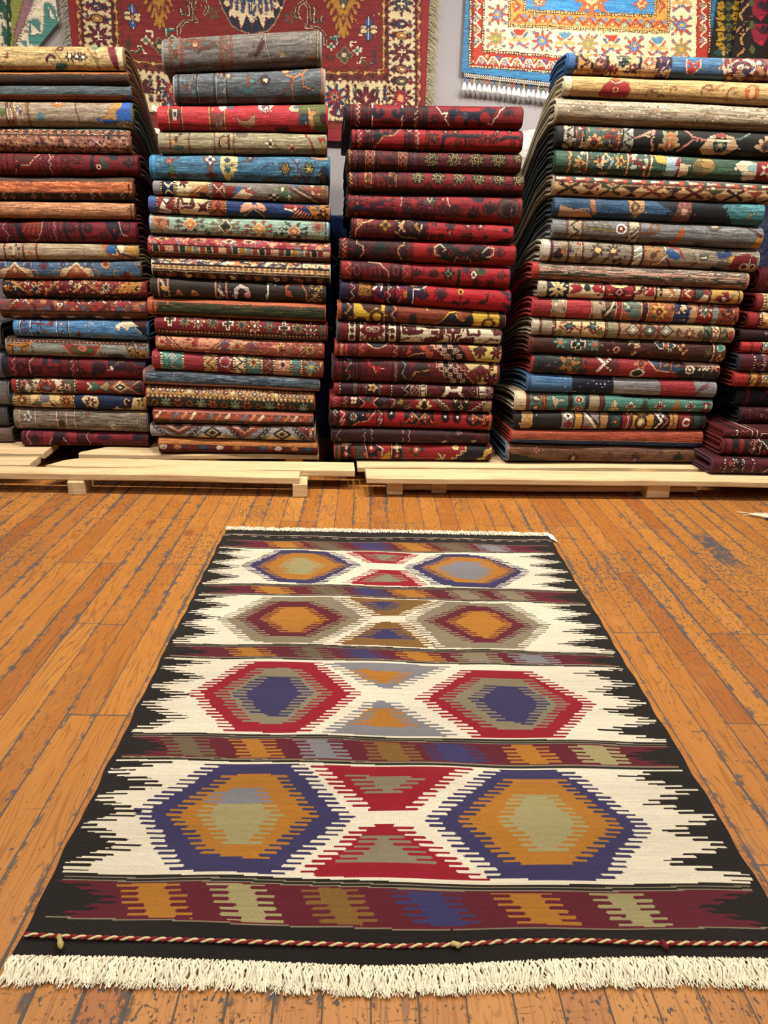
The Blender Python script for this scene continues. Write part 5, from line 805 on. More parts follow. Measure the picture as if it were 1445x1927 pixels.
p.el(245, 248, 26, 18, '8a2c24').vb(280, 425, 'a81e2a').el(352, 185, 30, 16, '201418').pg([(285, 170), (320, 185), (320, 215), (290, 240), (285, 265)], '1e1420').pg([(420, 170), (390, 190), (385, 215), (415, 240), (425, 265)], '1e1420').ln([(290, 180), (325, 215), (295, 255)], 6, 'd0b8a0').ln([(418, 180), (382, 215), (412, 255)], 6, 'd0b8a0').dm(352, 200, 22, 20, '3c4a44').vb(435, 495, '401428').fl(463, 188, 20, '6a6a90', '401428', 4).el(463, 245, 26, 16, '6a3a2c').vb(545, 600, '501824').el(580, 210, 20, 24, '9a8a44').ln([(505, 190), (540, 195), (520, 250)], 8, 'a89090').hook(550, 230, 14, 6, 'a89090')
p.stair(612, 245, 720, 185, 4, 12, '8a7a70').stair(612, 268, 730, 205, 4, 7, 'd0c0ac').el(690, 235, 34, 34, '981c28').el(800, 235, 34, 34, '981c28').pal(748, 265, 60, 'dccc90', '281418', '5a2020').el(748, 228, 12, 26, '201418').stair(830, 190, 930, 275, 5, 7, 'd0c0ac').stair(810, 200, 910, 280, 5, 9, '7a6a60').pg([(940, 185), (1080, 195), (1060, 280), (960, 275)], '180f16').ln([(958, 190), (970, 215), (985, 195)], 9, 'dccc98').ln([(1040, 200), (1052, 220), (1066, 200)], 9, 'dccc98').ln([(1010, 195), (1012, 240)], 9, 'c03a3c').dm(1010, 252, 18, 22, 'e0d0a8').dm(1010, 252, 9, 12, '2a1418').stair(1075, 280, 1190, 200, 5, 7, 'd0c0ac').stair(1100, 285, 1215, 205, 5, 9, '8a7a70').pg([(1180, 230), (1232, 215), (1232, 290), (1170, 290)], '9a8460')
p = Rug('3', '3D', (82, 1232, 268, 298, 398, 428), 'a82026', '2c2024', 'vermilion red rug with black paired medallions in the lower red stack', back='nv')
p.ab('c23030', .5, 1, .3, 470, t1=.7).vb(82, 145, '20121c').fls([115, 112, 113], lambda x: {115: 290, 112: 320, 113: 356}[x], 18, ['c8b8a8', 'b05a34', 'b05a34'], '3a1418', 4).vl([98, 140, 195, 455, 412], 6, '34101a').vb(148, 188, '9a1c26').vb(415, 452, '9a1c26')
for x in (168, 434): p.ln([(x-16, 285), (x+14, 300), (x-14, 350), (x+16, 340), (x-10, 392)], 8, 'e0c4b0')
p.pg([(200, 275), (405, 282), (350, 345), (280, 365), (235, 395), (200, 395)], '1e1522').fl(245, 325, 30, 'd0c4b8', '3a1a28', 8).fl(245, 325, 20, '1e1522', 'b83a34', 6).el(350, 315, 16, 16, 'b8402c').el(310, 312, 6, 6, 'd8c8b0').ln([(230, 395), (280, 362), (345, 350), (405, 285)], 8, 'dca888')
for x in (512, 900, 985): p.el(x, 305+(x-512)*.055, 30, 38, '280f16').el(x, 300+(x-512)*.055, 9, 9, 'ece0d0').ln([(x, 335+(x-512)*.055), (x, 360)], 8, '280f16')
for x in (660, 755, 1100, 1180):
    y = 325+(x-660)*.03; p.el(x, y, 50, 50, '2a1018').fl(x, y, 36, 'c0563a', '3a1018', 4).el(x, y, 8, 8, 'e8ccb0')
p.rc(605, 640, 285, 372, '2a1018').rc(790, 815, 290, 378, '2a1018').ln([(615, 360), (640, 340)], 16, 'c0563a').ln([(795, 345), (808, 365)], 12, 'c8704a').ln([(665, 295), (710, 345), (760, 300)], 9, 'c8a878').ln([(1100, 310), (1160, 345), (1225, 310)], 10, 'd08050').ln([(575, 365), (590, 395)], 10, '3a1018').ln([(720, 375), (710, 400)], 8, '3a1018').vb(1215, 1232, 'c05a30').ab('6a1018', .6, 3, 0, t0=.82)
p = Rug('3', '3D', (96, 1216, 402, 432, 508, 526), '33121a', '3a2a2e', 'almost black maroon rug, second from the bottom of the red stack')
p.ab('451620', .6, 1, .3).zv(138, 18, 70, 6, 'a8888a')
for x in (325, 375, 595, 640): p.ln([(x-8, 415), (x+6, 430), (x-6, 455), (x+6, 480), (x-4, 505)], 7, 'a8888a')
p.mot(['4e1620', '26101a', '5a1a1e'], (4, 7), .6, 4, 660).el(895, 500, 22, 8, 'b8a89c').el(1105, 498, 20, 8, 'b8a89c').el(1000, 440, 24, 10, '7a5a54').mot(['26101a', '481620'], (4, 6), .7, 6, 180, 660)
p = Rug('3', '3D', (118, 1232, 512, 534, 636, 660), 'a02a30', 'a03a30', 'red rug with navy stepped figures and gold corners at the bottom of the red stack')
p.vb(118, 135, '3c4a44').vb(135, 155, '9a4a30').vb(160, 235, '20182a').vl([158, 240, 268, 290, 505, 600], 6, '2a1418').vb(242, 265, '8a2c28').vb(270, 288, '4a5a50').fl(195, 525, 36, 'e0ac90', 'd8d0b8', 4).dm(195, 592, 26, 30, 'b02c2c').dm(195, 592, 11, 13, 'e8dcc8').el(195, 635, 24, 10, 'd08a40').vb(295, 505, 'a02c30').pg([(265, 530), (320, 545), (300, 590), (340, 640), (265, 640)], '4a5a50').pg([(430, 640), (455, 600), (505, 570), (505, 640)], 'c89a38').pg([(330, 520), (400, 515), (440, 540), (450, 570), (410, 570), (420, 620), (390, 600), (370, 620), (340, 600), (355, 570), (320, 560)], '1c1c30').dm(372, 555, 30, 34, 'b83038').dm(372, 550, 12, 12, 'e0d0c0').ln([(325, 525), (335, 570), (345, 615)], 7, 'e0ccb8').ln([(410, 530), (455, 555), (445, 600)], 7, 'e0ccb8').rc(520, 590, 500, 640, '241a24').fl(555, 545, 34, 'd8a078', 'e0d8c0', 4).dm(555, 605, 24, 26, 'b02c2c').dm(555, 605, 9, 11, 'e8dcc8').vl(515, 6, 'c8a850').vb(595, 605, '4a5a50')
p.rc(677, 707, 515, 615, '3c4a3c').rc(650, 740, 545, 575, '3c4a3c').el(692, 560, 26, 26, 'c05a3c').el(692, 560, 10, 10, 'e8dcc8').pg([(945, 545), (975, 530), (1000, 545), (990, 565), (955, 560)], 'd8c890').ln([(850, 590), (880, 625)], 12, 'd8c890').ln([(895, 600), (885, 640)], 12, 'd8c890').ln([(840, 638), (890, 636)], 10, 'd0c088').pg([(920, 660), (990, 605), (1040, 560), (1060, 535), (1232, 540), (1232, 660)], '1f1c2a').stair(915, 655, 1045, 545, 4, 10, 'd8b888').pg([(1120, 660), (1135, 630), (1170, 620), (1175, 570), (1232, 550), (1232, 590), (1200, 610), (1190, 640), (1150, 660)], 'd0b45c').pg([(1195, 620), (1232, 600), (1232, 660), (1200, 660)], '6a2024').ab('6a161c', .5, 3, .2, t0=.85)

# ------------------------------------------------------------------ stack 4
p = Rug('4', '4A', (300, 1530, 48, 86, 178, 222), '3f6c94', '2f6aa8', 'blue rug with red tulip and cream tribal border topping the tall right hand stack', back='st')
p.D = .22; p.vb(300, 350, '3a6aa0').vb(355, 430, 'c8924c').vb(445, 520, '8a5a48').vb(530, 700, 'e0c48c').vb(715, 800, 'd0a878').vb(810, 875, '54406a').vd([348, 438, 524, 706, 804, 880], 13, '241a18', 'd8b060', 150).ln([(365, 75), (400, 105), (425, 80)], 10, '3a2018').ln([(365, 150), (420, 110)], 10, '3a2018').zv(480, 26, 60, 12, '2c1c24').dm(480, 120, 22, 24, 'c89a7a').ln([(455, 90), (480, 70), (505, 90)], 8, 'f0d8b8').el(610, 100, 52, 34, '5a6a54').rc(603, 622, 85, 140, '1a2030').rc(588, 638, 100, 116, '1a2030').st(550, 150, 40, '7a3038', None, 8).st(670, 150, 40, '7a3038', None, 8).pg([(530, 60), (580, 55), (560, 90)], 'f0c860').ln([(680, 70), (650, 110)], 12, 'e0a860').dm(757, 110, 34, 36, 'b05a44').dm(757, 112, 16, 18, 'e8d0a8').ln([(820, 180), (870, 100)], 8, 'd8b898').el(840, 115, 16, 24, '3a2a50').mot(['b86a44', '4a3a50', 'f0d8a8'], (4, 4), 1.1, 4, 360, 880).ab('5a8ab4', .6, 1, .2, 890, 1170, 0, .5).ab('4a5058', .7, 2, .1, 890, 1170, .5).pg([(970, 85), (1010, 120), (1060, 90), (1060, 140), (1020, 180), (985, 180), (970, 140)], 'e0c8b0').pg([(978, 95), (1010, 125), (1055, 100), (1050, 140), (1018, 174), (990, 174), (978, 140)], 'a8383c')
p.pg([(1165, 130), (1230, 90), (1300, 80), (1445, 85), (1530, 100), (1530, 220), (1250, 210), (1190, 190)], '8a5a50').ring(1290, 140, 70, 46, 22, 'd0bca8').ring(1290, 140, 46, 30, 16, '6a2c3c').el(1290, 140, 24, 16, 'd8d0c0').mot(['3a4a6a', 'd8c4a8', '7a2c34', 'b88a60'], (5, 5), .7, 6, 1180, 1530)
p = Rug('4', '4A', (285, 1530, 158, 224, 300, 362), 'bd9d64', 'cfc8aa', 'golden tan rug with a red lobed flower, second in the tall right stack')
p.ab('d6bc84', .7, 1, .2, t1=.55).ab('96784a', .6, 2, .5, t0=.3).vb(285, 320, 'd0c8a4').pg([(480, 290), (500, 235), (545, 190), (600, 205), (640, 220), (655, 270), (640, 310), (490, 305)], '9e2a26').pg([(540, 195), (570, 175), (600, 200)], 'b86a34').ln([(540, 205), (570, 222), (605, 205)], 7, 'e0c098').ring(570, 265, 16, 16, 8, 'c88a58').el(570, 265, 7, 7, '7a1c1c').ln([(855, 190), (850, 240), (820, 280)], 8, 'd8bc88').ln([(760, 270), (850, 300)], 5, '8a4a34').hook(770, 285, 18, 5, '8a4030').hook(900, 265, 16, 5, '9a5a3a').ln([(1060, 260), (1120, 270), (1180, 235)], 6, 'a86a48').hook(1090, 270, 30, 5, '8a4030').hook(1240, 285, 30, 6, '9a5a40').mot(['9a6a40'], (4, 4), 1.6, 5, 680, 1300, .2).el(1350, 280, 42, 46, 'b8643a').el(1350, 285, 18, 40, 'd8a06c').mot(['a86a44'], (4, 5), 1.1, 6, 1050, 1240)
p = Rug('4', '4A', (245, 1530, 300, 364, 458, 512), '9d947d', 'c8c0a4', 'plain pale grey beige rug with tiny orange flecks, third in the tall right stack')
p.ab('beb59c', .7, 1, .2, t1=.6).ab('756c58', .6, 2, .4, t0=.3).sp(['8a4a34', '5a6a5a', 'b07a3c'], .016, 3, 300, 1530, .1, .95).sp(['e0d8b8'], .03, 4, 300, 1530, 0, .7).hd(.03, .08, '9d947d', '8a5044', 40)
p = Rug('4', '4A', (242, 1530, 460, 514, 604, 668), '191a1c', '23292a', 'black rug with cream lotus palmettes and pink vine in the tall right stack', back='bk')
p.vb(242, 275, '1f2624').vb(278, 332, 'b0ac94').vb(340, 385, '5a4a4c').vb(395, 545, '4a6a60').vb(550, 605, '6a4a4c').vb(612, 670, 'a8b0a4').vl([275, 336, 390, 548, 608, 672], 7, '2a2422').zv([305, 640], 22, 60, 11, '2c2c30').mot(['8a3a30', 'd8c8a4', '3a4a60', 'b87a3c'], (4, 4), .75, 3, 340, 605).pal(450, 590, 56, 'd0a878', '8a3a30', '4a6a60').ab('242628', .5, 2, .4, 675)
p.ln([(680, 545), (720, 530), (780, 500), (770, 560), (790, 615)], 16, 'b88a78').ln([(720, 530), (780, 540)], 10, 'c8b08a').pal(875, 610, 66, 'b09a68', 'b06a3c', 'd8c498').pg([(830, 500), (880, 520), (915, 500), (905, 560), (840, 560)], '8a9a7a').el(875, 540, 22, 34, 'b8703c').ln([(960, 500), (1000, 540), (1080, 560), (1000, 560), (930, 620)], 13, 'b8807a').pg([(1085, 560), (1110, 530), (1165, 520), (1240, 540), (1270, 600), (1220, 640), (1080, 640), (1050, 610)], 'b8a080').el(1165, 580, 40, 50, '22302c').fl(1165, 590, 36, '4a7a6a', 'c8a080', 6).ln([(1090, 555), (1140, 560), (1240, 560)], 12, 'e0cca8').el(1165, 530, 30, 16, '8a4a3a').ln([(1260, 560), (1340, 515)], 10, '6a8a80').pal(1430, 620, 70, 'c0a888', '6a4a3a', '2a3a34')
p = Rug('4', '4A', (232, 1530, 608, 670, 744, 806), '3f5f50', '2c4640', 'deep green rug with cream flower panels and pale blue patch in the tall right stack', back='gn')
p.ab('557a66', .5, 1, .3).ab('2c463a', .6, 2, .4).vl([308, 405, 635, 765], 9, 'd8c4a0').vl([316, 413, 627, 757], 5, '7a4a34').vl(302, 7, 'b87048').fl(360, 690, 36, 'c89a48', '9a4a30', 5).mot(['d8c490', '7a3a30', '8aa890'], (4, 4), .9, 3, 318, 400).fl(480, 680, 40, 'd8b060', '8a2c28', 6).ln([(520, 650), (550, 680), (530, 720)], 12, '8ab4c8').fl(590, 680, 36, 'c8a050', '6a3424', 5).mot(['b8a070', '2a3a3c', 'd8d0b0'], (4, 5), .9, 4, 420, 620).fl(665, 665, 26, 'a83a34', 'd8b890', 5).fl(730, 715, 26, '9a2c3a', 'e0d0c0', 5).mot(['b8c0a8', '7a2c2c'], (4, 4), .9, 5, 640, 755).pg([(775, 640), (850, 650), (850, 700), (800, 690)], 'b8a040').pg([(850, 650), (930, 655), (940, 740), (900, 765), (850, 760)], '9ab8c0').pg([(905, 690), (925, 650), (935, 700), (980, 710), (930, 730), (920, 760)], '9a3030').pg([(930, 690), (985, 700), (980, 760), (930, 770)], 'd0c0a0').el(1070, 710, 66, 50, '8a7a48').el(1085, 690, 40, 28, 'b08a4c').el(1040, 730, 30, 22, '6a6a4a').pg([(1250, 700), (1300, 670), (1380, 690), (1400, 780), (1320, 790), (1290, 740)], 'd4c6a4').el(1360, 715, 34, 22, '8ab0b4').pg([(1380, 680), (1530, 680), (1530, 790), (1380, 790)], '8c2430').fl(1440, 730, 44, 'd8c4b0', '8c2430', 5)
p = Rug('4', '4B', (250, 1530, 16, 76, 142, 188), 'c0a070', 'a89a84', 'camel rug with dark arrow hooks under a dotted multicolour edge in the tall stack')
p.ht(0, .14, '6a6460').hd(.14, .34, 'd8b890', 'b84a30', 52).m((p.T > .14) & (p.T < .34) & (np.floor(p.X/26) % 4 == 1), '4a5a44').m((p.T > .14) & (p.T < .24) & (np.floor(p.X/26) % 4 == 2), 'e8d8b0').m((p.T > .24) & (p.T < .34) & (np.floor(p.X/26) % 4 == 3), '7a2c28').ht(.34, .38, '4a2c20').ab('d8bc88', .5, 1, .3, t0=.38)
for i, x in enumerate(range(330, 1530, 116)):
    y = 95+(x-250)*.046; c = ['3a2c24', '6a2c24', '44502c', '2c1f1c', '8a3a2c'][i % 5]
    p.ln([(x-50, y-26), (x, y), (x-50, y+28)], 13, c).ln([(x+50, y-26), (x, y), (x+50, y+28)], 13, c).rc(x-55, x-30, y-34, y-24, c) if i % 2 == 0 else p.pg([(x-50, y-24), (x+50, y-24), (x, y+8)], c).pg([(x-36, y+34), (x+36, y+34), (x, y+12)], c)
p.fls([335, 565, 800, 1050, 1310], lambda x: 60+(x-250)*.046, 16, ['b83a30'], 'd8b890', 4)
p = Rug('4', '4B', (250, 1420, 150, 206, 260, 316), '2d5070', '2c3e4a', 'blue to teal mottled rug with pale turquoise right end in the tall right stack', back='st')
p.ab('4a769a', .6, 1, .3, 250, 900, t1=.7).ab('1f3a54', .6, 2, .4).pg([(278, 195), (330, 215), (440, 235), (470, 265), (278, 262)], 'b08a68').ab('c8a07c', .6, 5, .3, 278, 440, .5).ln([(455, 160), (460, 200), (470, 240)], 26, 'a8745a').ln([(430, 160), (490, 165)], 14, '8a6a50').pg([(655, 175), (745, 180), (745, 230), (700, 270), (665, 230)], 'b08a5c').ring(695, 215, 18, 18, 9, '4a4434').ln([(680, 180), (705, 200)], 6, '3a342c').pg([(790, 180), (950, 180), (930, 260), (870, 220)], '1c2630').ab('14181e', .7, 6, .1, 840, 1240).pg([(900, 290), (930, 200), (950, 175), (1010, 185), (1030, 220), (1000, 290), (950, 300)], '7a4a48').fl(965, 240, 50, '8a5a50', 'c8a088', 8).pg([(1010, 200), (1190, 200), (1250, 300), (1000, 300)], '121820').pg([(1180, 215), (1250, 200), (1420, 205), (1420, 316), (1260, 310), (1220, 260)], '3f7f88').ab('62a6ac', .7, 3, .1, 1230, 1420, 0, .5).ab('1f4a54', .6, 4, .4, 1200, 1420).ln([(1330, 290), (1345, 260), (1370, 260)], 10, 'a07c4c')
p = Rug('4', '4B', (248, 1416, 270, 322, 386, 446), '74777a', '8a8e92', 'blue grey rug with one white eyed rosette and gold twig in the tall right stack')
p.ab('939698', .6, 1, .3, t1=.6).ab('55585c', .6, 2, .5).vl([320, 405, 652, 720], 9, '7a4a34').vl([328, 397, 660, 712], 4, 'b8a888').vb(332, 395, 'a89c82').zv(362, 24, 70, 11, '3c3c40').vb(663, 712, 'b0a890').ln([(670, 365), (705, 330)], 9, '4a4a44').ln([(672, 400), (708, 360)], 9, '4a4a44').mot(['3a3a40', '8a5a34'], (4, 4), 1.1, 3, 332, 395).ln([(420, 330), (590, 345)], 9, '8a7a3c')
for x in (440, 480, 520, 555): p.ln([(x, 332), (x-24, 295)], 8, '7a6a30').ln([(x, 332), (x-20, 375)], 7, '7a6a30')
p.el(615, 335, 30, 28, 'e0dcd0').el(615, 335, 20, 18, '8a2430').el(615, 335, 9, 8, 'd8d0c0').ln([(440, 395), (470, 385), (500, 395), (560, 398), (590, 395)], 8, '4a2c28').ring(800, 330, 22, 28, 12, '8a5a38').ln([(735, 362), (800, 358)], 14, '7a4a2c').ln([(790, 300), (815, 310)], 8, '6a4034').pg([(890, 420), (930, 370), (940, 335), (965, 330), (970, 360), (940, 400), (910, 418)], 'a8602c').ln([(800, 410), (890, 410)], 14, '5a2424').ln([(1095, 315), (1120, 345), (1165, 330)], 7, '5a4a3c').el(1140, 320, 20, 9, 'b8a888').ln([(1330, 330), (1410, 375)], 8, '5a3a2c').pg([(1360, 440), (1385, 380), (1416, 375), (1416, 445)], 'b8883c').rc(1395, 1412, 370, 382, '7a2428').el(1060, 420, 34, 12, '4a3a44')
p = Rug('4', '4B', (185, 1396, 390, 454, 514, 576), '918979', 'c8c4b4', 'grey beige rug with two pale flower dots and maroon bouquet in the tall right stack')
p.ab('aea694', .6, 1, .3, t1=.6).ab('6e6658', .6, 2, .5).vb(185, 220, 'c0bcae').vl([232, 322, 398, 675, 735], 11, '5a242c').vl([392], 5, 'c8b8a0').mot(['7a5a3c', 'b08a4c'], (4, 5), 1.0, 3, 240, 315).pg([(240, 470), (270, 440), (305, 460), (285, 495), (250, 495)], '3a2c38').el(295, 455, 14, 20, 'b06a34').mot(['c8a040', '8a4a34', '4a5a4a'], (4, 4), .8, 4, 330, 392).ln([(400, 490), (420, 520), (480, 475)], 14, '5a4438').ln([(520, 515), (570, 470)], 14, '5a4438')
for x in (482, 568): p.st(x, 452, 38, '4a3424', None, 8).el(x, 452, 17, 15, 'f0d08a')
p.fl(600, 525, 34, '4a1c24', '8a7a6c', 5).vb(685, 728, 'a8a898')
for y in (435, 470, 505): p.ln([(690, y+20), (722, y)], 12, 'e8e0d0')
p.vb(742, 850, 'a8885c').mot(['b87a34', '8a7a5c', '6a4a3c'], (5, 6), .7, 5, 742, 850).ln([(855, 435), (870, 480), (820, 530), (800, 530)], 8, 'e0d4c8').pg([(860, 460), (890, 440), (920, 470), (960, 490), (920, 505), (880, 490)], '2c5c94').ln([(885, 435), (940, 450), (950, 480), (965, 495)], 8, 'a83430').ln([(870, 500), (900, 545), (1010, 550), (1040, 520)], 8, '7a2c34').ln([(1010, 450), (1030, 500)], 7, '8a7a6c').pg([(1050, 475), (1110, 480), (1100, 510), (1060, 505)], '5a5c54').rc(1062, 1095, 490, 498, 'f0ece0').pg([(1150, 460), (1190, 470), (1220, 450), (1240, 480), (1200, 500), (1160, 495)], '34507c').el(1245, 505, 28, 20, 'c8a030').el(1190, 535, 30, 22, '6a6a5c').pg([(1260, 490), (1330, 475), (1385, 500), (1385, 560), (1300, 570), (1230, 550)], '7c2030').ring(1320, 545, 22, 16, 7, 'e0d0c0').ring(1366, 545, 16, 14, 7, 'e0d0c0').ln([(1345, 505), (1345, 570)], 6, 'e0d0c0').ln([(1140, 550), (1190, 560)], 14, '3a3a44')
p = Rug('4', '4B', (135, 1338, 522, 588, 612, 674), '8a7f70', 'b84038', 'rug striped grey, dusty pink and dark green in the tall right stack')
p.ht(0, .3, '7a7468').ht(.3, .5, 'c09a84').ht(.5, .72, '3f5044').ht(.72, 1, '8a6458').ab('e0d8c4', .7, 1, .6, t1=.55).ab('3a463e', .7, 2, .5).ab('c89a84', .6, 3, .6).ab('54382e', .6, 4, .7).vb(135, 163, 'a83830').vb(1325, 1338, 'b08868')
p = Rug('4', '4C', (238, 1308, 136, 192, 222, 262), 'c8a878', 'b8b098', 'cream rug of bold red and navy geometric panels in the tall right stack')
p.vb(238, 280, 'b0a88c').vb(285, 385, '22304c').vb(392, 575, 'dccca0').vb(585, 730, '94202c').vb(738, 845, 'd8c090').vb(855, 975, 'c8b080').vb(985, 1050, '9a3a34').vb(1055, 1130, 'a85a40').vb(1138, 1308, 'c09a4c').vl([282, 388, 580, 733, 850, 980, 1053, 1134], 8, '3a2018').fl(335, 182, 48, 'dcc890', '22304c', 8).el(335, 182, 18, 16, 'dcc890').el(335, 182, 8, 7, '2c2c30')
for s_ in (-1, 1): p.pg([(487+s_*22, 178), (487+s_*40, 158), (487+s_*95, 162), (487+s_*72, 180), (487+s_*92, 205), (487+s_*40, 200)], '9a2030')
p.el(487, 178, 16, 18, '243a3a').dm(655, 200, 40, 34, '4a2430').dm(655, 200, 24, 20, 'd07a6a').dm(655, 200, 10, 9, '2c2c4a').ln([(610, 155), (640, 170), (670, 170), (700, 160)], 16, 'e8cc88').ln([(600, 210), (620, 210)], 8, 'd8a888').ln([(690, 215), (715, 215)], 8, 'd8a888').stair(745, 205, 825, 160, 4, 12, '8a2430').pg([(790, 215), (835, 165), (840, 220)], '9a2030').stair(750, 190, 810, 150, 3, 8, '2c1c1c').rc(868, 880, 170, 220, '3a2c24').rc(868, 905, 165, 180, '3a2c24').ln([(925, 230), (950, 175), (970, 190)], 14, 'ece0c0').ln([(915, 175), (940, 200)], 12, 'b06a3c').ln([(1000, 175), (1030, 190), (1000, 205), (1030, 225)], 9, 'd8c0a0').pg([(1058, 185), (1090, 175), (1125, 210), (1090, 240), (1060, 235)], '3f5a54').pg([(1075, 250), (1110, 195), (1128, 240)], 'e0ccb0').pg([(1090, 190), (1128, 195), (1110, 215)], '8a2430')
for x, y, c in ((1210, 212, '8a2424'), (1185, 232, '8a2424'), (1235, 235, '8a2424'), (1210, 240, '2c2428')): p.rc(x-18, x+18, y-12, y+12, c)
p.rc(1198, 1222, 226, 244, 'c8b8b0').ln([(1240, 225), (1275, 200)], 8, 'a8a08c').vl(1290, 7, '4a3a24')
p = Rug('4', '4C', (212, 1288, 230, 276, 328, 378), '8e2a2c', 'b83a3a', 'red rug with grey, orange and blue speckled blocks in the tall right stack')
p.vb(212, 300, '98302f').vb(305, 370, 'a89078').vb(378, 505, 'a02a32').vb(512, 575, 'a89c80').vb(580, 632, '6a5040').vb(640, 665, '9a2c30').vb(670, 765, '6a8078').vb(770, 800, '4a1c1c').vb(805, 935, 'a8683c').vb(940, 1025, '2c4a78').vb(1030, 1062, 'c09a70').vb(1066, 1150, '9a2c24').vb(1152, 1180, '8a9490').vb(1184, 1288, 'a0502c').vl([302, 374, 508, 577, 636, 668, 768, 802, 938, 1028, 1064], 5, 'c8a880')
p.ab('c8484e', .6, 1, .3, 378, 505).mot(['d8c8a8', '6a7a78', '7a3a34'], (4, 5), .7, 3, 305, 372).mot(['c8b48c', '5a4a3c', '2c3a38'], (4, 5), .7, 4, 512, 632).ln([(585, 320), (625, 255)], 12, 'd8c09a').mot(['b8604a', 'c8c0a4', '3a5a5c'], (4, 5), .6, 5, 670, 765).fl(860, 305, 46, 'd8a84a', '7a2c28', 8).mot(['d8b06a', '8a3a30', '5a6a4a'], (4, 5), .9, 6, 805, 935).st(985, 290, 52, '18284a', 'c8a878', 8).mot(['b05a3c', 'd0c0a8'], (4, 5), .8, 7, 940, 1025).fl(1110, 300, 38, 'd0c8b4', '2c4a44', 8).fl(1110, 300, 24, '3a5a50', 'd8c8b0', 8).fl(1230, 310, 36, '6a2c24', 'c88a50', 6).mot(['3a2c28', 'c8b8a0'], (4, 4), 1.0, 8, 1184, 1288)
p = Rug('4', '4C', (210, 1265, 314, 386, 428, 470), 'a3926e', 'c0b8a4', 'beige rug with red branching motifs and blue green diamonds in the tall right stack')
p.vb(210, 240, 'b8b098').vb(255, 305, 'a09a80').vl([246, 312, 322, 580, 590, 650, 658], 6, '6a2428').vb(326, 575, 'd8c090').vb(595, 645, '8f8c74').vb(662, 900, '9c8462').fl(395, 368, 30, '2c3c44', '6a7a78', 6).fl(515, 372, 30, '2c3c44', '6a7a78', 6).ln([(345, 370), (395, 410), (420, 375), (455, 395), (490, 375), (520, 410), (560, 380)], 8, 'a03a30').ln([(455, 350), (455, 410)], 8, 'a03a30').ln([(350, 350), (380, 345)], 8, 'a03a30').el(345, 405, 16, 18, '8a8a50').el(555, 405, 16, 18, '8a8a50').mot(['8a6a4c', '6a7a6a'], (4, 4), 1.2, 4, 595, 645)
for x, c in ((725, '9aa08c'), (813, '4a6a60'), (900, '8a9a90')): p.dm(x, 393+(x-725)*.05, 44, 38, '7a2a2c').dm(x, 393+(x-725)*.05, 34, 30, c).dm(x, 393+(x-725)*.05, 15, 13, 'd8ccb0')
p.vb(762, 772, '7a3a2c').vb(855, 864, '7a3a2c').dm(964, 408, 18, 24, '6a4a34').fl(1023, 415, 30, '8a3430', 'c8b48c', 8).dm(1082, 422, 18, 24, '6a4a34').vb(1105, 1140, '5a6a58').ln([(1110, 400), (1130, 425), (1112, 445)], 9, '2a3430').vb(1145, 1185, 'c8b898').fls([1165, 1166], lambda x: 408 if x == 1165 else 445, 16, ['9a2c34'], 'd8c8b0', 4).vb(1190, 1235, '8a8054').ln([(1195, 420), (1215, 400), (1230, 430), (1205, 450)], 8, '34342a').vl([1102, 1142, 1187], 6, '4a3424').el(1250, 430, 14, 24, 'a83038').ab('7a6c4e', .5, 2, .5, t0=.6)
p = Rug('4', '4C', (192, 1216, 436, 484, 518, 572), '44261e', '6a3a2e', 'chocolate brown rug with black and white cross medallions in the tall right stack')
p.ab('5e382a', .6, 1, .4).ab('2c1814', .6, 2, .5).vb(192, 210, '5e3028').el(440, 475, 90, 42, '4a5658').fl(345, 465, 34, '5a8a84', 'a86a3c', 6).fl(525, 480, 34, '5a8078', 'a8623c', 6).rc(400, 476, 462, 492, 'd8ccb4').rc(422, 454, 446, 508, 'd8ccb4').rc(407, 469, 467, 487, '1e1614').rc(428, 448, 452, 502, '1e1614').el(438, 477, 9, 9, '8ab0a4').ring(640, 504, 14, 12, 7, 'c88a80').ln([(600, 450), (625, 470)], 5, 'a89888').el(735, 465, 34, 18, '4f8a78').pg([(720, 530), (735, 480), (760, 475), (750, 520), (735, 535)], 'c0a878').ln([(705, 480), (720, 470), (760, 490)], 9, 'c8a880').pg([(835, 470), (890, 462), (955, 485), (920, 508), (860, 500)], 'd8d0bc').pg([(845, 475), (880, 470), (880, 498), (860, 494)], '2a3a48').pg([(912, 474), (945, 486), (915, 502)], '2a3a48').rc(890, 906, 468, 504, '9a5a34').fl(990, 505, 28, 'c89050', '44261e', 4).fl(1125, 525, 26, '4a5a40', '8a4a34', 5).vl(1155, 8, 'd8ccb4').vb(1160, 1216, '6a3a2a').el(1190, 502, 22, 18, '8ab8a8').fl(1190, 500, 15, '2c8078', '2c8078', 3).fl(1190, 550, 20, 'c8b048', '8a2c28', 4).mot(['6a3428', '34201a'], (4, 6), 1.0, 4, 560, 1150)
p = Rug('4', '4C', (205, 1188, 528, 578, 628, 668), '8a2428', 'a83a38', 'rug shading from navy to red with a white crossed motif in the lower tall stack')
p.vb(205, 480, '23303a').mot(['3a4a3a', '8a2c28', '1a2430'], (4, 6), .7, 3, 205, 500).fl(385, 575, 50, '9a7034', '5a4a2c', 5).mot(['a87a34'], (4, 5), 1.2, 4, 330, 450).mot(['8a2428'], (4, 6), .4, 5, 430, 540).rc(535, 640, 520, 650, '8c2a2c')
for a, b in (((540, 548), (610, 612)), ((612, 548), (540, 612))): p.ln([a, b], 14, 'e8dccc')
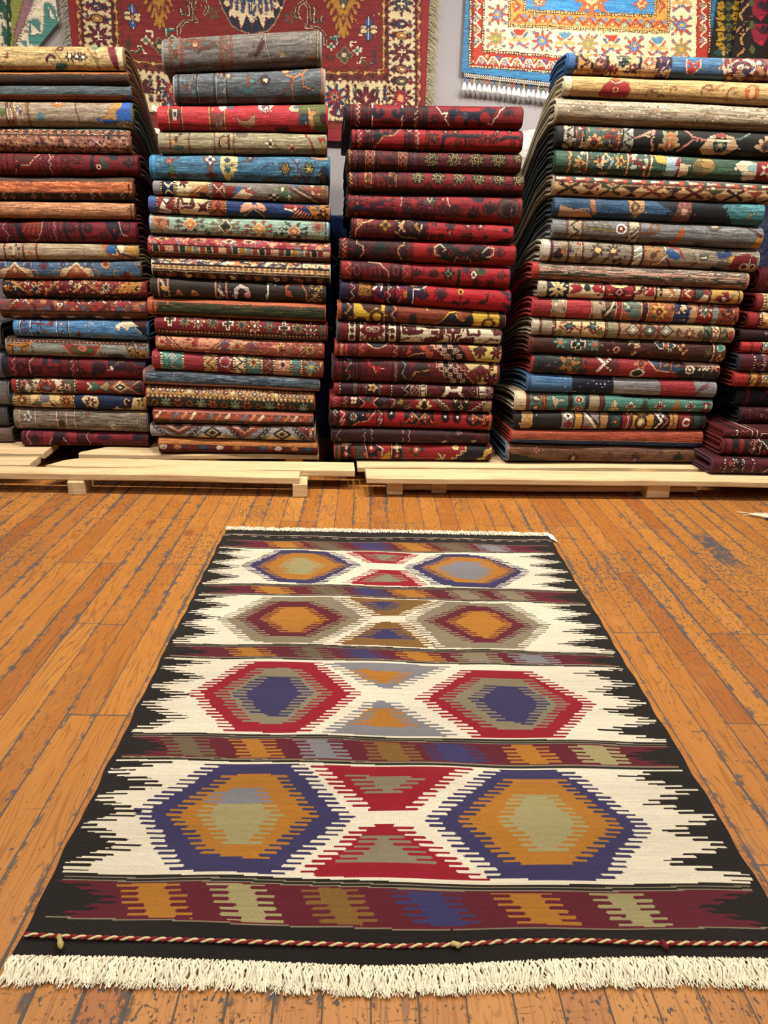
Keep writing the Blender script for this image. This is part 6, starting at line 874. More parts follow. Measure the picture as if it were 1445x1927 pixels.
p.ln([(590, 580), (660, 570)], 8, '5a2028').st(620, 585, 40, '5a2028', None, 8).ab('a83438', .6, 6, .3, 640, 960).fl(765, 580, 40, 'b06a48', '6a2028', 6).ring(750, 625, 34, 20, 9, 'd8ccb8').el(750, 625, 24, 13, '2c3c34').ln([(800, 555), (850, 610), (960, 625), (1000, 655)], 7, 'd8a890').pg([(810, 560), (990, 570), (1000, 620), (960, 625), (860, 605)], '3a5068').hook(890, 585, 22, 9, 'a86a44').hook(950, 590, 22, 9, 'a86a44').pg([(990, 570), (1188, 585), (1188, 600), (1010, 590)], 'c0a88c').pg([(960, 630), (1010, 595), (1188, 605), (1188, 665), (1000, 660)], '2c3438').ring(1030, 610, 22, 18, 8, 'd8c8b0').el(1030, 610, 9, 7, 'd8c8b0')
for x in (1080, 1100, 1120): p.ln([(x, 610), (x+14, 600)], 9, 'e0d4c0')
p.ln([(1145, 615), (1160, 600), (1175, 615)], 8, 'c07a5c').mot(['8a3a30', '6a7a50'], (4, 5), 1.1, 8, 980, 1188, .5)
p = Rug('4', '4D', (228, 1180, 42, 80, 132, 164), '8a8a90', '4a6a90', 'distressed blue, navy, grey and red patchwork coloured rug in the lower tall stack', back='st')
p.pg([(228, 40), (460, 50), (440, 140), (228, 132)], '3f6c98').ab('6a94b8', .6, 1, .3, 228, 450, t1=.6).pg([(445, 50), (650, 58), (660, 140), (450, 140)], '191e34').ab('2c3a5c', .6, 2, .6, 450, 650).mot(['d8d4d0'], (2, 3), 1.5, 3, 400, 670).ab('a8a8ac', .6, 4, .3, 660, 900).ab('6a6c72', .6, 5, .6, 660, 1180).mot(['2c2a2c'], (2, 4), 1.8, 6, 700, 900).pg([(880, 62), (1060, 70), (1085, 165), (895, 155), (900, 110)], '963038').ab('b84a50', .6, 7, .4, 890, 1070).ln([(1060, 160), (1110, 110), (1140, 95)], 16, '7a4a54').mot(['b83a40'], (3, 5), 1.2, 8, 1060, 1130).vb(228, 238, '2f5a8a')
p = Rug('4', '4D', (165, 1160, 128, 168, 228, 240), '4c8078', 'cfc6ae', 'sea green rug with pale trees and small white crosses in the lower tall stack')
p.vb(165, 215, 'c8bc98').vb(215, 232, '6a2c24').vb(290, 320, 'b07a4c').vl([297, 313], 5, '5a3020').vb(425, 445, '3a1c20').vb(510, 530, '242434').vb(530, 585, '9a8f74').vb(588, 604, '7a2420').vl([585, 606], 4, '1a1818')
for y in (158, 208): p.el(263, y, 20, 17, '7a2428').el(263, y, 11, 9, 'b0b8a4')
for y in (165, 212): p.el(478, y+2, 22, 18, 'c8c0ac').el(478, y+2, 16, 13, '8a2428').el(478, y+2, 7, 6, 'c8c0ac')
p.pg([(345, 150), (375, 165), (405, 160), (400, 195), (370, 190), (365, 215), (350, 180)], 'c8b898').rc(375, 400, 175, 200, '4c8078').el(390, 222, 22, 10, '8a3a34').ab('6aa498', .5, 1, .4, 610).ht(0, .1, '2c2030', 700, 1160)
for x, c in ((660, 'd8c09c'), (980, 'b07840'), (815, '4a4a3c')):
    for k in range(3): p.pg([(x-12-k*8, 185+k*18), (x, 165+k*14), (x+12+k*8, 185+k*18)], c)
    p.rc(x-5, x+5, 180, 238, c)
for x, c in ((742, 'd8d0c4'), (895, 'd8b898'), (1050, 'c8c8bc')): p.rc(x-26, x+26, 196, 210, c).rc(x-8, x+8, 178, 228, c).rc(x-18, x+18, 199, 207, '7a2028').rc(x-3, x+3, 184, 222, '7a2028')
p.el(1130, 195, 20, 8, '8a2430').rc(1123, 1137, 195, 228, 'd8c8b8').el(1130, 228, 24, 9, '8a2430')
p = Rug('4', '4D', (162, 1128, 240, 250, 322, 328), '262320', '2c2c2c', 'black rug with yellow, grey and red zigzag panels in the lower tall stack')
p.vb(185, 250, 'b8a47c').vl([210, 228], 9, 'c8923a').vb(252, 385, '242222').ab('34302c', .5, 1, .4, 252, 385).vb(390, 450, '8a8680').vb(456, 495, 'c09038').vb(500, 580, '9a8a84').vb(585, 625, 'b08a58').vb(630, 695, '26343c').vb(700, 745, '8c2430').vb(750, 860, 'bd8e34').vb(865, 935, '2c2622').vb(940, 985, 'b88a44').vb(990, 1060, '8a2428').vb(1065, 1100, '34504e').vl([187, 250, 388, 453, 498, 583, 628, 698, 748, 862, 938, 988, 1062, 1102], 5, '1a1614').dm(420, 258, 22, 17, 'ece4d0').dm(420, 258, 9, 7, '2a2424').dm(425, 295, 26, 20, '8a2c30').ln([(505, 245), (570, 315)], 12, 'e8dcc8').ln([(520, 245), (578, 300)], 6, '2a2020').el(520, 312, 16, 9, 'b83a40').ring(665, 285, 18, 18, 9, '4a5a54').el(665, 285, 8, 8, 'c07a3c').vl(728, 8, 'd0a890').ring(795, 290, 26, 28, 10, '2a201c').el(795, 290, 14, 14, 'e8d8b0').ln([(760, 250), (790, 262), (830, 255)], 8, '3a2a20').ln([(870, 250), (900, 285), (875, 315)], 10, 'ece0d0').ln([(905, 250), (930, 280), (908, 318)], 8, 'b06a50').fls([895], 262, 18, ['f0ece4'], '2a2424', 5).el(1030, 290, 22, 22, 'ece0d0').el(1030, 290, 14, 8, '8a2428').vl(1050, 6, '4a1418').vl([960], 6, '8a5a2c').rc(1105, 1128, 240, 330, '2c2824').mot(['d8d0b8'], (3, 3), 1.0, 4, 1100, 1128)
p = Rug('4', '4D', (142, 1112, 322, 334, 390, 418), 'a04c2e', 'a83a34', 'burnt orange rug with cobalt blue lower half low in the tall right stack')
p.ab('bc6440', .6, 1, .2, t1=.6).ab('7a3420', .6, 2, .5, t1=.65).ht(.66, 1, '2f4a80').ab('4868a0', .6, 3, .4, t0=.68).ab('20345e', .5, 4, .5, t0=.68).ht(.63, .67, 'b88a60')
p = Rug('4', '4D', (122, 1098, 396, 420, 486, 500), '6e4a34', '5a7a9a', 'brown rug with small dark plant motifs at the bottom of the tall stack', back='st')
p.ab('8a6446', .6, 1, .3).ab('4e3424', .6, 2, .4).pg([(130, 440), (250, 465), (360, 485), (130, 490)], '1c241e').vb(122, 130, 'a08060').fl(265, 428, 18, 'b07a6a', '8a2c34', 4)
for x, c in ((455, '3a2c20'), (630, '6a3a2c'), (765, '4a3428'), (985, '242820')): p.pal(x, 478, 30, c, c, '8a6a58').ln([(x, 440), (x, 490)], 8, c)
p.el(455, 468, 10, 14, 'a8847a').el(765, 480, 9, 12, '8a6a78').fl(895, 436, 14, '7a4440', '5a2c2c', 4)

# ------------------------------------------------------------------ stack 5 (right edge; runs on out of the frame)
def r5(l, t, b, base, edge, label, back=None, dy=0.0):
    return Rug('5', '5A', (l, l+2500, t, t+60, b, b+60), base, edge, label, back, dy)
p = r5(590, 95, 320, '5a1520', '8a2430', 'dark red rug at the top of the stack on the right edge', 'mr', .12).mot(['8a2430', '2c1018'], (4, 6), .7, 1)
p = r5(555, 335, 478, '9a2c2c', '9a2c30', 'red rug with cream beaded stripe, second from the top of the right edge stack', 'dr', .06).vb(605, 640, 'd8c488').vd(618, 16, '2c1814', 'e8dcb8', 24).vb(640, 760, 'd0b078').mot(['8a2c28', '3a4a5a'], (4, 5), .8, 2, 650, 900)
p = r5(495, 485, 628, '98282a', 'a83a34', 'red rug with gold and teal border, third down in the right edge stack', 'dr', .04).vl([572], 8, '2c1814').vd(590, 14, '2c1814', 'e8dcb8', 20).vb(605, 760, 'c8a25a').mot(['3a6a70', 'a83a30', 'e0d0a8'], (4, 5), .7, 3, 605, 900)
p = r5(425, 632, 730, '34131e', '2a2628', 'blackish plum rug with dark side cord in the upper right edge stack', 'bk', .03).dm(630, 662, 12, 12, 'c8a8a0').dm(630, 662, 5, 5, '34131e').mot(['4e1a28'], (4, 6), .8, 2)
p = r5(435, 735, 832, 'a82a28', 'b03a34', 'bright red rug with small blue flower border in the right edge stack', 'dr', .02).vl(515, 8, '6a1c1c').vb(590, 900, 'd0b880').vl([585, 597], 5, '2c1814').fl(625, 765, 26, '4a7aa0', 'd8c8a0', 5).fl(640, 810, 22, 'c07a3c', '8a2c28', 5)
p = r5(415, 842, 985, '5a2230', '38485a', 'plum rug with slate blue side cord and orange specks in the right edge stack', 'nv').vb(495, 520, '6a1c2c').vd(530, 10, '3a1420', 'c8b0b0', 22).vb(545, 585, '3a2a44').fl(570, 920, 22, 'b06a2c', '3a1420', 4).vd([600, 616], 9, '3a1420', 'c8b0b0', 18).mot(['8a2c38', '2c2440'], (4, 5), .7, 2, 620)
p = r5(375, 968, 1115, 'ac3428', 'b83c32', 'red orange rug with golden panel border in the right edge stack', 'dr').vb(490, 570, 'c8964a').ln([(500, 1080), (530, 1030), (560, 1060)], 9, '5a3a24').vl([486, 500, 565, 590], 6, '2a1814').vb(592, 760, 'c0a468').fl(625, 1030, 26, '4a7a88', 'e0d0b0', 5).fl(625, 1090, 24, '8a3a2c', 'd8c8a0', 5)
p = r5(395, 1130, 1278, '1f2338', '2c3a44', 'navy rug with dark red side strip in the lower right edge stack', 'bk', .03).vb(460, 485, '8a2430').mot(['8a2434', '3a1a30'], (5, 5), .9, 2, 580, 900).ab('30385a', .5, 3, .4)
p = r5(385, 1285, 1425, '471424', '343a40', 'dark wine rug with tiny diamonds in the lower right edge stack', 'bk', .01).vd([455, 600], 9, '2a0e18', 'a06a74', 24).dm(555, 1345, 34, 34, '6a1c2c').dm(555, 1345, 18, 18, 'c08a88').dm(555, 1345, 8, 8, '471424').mot(['6a1c30', '2c1020'], (3, 4), .8, 2)
p = r5(255, 1390, 1540, '5c1826', '8a2c30', 'burgundy rug with white square hook, third from the bottom of the right edge stack', 'dr', -.11).vd(358, 14, '2c1018', 'e0ccc4', 34).vb(370, 470, '481420').zv([395, 440], 24, 70, 9, 'a84a4c').el(325, 1490, 16, 16, 'b05a2c').vl([485, 525], 9, 'c8b0a4').ln([(560, 1500), (560, 1455), (640, 1455), (640, 1480)], 14, 'd8ccbc').ln([(530, 1530), (700, 1545)], 8, 'd8ccbc')
p = r5(245, 1545, 1702, '5a1a28', '8a3038', 'burgundy rug with dark bars and diamond lattice low in the right edge stack', 'dr', -.13).vb(270, 310, '7a2430').vb(320, 360, '1f2226').vb(370, 415, '8a2230').vb(415, 445, '2a2024').vb(450, 540, '481018').zv([475, 510], 24, 60, 8, 'c88a80').dm(492, 1635, 12, 12, 'e0ccc0').vl(545, 8, 'd8c4b4').pg([(550, 1560), (720, 1560), (640, 1690), (550, 1700)], '21262a').ln([(560, 1570), (650, 1690)], 10, 'd0b8a8').pg([(560, 1640), (600, 1640), (620, 1690), (560, 1700)], '8a2430')
p = r5(150, 1705, 1852, '58182a', '6a4a5c', 'burgundy rug with dotted border curling forward at the bottom of the right edge stack', 'dr', -.16).vd([250, 322, 405, 480], 10, '2a0e18', 'd0b4b4', 26).vb(335, 400, '26141e').fls([345, 395, 346, 396], lambda x: 1730 if x in (345, 396) else 1800, 14, ['d0b8b4'], '26141e', 4).el(290, 1755, 18, 22, '8a4a2c').ln([(570, 1840), (600, 1810), (640, 1830)], 10, 'c8b0a8').mot(['7a2438', '30101e'], (4, 5), .7, 2, 410)

# ------------------------------------------------------------------ slim grey stack cut by the left edge
for i, (t, b, c, lab) in enumerate([(606, 660, '8a8a8c', 'topmost grey rug edge peeking in at the left frame edge'), (660, 715, '6f7075', 'dark grey rug edge, second down at the left frame edge'), (715, 765, '8c8c90', 'light grey rug edge, third down at the left frame edge'), (765, 805, '5a5a60', 'charcoal rug edge, fourth down at the left frame edge'), (805, 846, '7a6a68', 'brownish grey rug edge lowest at the left frame edge')]):
    p = Rug('0', '1A', (-1500, 60+(-50, -15, 25, 10, 60)[i], (t-70)*4.5156, (t-70)*4.5156, (b-70)*4.5156, (b-70)*4.5156), c, c, lab)
# every fold rests on the one below it, the lowest on its pallet
for st_ in STACK:
    q = [r for r in RUGS if r.stack == st_]
    for a, b in zip(q[:-1], q[1:]):
        zb = lambda X: a.z[2]+(a.z[3]-a.z[2])*(X-a.XL)/(a.XR-a.XL)
        n0, n1 = zb(b.XL), zb(b.XR)
        lim = .09 if st_ == '5' else .04
        if abs(n0-b.z[0]) < lim and abs(n1-b.z[1]) < lim: b.z = (n0-.0014, n1-.0014, b.z[2], b.z[3])
    if st_ == '5':
        for r in q[-4:]: r.XL += .022
    if st_ == '0':
        for r in q: r.XR -= .012
    l = q[-1]; l.z = (l.z[0], l.z[1], ZP+.0025, ZP+.0025)
for i, r in enumerate(RUGS): r.root = r.build(i)
# ------------------------------------------------------------------ hanging textiles on the back wall
YW = 4.14      # back wall
class Hang(Paint):
    """a textile hanging at depth Y: cells in metres, painted in the frame of one zoomed view"""
    def __init__(s, x0, x1, z0, z1, Y, cell, zoom, base, mirror=None, mirror_z=None):
        s.nx, s.nz = int((x1-x0)/cell), int((z1-z0)/cell); s.x0, s.x1, s.z0, s.z1, s.Yd = x0, x1, z0, z1, Y
        xs = x0+(np.arange(s.nx)+.5)*(x1-x0)/s.nx; zs = z1-(np.arange(s.nz)+.5)*(z1-z0)/s.nz
        s.WX, s.WZ = np.meshgrid(xs, zs)
        X = s.WX if mirror is None else mirror+abs(s.WX-mirror)
        Z = s.WZ if mirror_z is None else mirror_z-abs(s.WZ-mirror_z)
        s.PX, s.PY = proj(X, np.full_like(X, Y), Z)
        s.T = (s.z1-s.WZ)/(z1-z0)
        Paint.__init__(s, s.PX, s.PY, base); s.jog(.7, s.nx, 4); s.PX, s.PY = s.X, s.Y; s.zoom(*zoom)
    def zoom(s, x0, y0, k): s.X, s.Y = (s.PX-x0)*k, (s.PY-y0)*k; return s
    def mesh(s, name, root, loc, wave=0.004, keep=None, shear=None, seed=0, thick=0.008):
        s.finish(seed+60, .45, .05, 6); r = np.random.default_rng(seed+50)
        A = s.A*getattr(s, 'gain', 1.0)*(1+r.normal(0, .05, s.A.shape[:2]))[..., None]*(1+0.07*s._stk(seed+5, 16))[..., None]
        gx, gz = np.meshgrid(np.linspace(s.x0, s.x1, s.nx+1), np.linspace(s.z1, s.z0, s.nz+1))
        def dep(gx, gz): return s.Yd+wave*np.sin(gx*7+gz*1.3+seed)+wave*.6*np.sin(gx*17-gz*2.1+seed*2)
        Y = dep(gx, gz)
        if shear is not None: gx, gz = shear(gx, gz)
        P = np.stack([gx, Y, gz], -1); idx = np.arange(P.shape[0]*P.shape[1]).reshape(P.shape[:2])
        q = np.stack([idx[:-1, :-1], idx[1:, :-1], idx[1:, 1:], idx[:-1, 1:]], -1)
        k = np.ones(q.shape[:2], bool) if keep is None else keep
        mb = MB(); mb.add(P.reshape(-1, 3), q[k], A[k])
        if keep is None:
            B = P[::12, ::12].copy(); 
            if (s.nz % 12): B = np.concatenate([B, P[-1:, ::12]], 0)
            if (s.nx % 12): B = np.concatenate([B, np.concatenate([P[::12, -1:], P[-1:, -1:]], 0) if s.nz % 12 else P[::12, -1:]], 1)
            B[..., 1] += thick; mb.grid(B, lin('5a4a3c'))
            for sl in ((slice(None), 0), (slice(None), -1), (0, slice(None)), (-1, slice(None))):
                e_ = P[sl]; b_ = e_.copy(); b_[:, 1] += thick; mb.grid(np.stack([e_, b_], 1), s.A[sl[0] if not isinstance(sl[0], slice) else 0, 0]*.7)
        return mb.build(name, PILE, root, loc=loc)

# --- big red rug, hung sideways; painted on its right half, woven in mirror image
ax = aty(476, 100, YW-.03)[0]; W3 = (460, 0, 3.6125)
xr = aty(803, 120, YW-.03)[0]; zb = aty(640, 266, YW-.03)[2]
p = Hang(2*ax-xr, xr, zb, 2*2.12-zb, YW-.03, .0043, W3, '7c2024', ax, 2.12); p.gain = .82; p.ab('6c1a20', .5, 1, .2).ab('8a2a2a', .5, 2, .5)
p.m(p.X > 920, '6a2c20').pg([(-900, 462), (1300, 462), (1300, 1000), (-900, 1000)], '6a2c20').ln([(948, -600), (948, 492), (-400, 505)], 9, 'b88a44')
for y in range(-560, 500, 74): p.dm(948, y, 13, 18, 'd0a860').dm(930, y+37, 12, 20, '8a2628').dm(966, y+37, 12, 20, '3a1420')
for x in range(-100, 940, 92): p.dm(x, 497, 18, 13, 'd0a860').dm(x+46, 478, 22, 13, '8a2628').dm(x+46, 522, 22, 13, '3a1420')
p.pg([(980, -800), (1160, -800), (1160, 815), (-600, 830), (-600, 548), (980, 548)], 'd8c79c')
for y in range(-580, 800, 40): p.pg([(972, y), (1000, y+14), (972, y+28)], '5a1c24').pg([(1166, y+8), (1140, y+22), (1166, y+36)], '5a1c24')
for x in range(-200, 980, 40): p.pg([(x, 540), (x+14, 568), (x+28, 540)], '5a1c24').pg([(x+8, 835), (x+20, 806), (x+34, 835)], '5a1c24')
def bud(x, y, c, v=False):
    e_ = (lambda dx, dy, rx, ry, cc: p.el(x+dx, y+dy, rx, ry, cc)) if not v else (lambda dx, dy, rx, ry, cc: p.el(x+dy, y-dx, ry, rx, cc))
    e_(0, 0, 46, 32, '4a1822'); e_(0, 0, 34, 22, c); e_(4, 0, 14, 9, 'd8c49a'); e_(-56, 0, 20, 14, '2c2438'); e_(-50, -20, 12, 9, '7a2228'); e_(-50, 20, 12, 9, '7a2228'); e_(58, 12, 16, 14, '7a1f28'); e_(58, -14, 12, 11, '3a3a5a')
for y, c in ((-380, '3a3a5a'), (-290, 'b07c34'), (160, '3a3a5a'), (240, 'b07c34'), (470, '9a6a44'), (548, '5a5a44')): bud(1068, y, c)
for y in (-200, 20, 355): p.fl(1068, y, 84, '4a1824', 'd8c79c', 8).fl(1068, y, 58, '6a2030' if y > 100 else '3a5058', '3a1420', 8).rc(1062, 1074, y-26, y+26, 'e0d0a8').rc(1042, 1094, y-6, y+6, 'e0d0a8')
p.fl(1062, 665, 88, '3a1420', 'a82a2c', 10).fl(1062, 665, 62, '9a2830', 'd8a070', 10)
for x, c in ((700, '6a1c28'), (752, '4a6a58'), (902, '4a5a44'), (955, '3a3a6a'), (320, '6a1c28'), (372, '4a6a58'), (200, '3a3a5a')):
    for k, (dy, w) in enumerate(((590, 10), (615, 17), (640, 11), (668, 16), (690, 21), (715, 12), (740, 17))): p.el(x, dy, w, 15, c if k % 2 else '4a1822')
    p.el(x, 692, 9, 12, 'd8c49a')
for x in (826, 450): p.pal(x, 700, 96, '4a1822', '6a2030', 'd8c49a').dm(x, 598, 20, 26, '4a1822')
p.fl(610, 660, 92, '24385e', 'd8c79c', 9).fl(610, 660, 62, '9a2c30', '3a5a7a', 8).fl(610, 660, 26, 'd0a070', '3a1420', 6).pal(640, 790, 66, '6a1c28', '3a4a6a', 'd8c49a')
p.m((p.X > 1168) & (p.X < 1204), '7a2a26').zv(1186, 10, 74, 7, 'b08a50').ln([(1166, -800), (1166, 838)], 5, '2c1418')
for y in range(-560, 900, 88): p.dm(1187, y, 13, 17, 'd0a468')
p.m((p.X > 1204), '8a2428').pg([(-600, 838), (1166, 826), (1166, 872), (-600, 884)], '7a2a26').pg([(-600, 884), (1300, 872), (1300, 1100), (-600, 1100)], '86242a').ln([(-600, 842), (1166, 830)], 5, '2c1418')
# navy medallion with cream flames, gold palmettes, hooks and rosettes of the field
p.pg([(58, -420), (240, -300), (290, -120), (285, -10), (250, 90), (205, 175), (160, 215), (58, 240)], 'b08a6a').pg([(58, -410), (232, -294), (280, -120), (274, -14), (240, 86), (196, 170), (154, 205), (58, 228)], '1e2a3c')
fl_ = [(40, -120), (40, 120), (58, 160), (72, 128), (88, 105), (104, 130), (116, 168), (132, 196), (140, 150), (148, 112), (166, 132), (186, 118), (204, 124), (200, 78), (196, 50), (222, 62), (236, 44), (226, 10), (248, -20), (236, -60), (240, -120)]
p.ln(fl_[1:-1], 12, '8a3038').pg(fl_, 'e0d0ac')
for a in (((58, -100), (58, 80), 26), ((104, -100), (112, 84), 15), ((140, -100), (150, 70), 14), ((176, -100), (188, 66), 12), ((206, -100), (210, 10), 12)): p.ln(a[:2], a[2]+7, '8a3038').ln(a[:2], a[2], '36507a')
p.ln([(58, 10), (58, 70)], 7, 'e0d0ac').ln([(88, -80), (96, 40)], 6, '1e2a3c')
for k in range(7):
    for s_ in (-1, 1):
        xb, yb = 672+s_*(136-k*20), -70+k*46; p.ln([(672+s_*10, yb-50), (xb, yb), (xb+s_*10, yb+26)], 20, 'ad7c30')
p.pg([(560, -200), (790, -200), (770, -20), (720, 70), (690, 200), (680, 262), (672, 266), (664, 250), (650, 190), (620, 60), (575, -10)], 'ad7c30').pg([(630, -150), (715, -150), (705, 0), (675, 80), (640, 0)], '7a2a26').pg([(640, -60), (704, -60), (690, 20), (672, 66), (652, 20)], '4a5a5e').dm(670, 40, 12, 22, 'e0d0ac').ln([(655, 110), (672, 170), (690, 110)], 9, '7a2a26').ln([(620, 60), (640, 120)], 8, '7a2a26').ln([(725, 60), (705, 120)], 8, '7a2a26')
for dx, dy, c in ((0, -46, '3a5690'), (0, 46, '3a5690'), (-32, -12, 'd4c090'), (32, -12, 'd4c090'), (-32, 14, 'd4c090'), (32, 14, 'd4c090')): p.el(844+dx, 198+dy, 24 if dx else 27, 20 if dx else 38, '3a2420').el(844+dx, 198+dy, 20 if dx else 22, 16 if dx else 33, c)
p.ln([(844, 120), (844, 280)], 5, 'd8ccb0').el(844, 200, 9, 9, 'c07a5a')
p.ln([(372, 130), (350, 90), (362, 40), (410, 10), (440, 60), (440, 170), (420, 185), (500, 190), (545, 240), (550, 300)], 24, 'd0b898').ln([(372, 130), (350, 90), (362, 40), (410, 10), (440, 60), (440, 170), (420, 185), (500, 190), (545, 240), (550, 300)], 13, '5a2030').ln([(478, 50), (470, 150), (520, 150), (525, 110)], 16, '3c3c34').ln([(478, 50), (470, 150), (520, 150), (525, 110)], 6, 'c8b898').fl(310, 120, 44, '5a5a4c', '8a2628', 5)
p.ln([(585, 260), (630, 258), (625, 300)], 20, '3a6a70').ln([(585, 250), (632, 250), (628, 305)], 6, 'd8ccb0').fl(592, 318, 30, 'd0d0c0', '3a5a44', 4).fl(680, 375, 46, '3c4038', 'c8b490', 4, '8a6a4c').ln([(722, 320), (722, 285), (758, 285)], 12, 'e0d4b8').fl(766, 345, 32, 'd8ccb0', '4a6a50', 4).ln([(765, 432), (785, 430), (795, 390), (820, 392)], 8, 'e0d4b8').ln([(800, 410), (830, 440), (880, 430), (885, 370), (872, 345)], 16, '3c3a30').ln([(805, 408), (835, 432), (876, 424)], 5, 'a89a80').curl(575, 385, 26, 8, '4a3428', 0, 4)
z0, zc = p.z0, (p.z0+p.z1)/2
root = empty('hanging_rug', ((p.x0+p.x1)/2, YW-.03, z0)); tag(root, 'large red wool rug with cream flowered border hanging on the grey wall behind the stacks', 'rug')
loc = np.array(root.location); p.mesh('pile', root, loc, seed=3)
def warpfringe(x, d, zlo, zhi, name, col, root, loc, n, L, seed):
    r = np.random.default_rng(seed); mb = MB()
    for k in range(n):
        z = zlo+(zhi-zlo)*(k+r.random())/n; t = np.linspace(0, 1, 5); l = L*r.uniform(.7, 1.1); dr = r.uniform(.3, 1.1)
        mb.tube(np.stack([x+d*l*t, YW-.034+r.normal(0, .003)+.004*np.sin(t*5+k), z-dr*l*t**1.6], -1), .0017*(1-.5*t), 4, np.array(lin(col))*r.uniform(.65, 1.1))
    mb.build(name, YARN, root, loc=loc)
warpfringe(p.x1, 1, z0, p.z1, 'fringe', 'c0b48c', root, loc, 420, .05, 1); warpfringe(p.x0, -1, z0, p.z1, 'fringe', 'b8b0a0', root, loc, 420, .042, 2)

# --- blue rug with white tassels
W4, W5 = (850, 0, 4.1286), (1150, 0, 4.8983)
xl, xr = aty(876, 70, YW-.03)[0], aty(1341, 60, YW-.03)[0]; zb = aty(870, 136, YW-.03)[2]
drop = lambda X: zb-(X-xl)*.055
p = Hang(xl-.01, xr+.01, zb-.07, 2.75, YW-.03, .0036, (0, 0, 1), '3576a6'); p.ab('28608c', .6, 1, .3).ab('4a8cb8', .5, 2, .5)
p.keep = p.WZ > drop(p.WX)
HB = lambda x, y0, k, xo: y0+k*(x-xo)
def nest(xa, xb, y0, k, xo, c): p.pg([(xa, HB(xa, y0, k, xo)), (xb, HB(xb, y0, k, xo)), (xb+3, -400), (xa+6, -400)], c)
nest(887, 1337, 126, .075, 882, '8a3428')
def dots(pts, per, c='ecd8a8', bg='6a3418', w=5.0, d=1.5):
    p.ln(pts, w, bg)
    for (xa, ya), (xb, yb) in zip(pts[:-1], pts[1:]):
        L = math.hypot(xb-xa, yb-ya); n = int(L/per)
        for i in range(n+1): p.el(xa+(xb-xa)*i/max(n, 1), ya+(yb-ya)*i/max(n, 1), d, d, c)
nest(890, 1334, 123, .075, 882, 'b03a2c')
dots([(889, -300), (884, 124), (1334, 158), (1338, -300)], 5.0); dots([(913, -300), (909, 96), (1306, 128), (1312, -300)], 5.0)
for k in range(40):          # meander with blossoms in the red guard
    x = 895+k*22; y = HB(x, 111, .075, 882)
    if x < 1330: p.ln([(x, y+7), (x+8, y-6), (x+13, y-6), (x+22, y+7)], 3.2, 'ecdcc0'); p.fl(x+10.5, y+3, 6.5, 'a8b890' if k % 2 else '9ac0c8', 'c07040', 5); p.pg([(x+16, y-8), (x+26, y-8), (x+21, y-1)], '3a6aa0' if k % 2 else 'd8a86a')
for k in range(24):
    for xs in (899, 1322):
        y = 88-k*22; xx = xs+(0 if xs < 1000 else 1)
        p.ln([(xx-5, y), (xx+5, y-9), (xx+5, y-13), (xx-5, y-22)], 3.0, 'ecdcc0').fl(xx-3, y-11, 6, 'a8b890' if k % 2 else '8ab8c0', 'c07040', 5)
nest(911, 1309, 93, .082, 908, 'efe0b4')
CM = [('star', 'c88a5a', 'e0a850'), ('fork', 'c03c30', '5a6a8a'), ('star', 'c04a3a', '4a90c8'), ('fork', '5a8aa8', 'c8503c')]
def cmotif(x, y, k, r=16):
    kind, c1, c2 = CM[k % 4]
    if kind == 'star':
        p.fl(x, y, r+3, '6a5a5a', '6a5a5a', 8).fl(x, y, r+1.5, c1, 'efe0b4', 8).fl(x, y, r*.66, c2 if k % 4 else '8a9a6a', 'e8a844', 8)
        for dx, dy in ((-1, -1), (1, -1), (-1, 1), (1, 1)): p.el(x+dx*r*.95, y+dy*r*.95, 3.2, 3.2, '8a6a78')
    else:
        p.pg([(x-13, y-19), (x+13, y-19), (x+5, y-8), (x-5, y-8)], c1).ln([(x-14, y-12), (x, y+4), (x+14, y-12)], 4, c2).ln([(x-16, y+2), (x-6, y-2), (x, y+6), (x+6, y-2), (x+16, y+2)], 5, 'e0a868').ln([(x-15, y+16), (x, y+6), (x+15, y+16)], 4.5, '7a6a8a').ln([(x-17, y+8), (x-10, y+12)], 4, 'b84a3c').ln([(x+17, y+8), (x+10, y+12)], 4, 'b84a3c')
for i in range(9): x = 933+i*43.5; cmotif(x, 72+.06*(x-933), i)
for i in range(1, 9):
    for x, o in ((936, 0), (1281, 1)): cmotif(x+(i*.4), 72+(.06*345 if o else 0)-i*44, i+1)
dots([(962, -300), (958, 48), (1257, 61), (1263, -300)], 4.6, 'f0d890', '7a4018')
nest(961, 1255, 45, .042, 959, 'd29a4c')
for k in range(14):
    x = 966+k*22; y = 35+.042*(x-959); p.ln([(x, y+6), (x+9, y-6), (x+13, y-6), (x+22, y+6)], 3.4, 'b04a34').fl(x+11, y+3, 6.5, '8ab0a8' if k % 2 else 'd86a44', 'f0d890', 5).dm(x+20, y-5, 5, 4, '7a8ab0')
for k in range(18):
    for xx in (973, 1246): y = 22-k*22; p.ln([(xx-5, y), (xx+5, y-10), (xx-5, y-21)], 3.2, 'b04a34').fl(xx+(4 if k % 2 else -4), y-10, 6, '8ab0a8' if k % 2 else 'd86a44', 'f0d890', 5)
dots([(990, -300), (987, 21), (1233, 30), (1237, -300)], 4.6, 'f0d890', '7a4018')
nest(990, 1231, 18, .036, 988, '3c86c0')
p.faint((p._stk(4, 14) > .2) & (p.X > 990) & (p.X < 1232) & (p.Y < HB(p.X, 17, .036, 988)), '5aa4d8', .6)
for x, y, r in ((1014, 3, 14), (1114, -2, 34), (1208, 6, 15), (1050, -60, 18), (1170, -60, 18), (1014, -120, 16)): p.fl(x, y, r, 'd8683c', 'f0d08a', 8).fl(x, y, r*.6, 'f0d08a', 'c8543c', 6)
for x in (1114,): p.dm(x, -6, 30, 22, 'd8683c').dm(x, -6, 22, 16, 'f0d090').dm(x, -6, 10, 8, '8aa070')
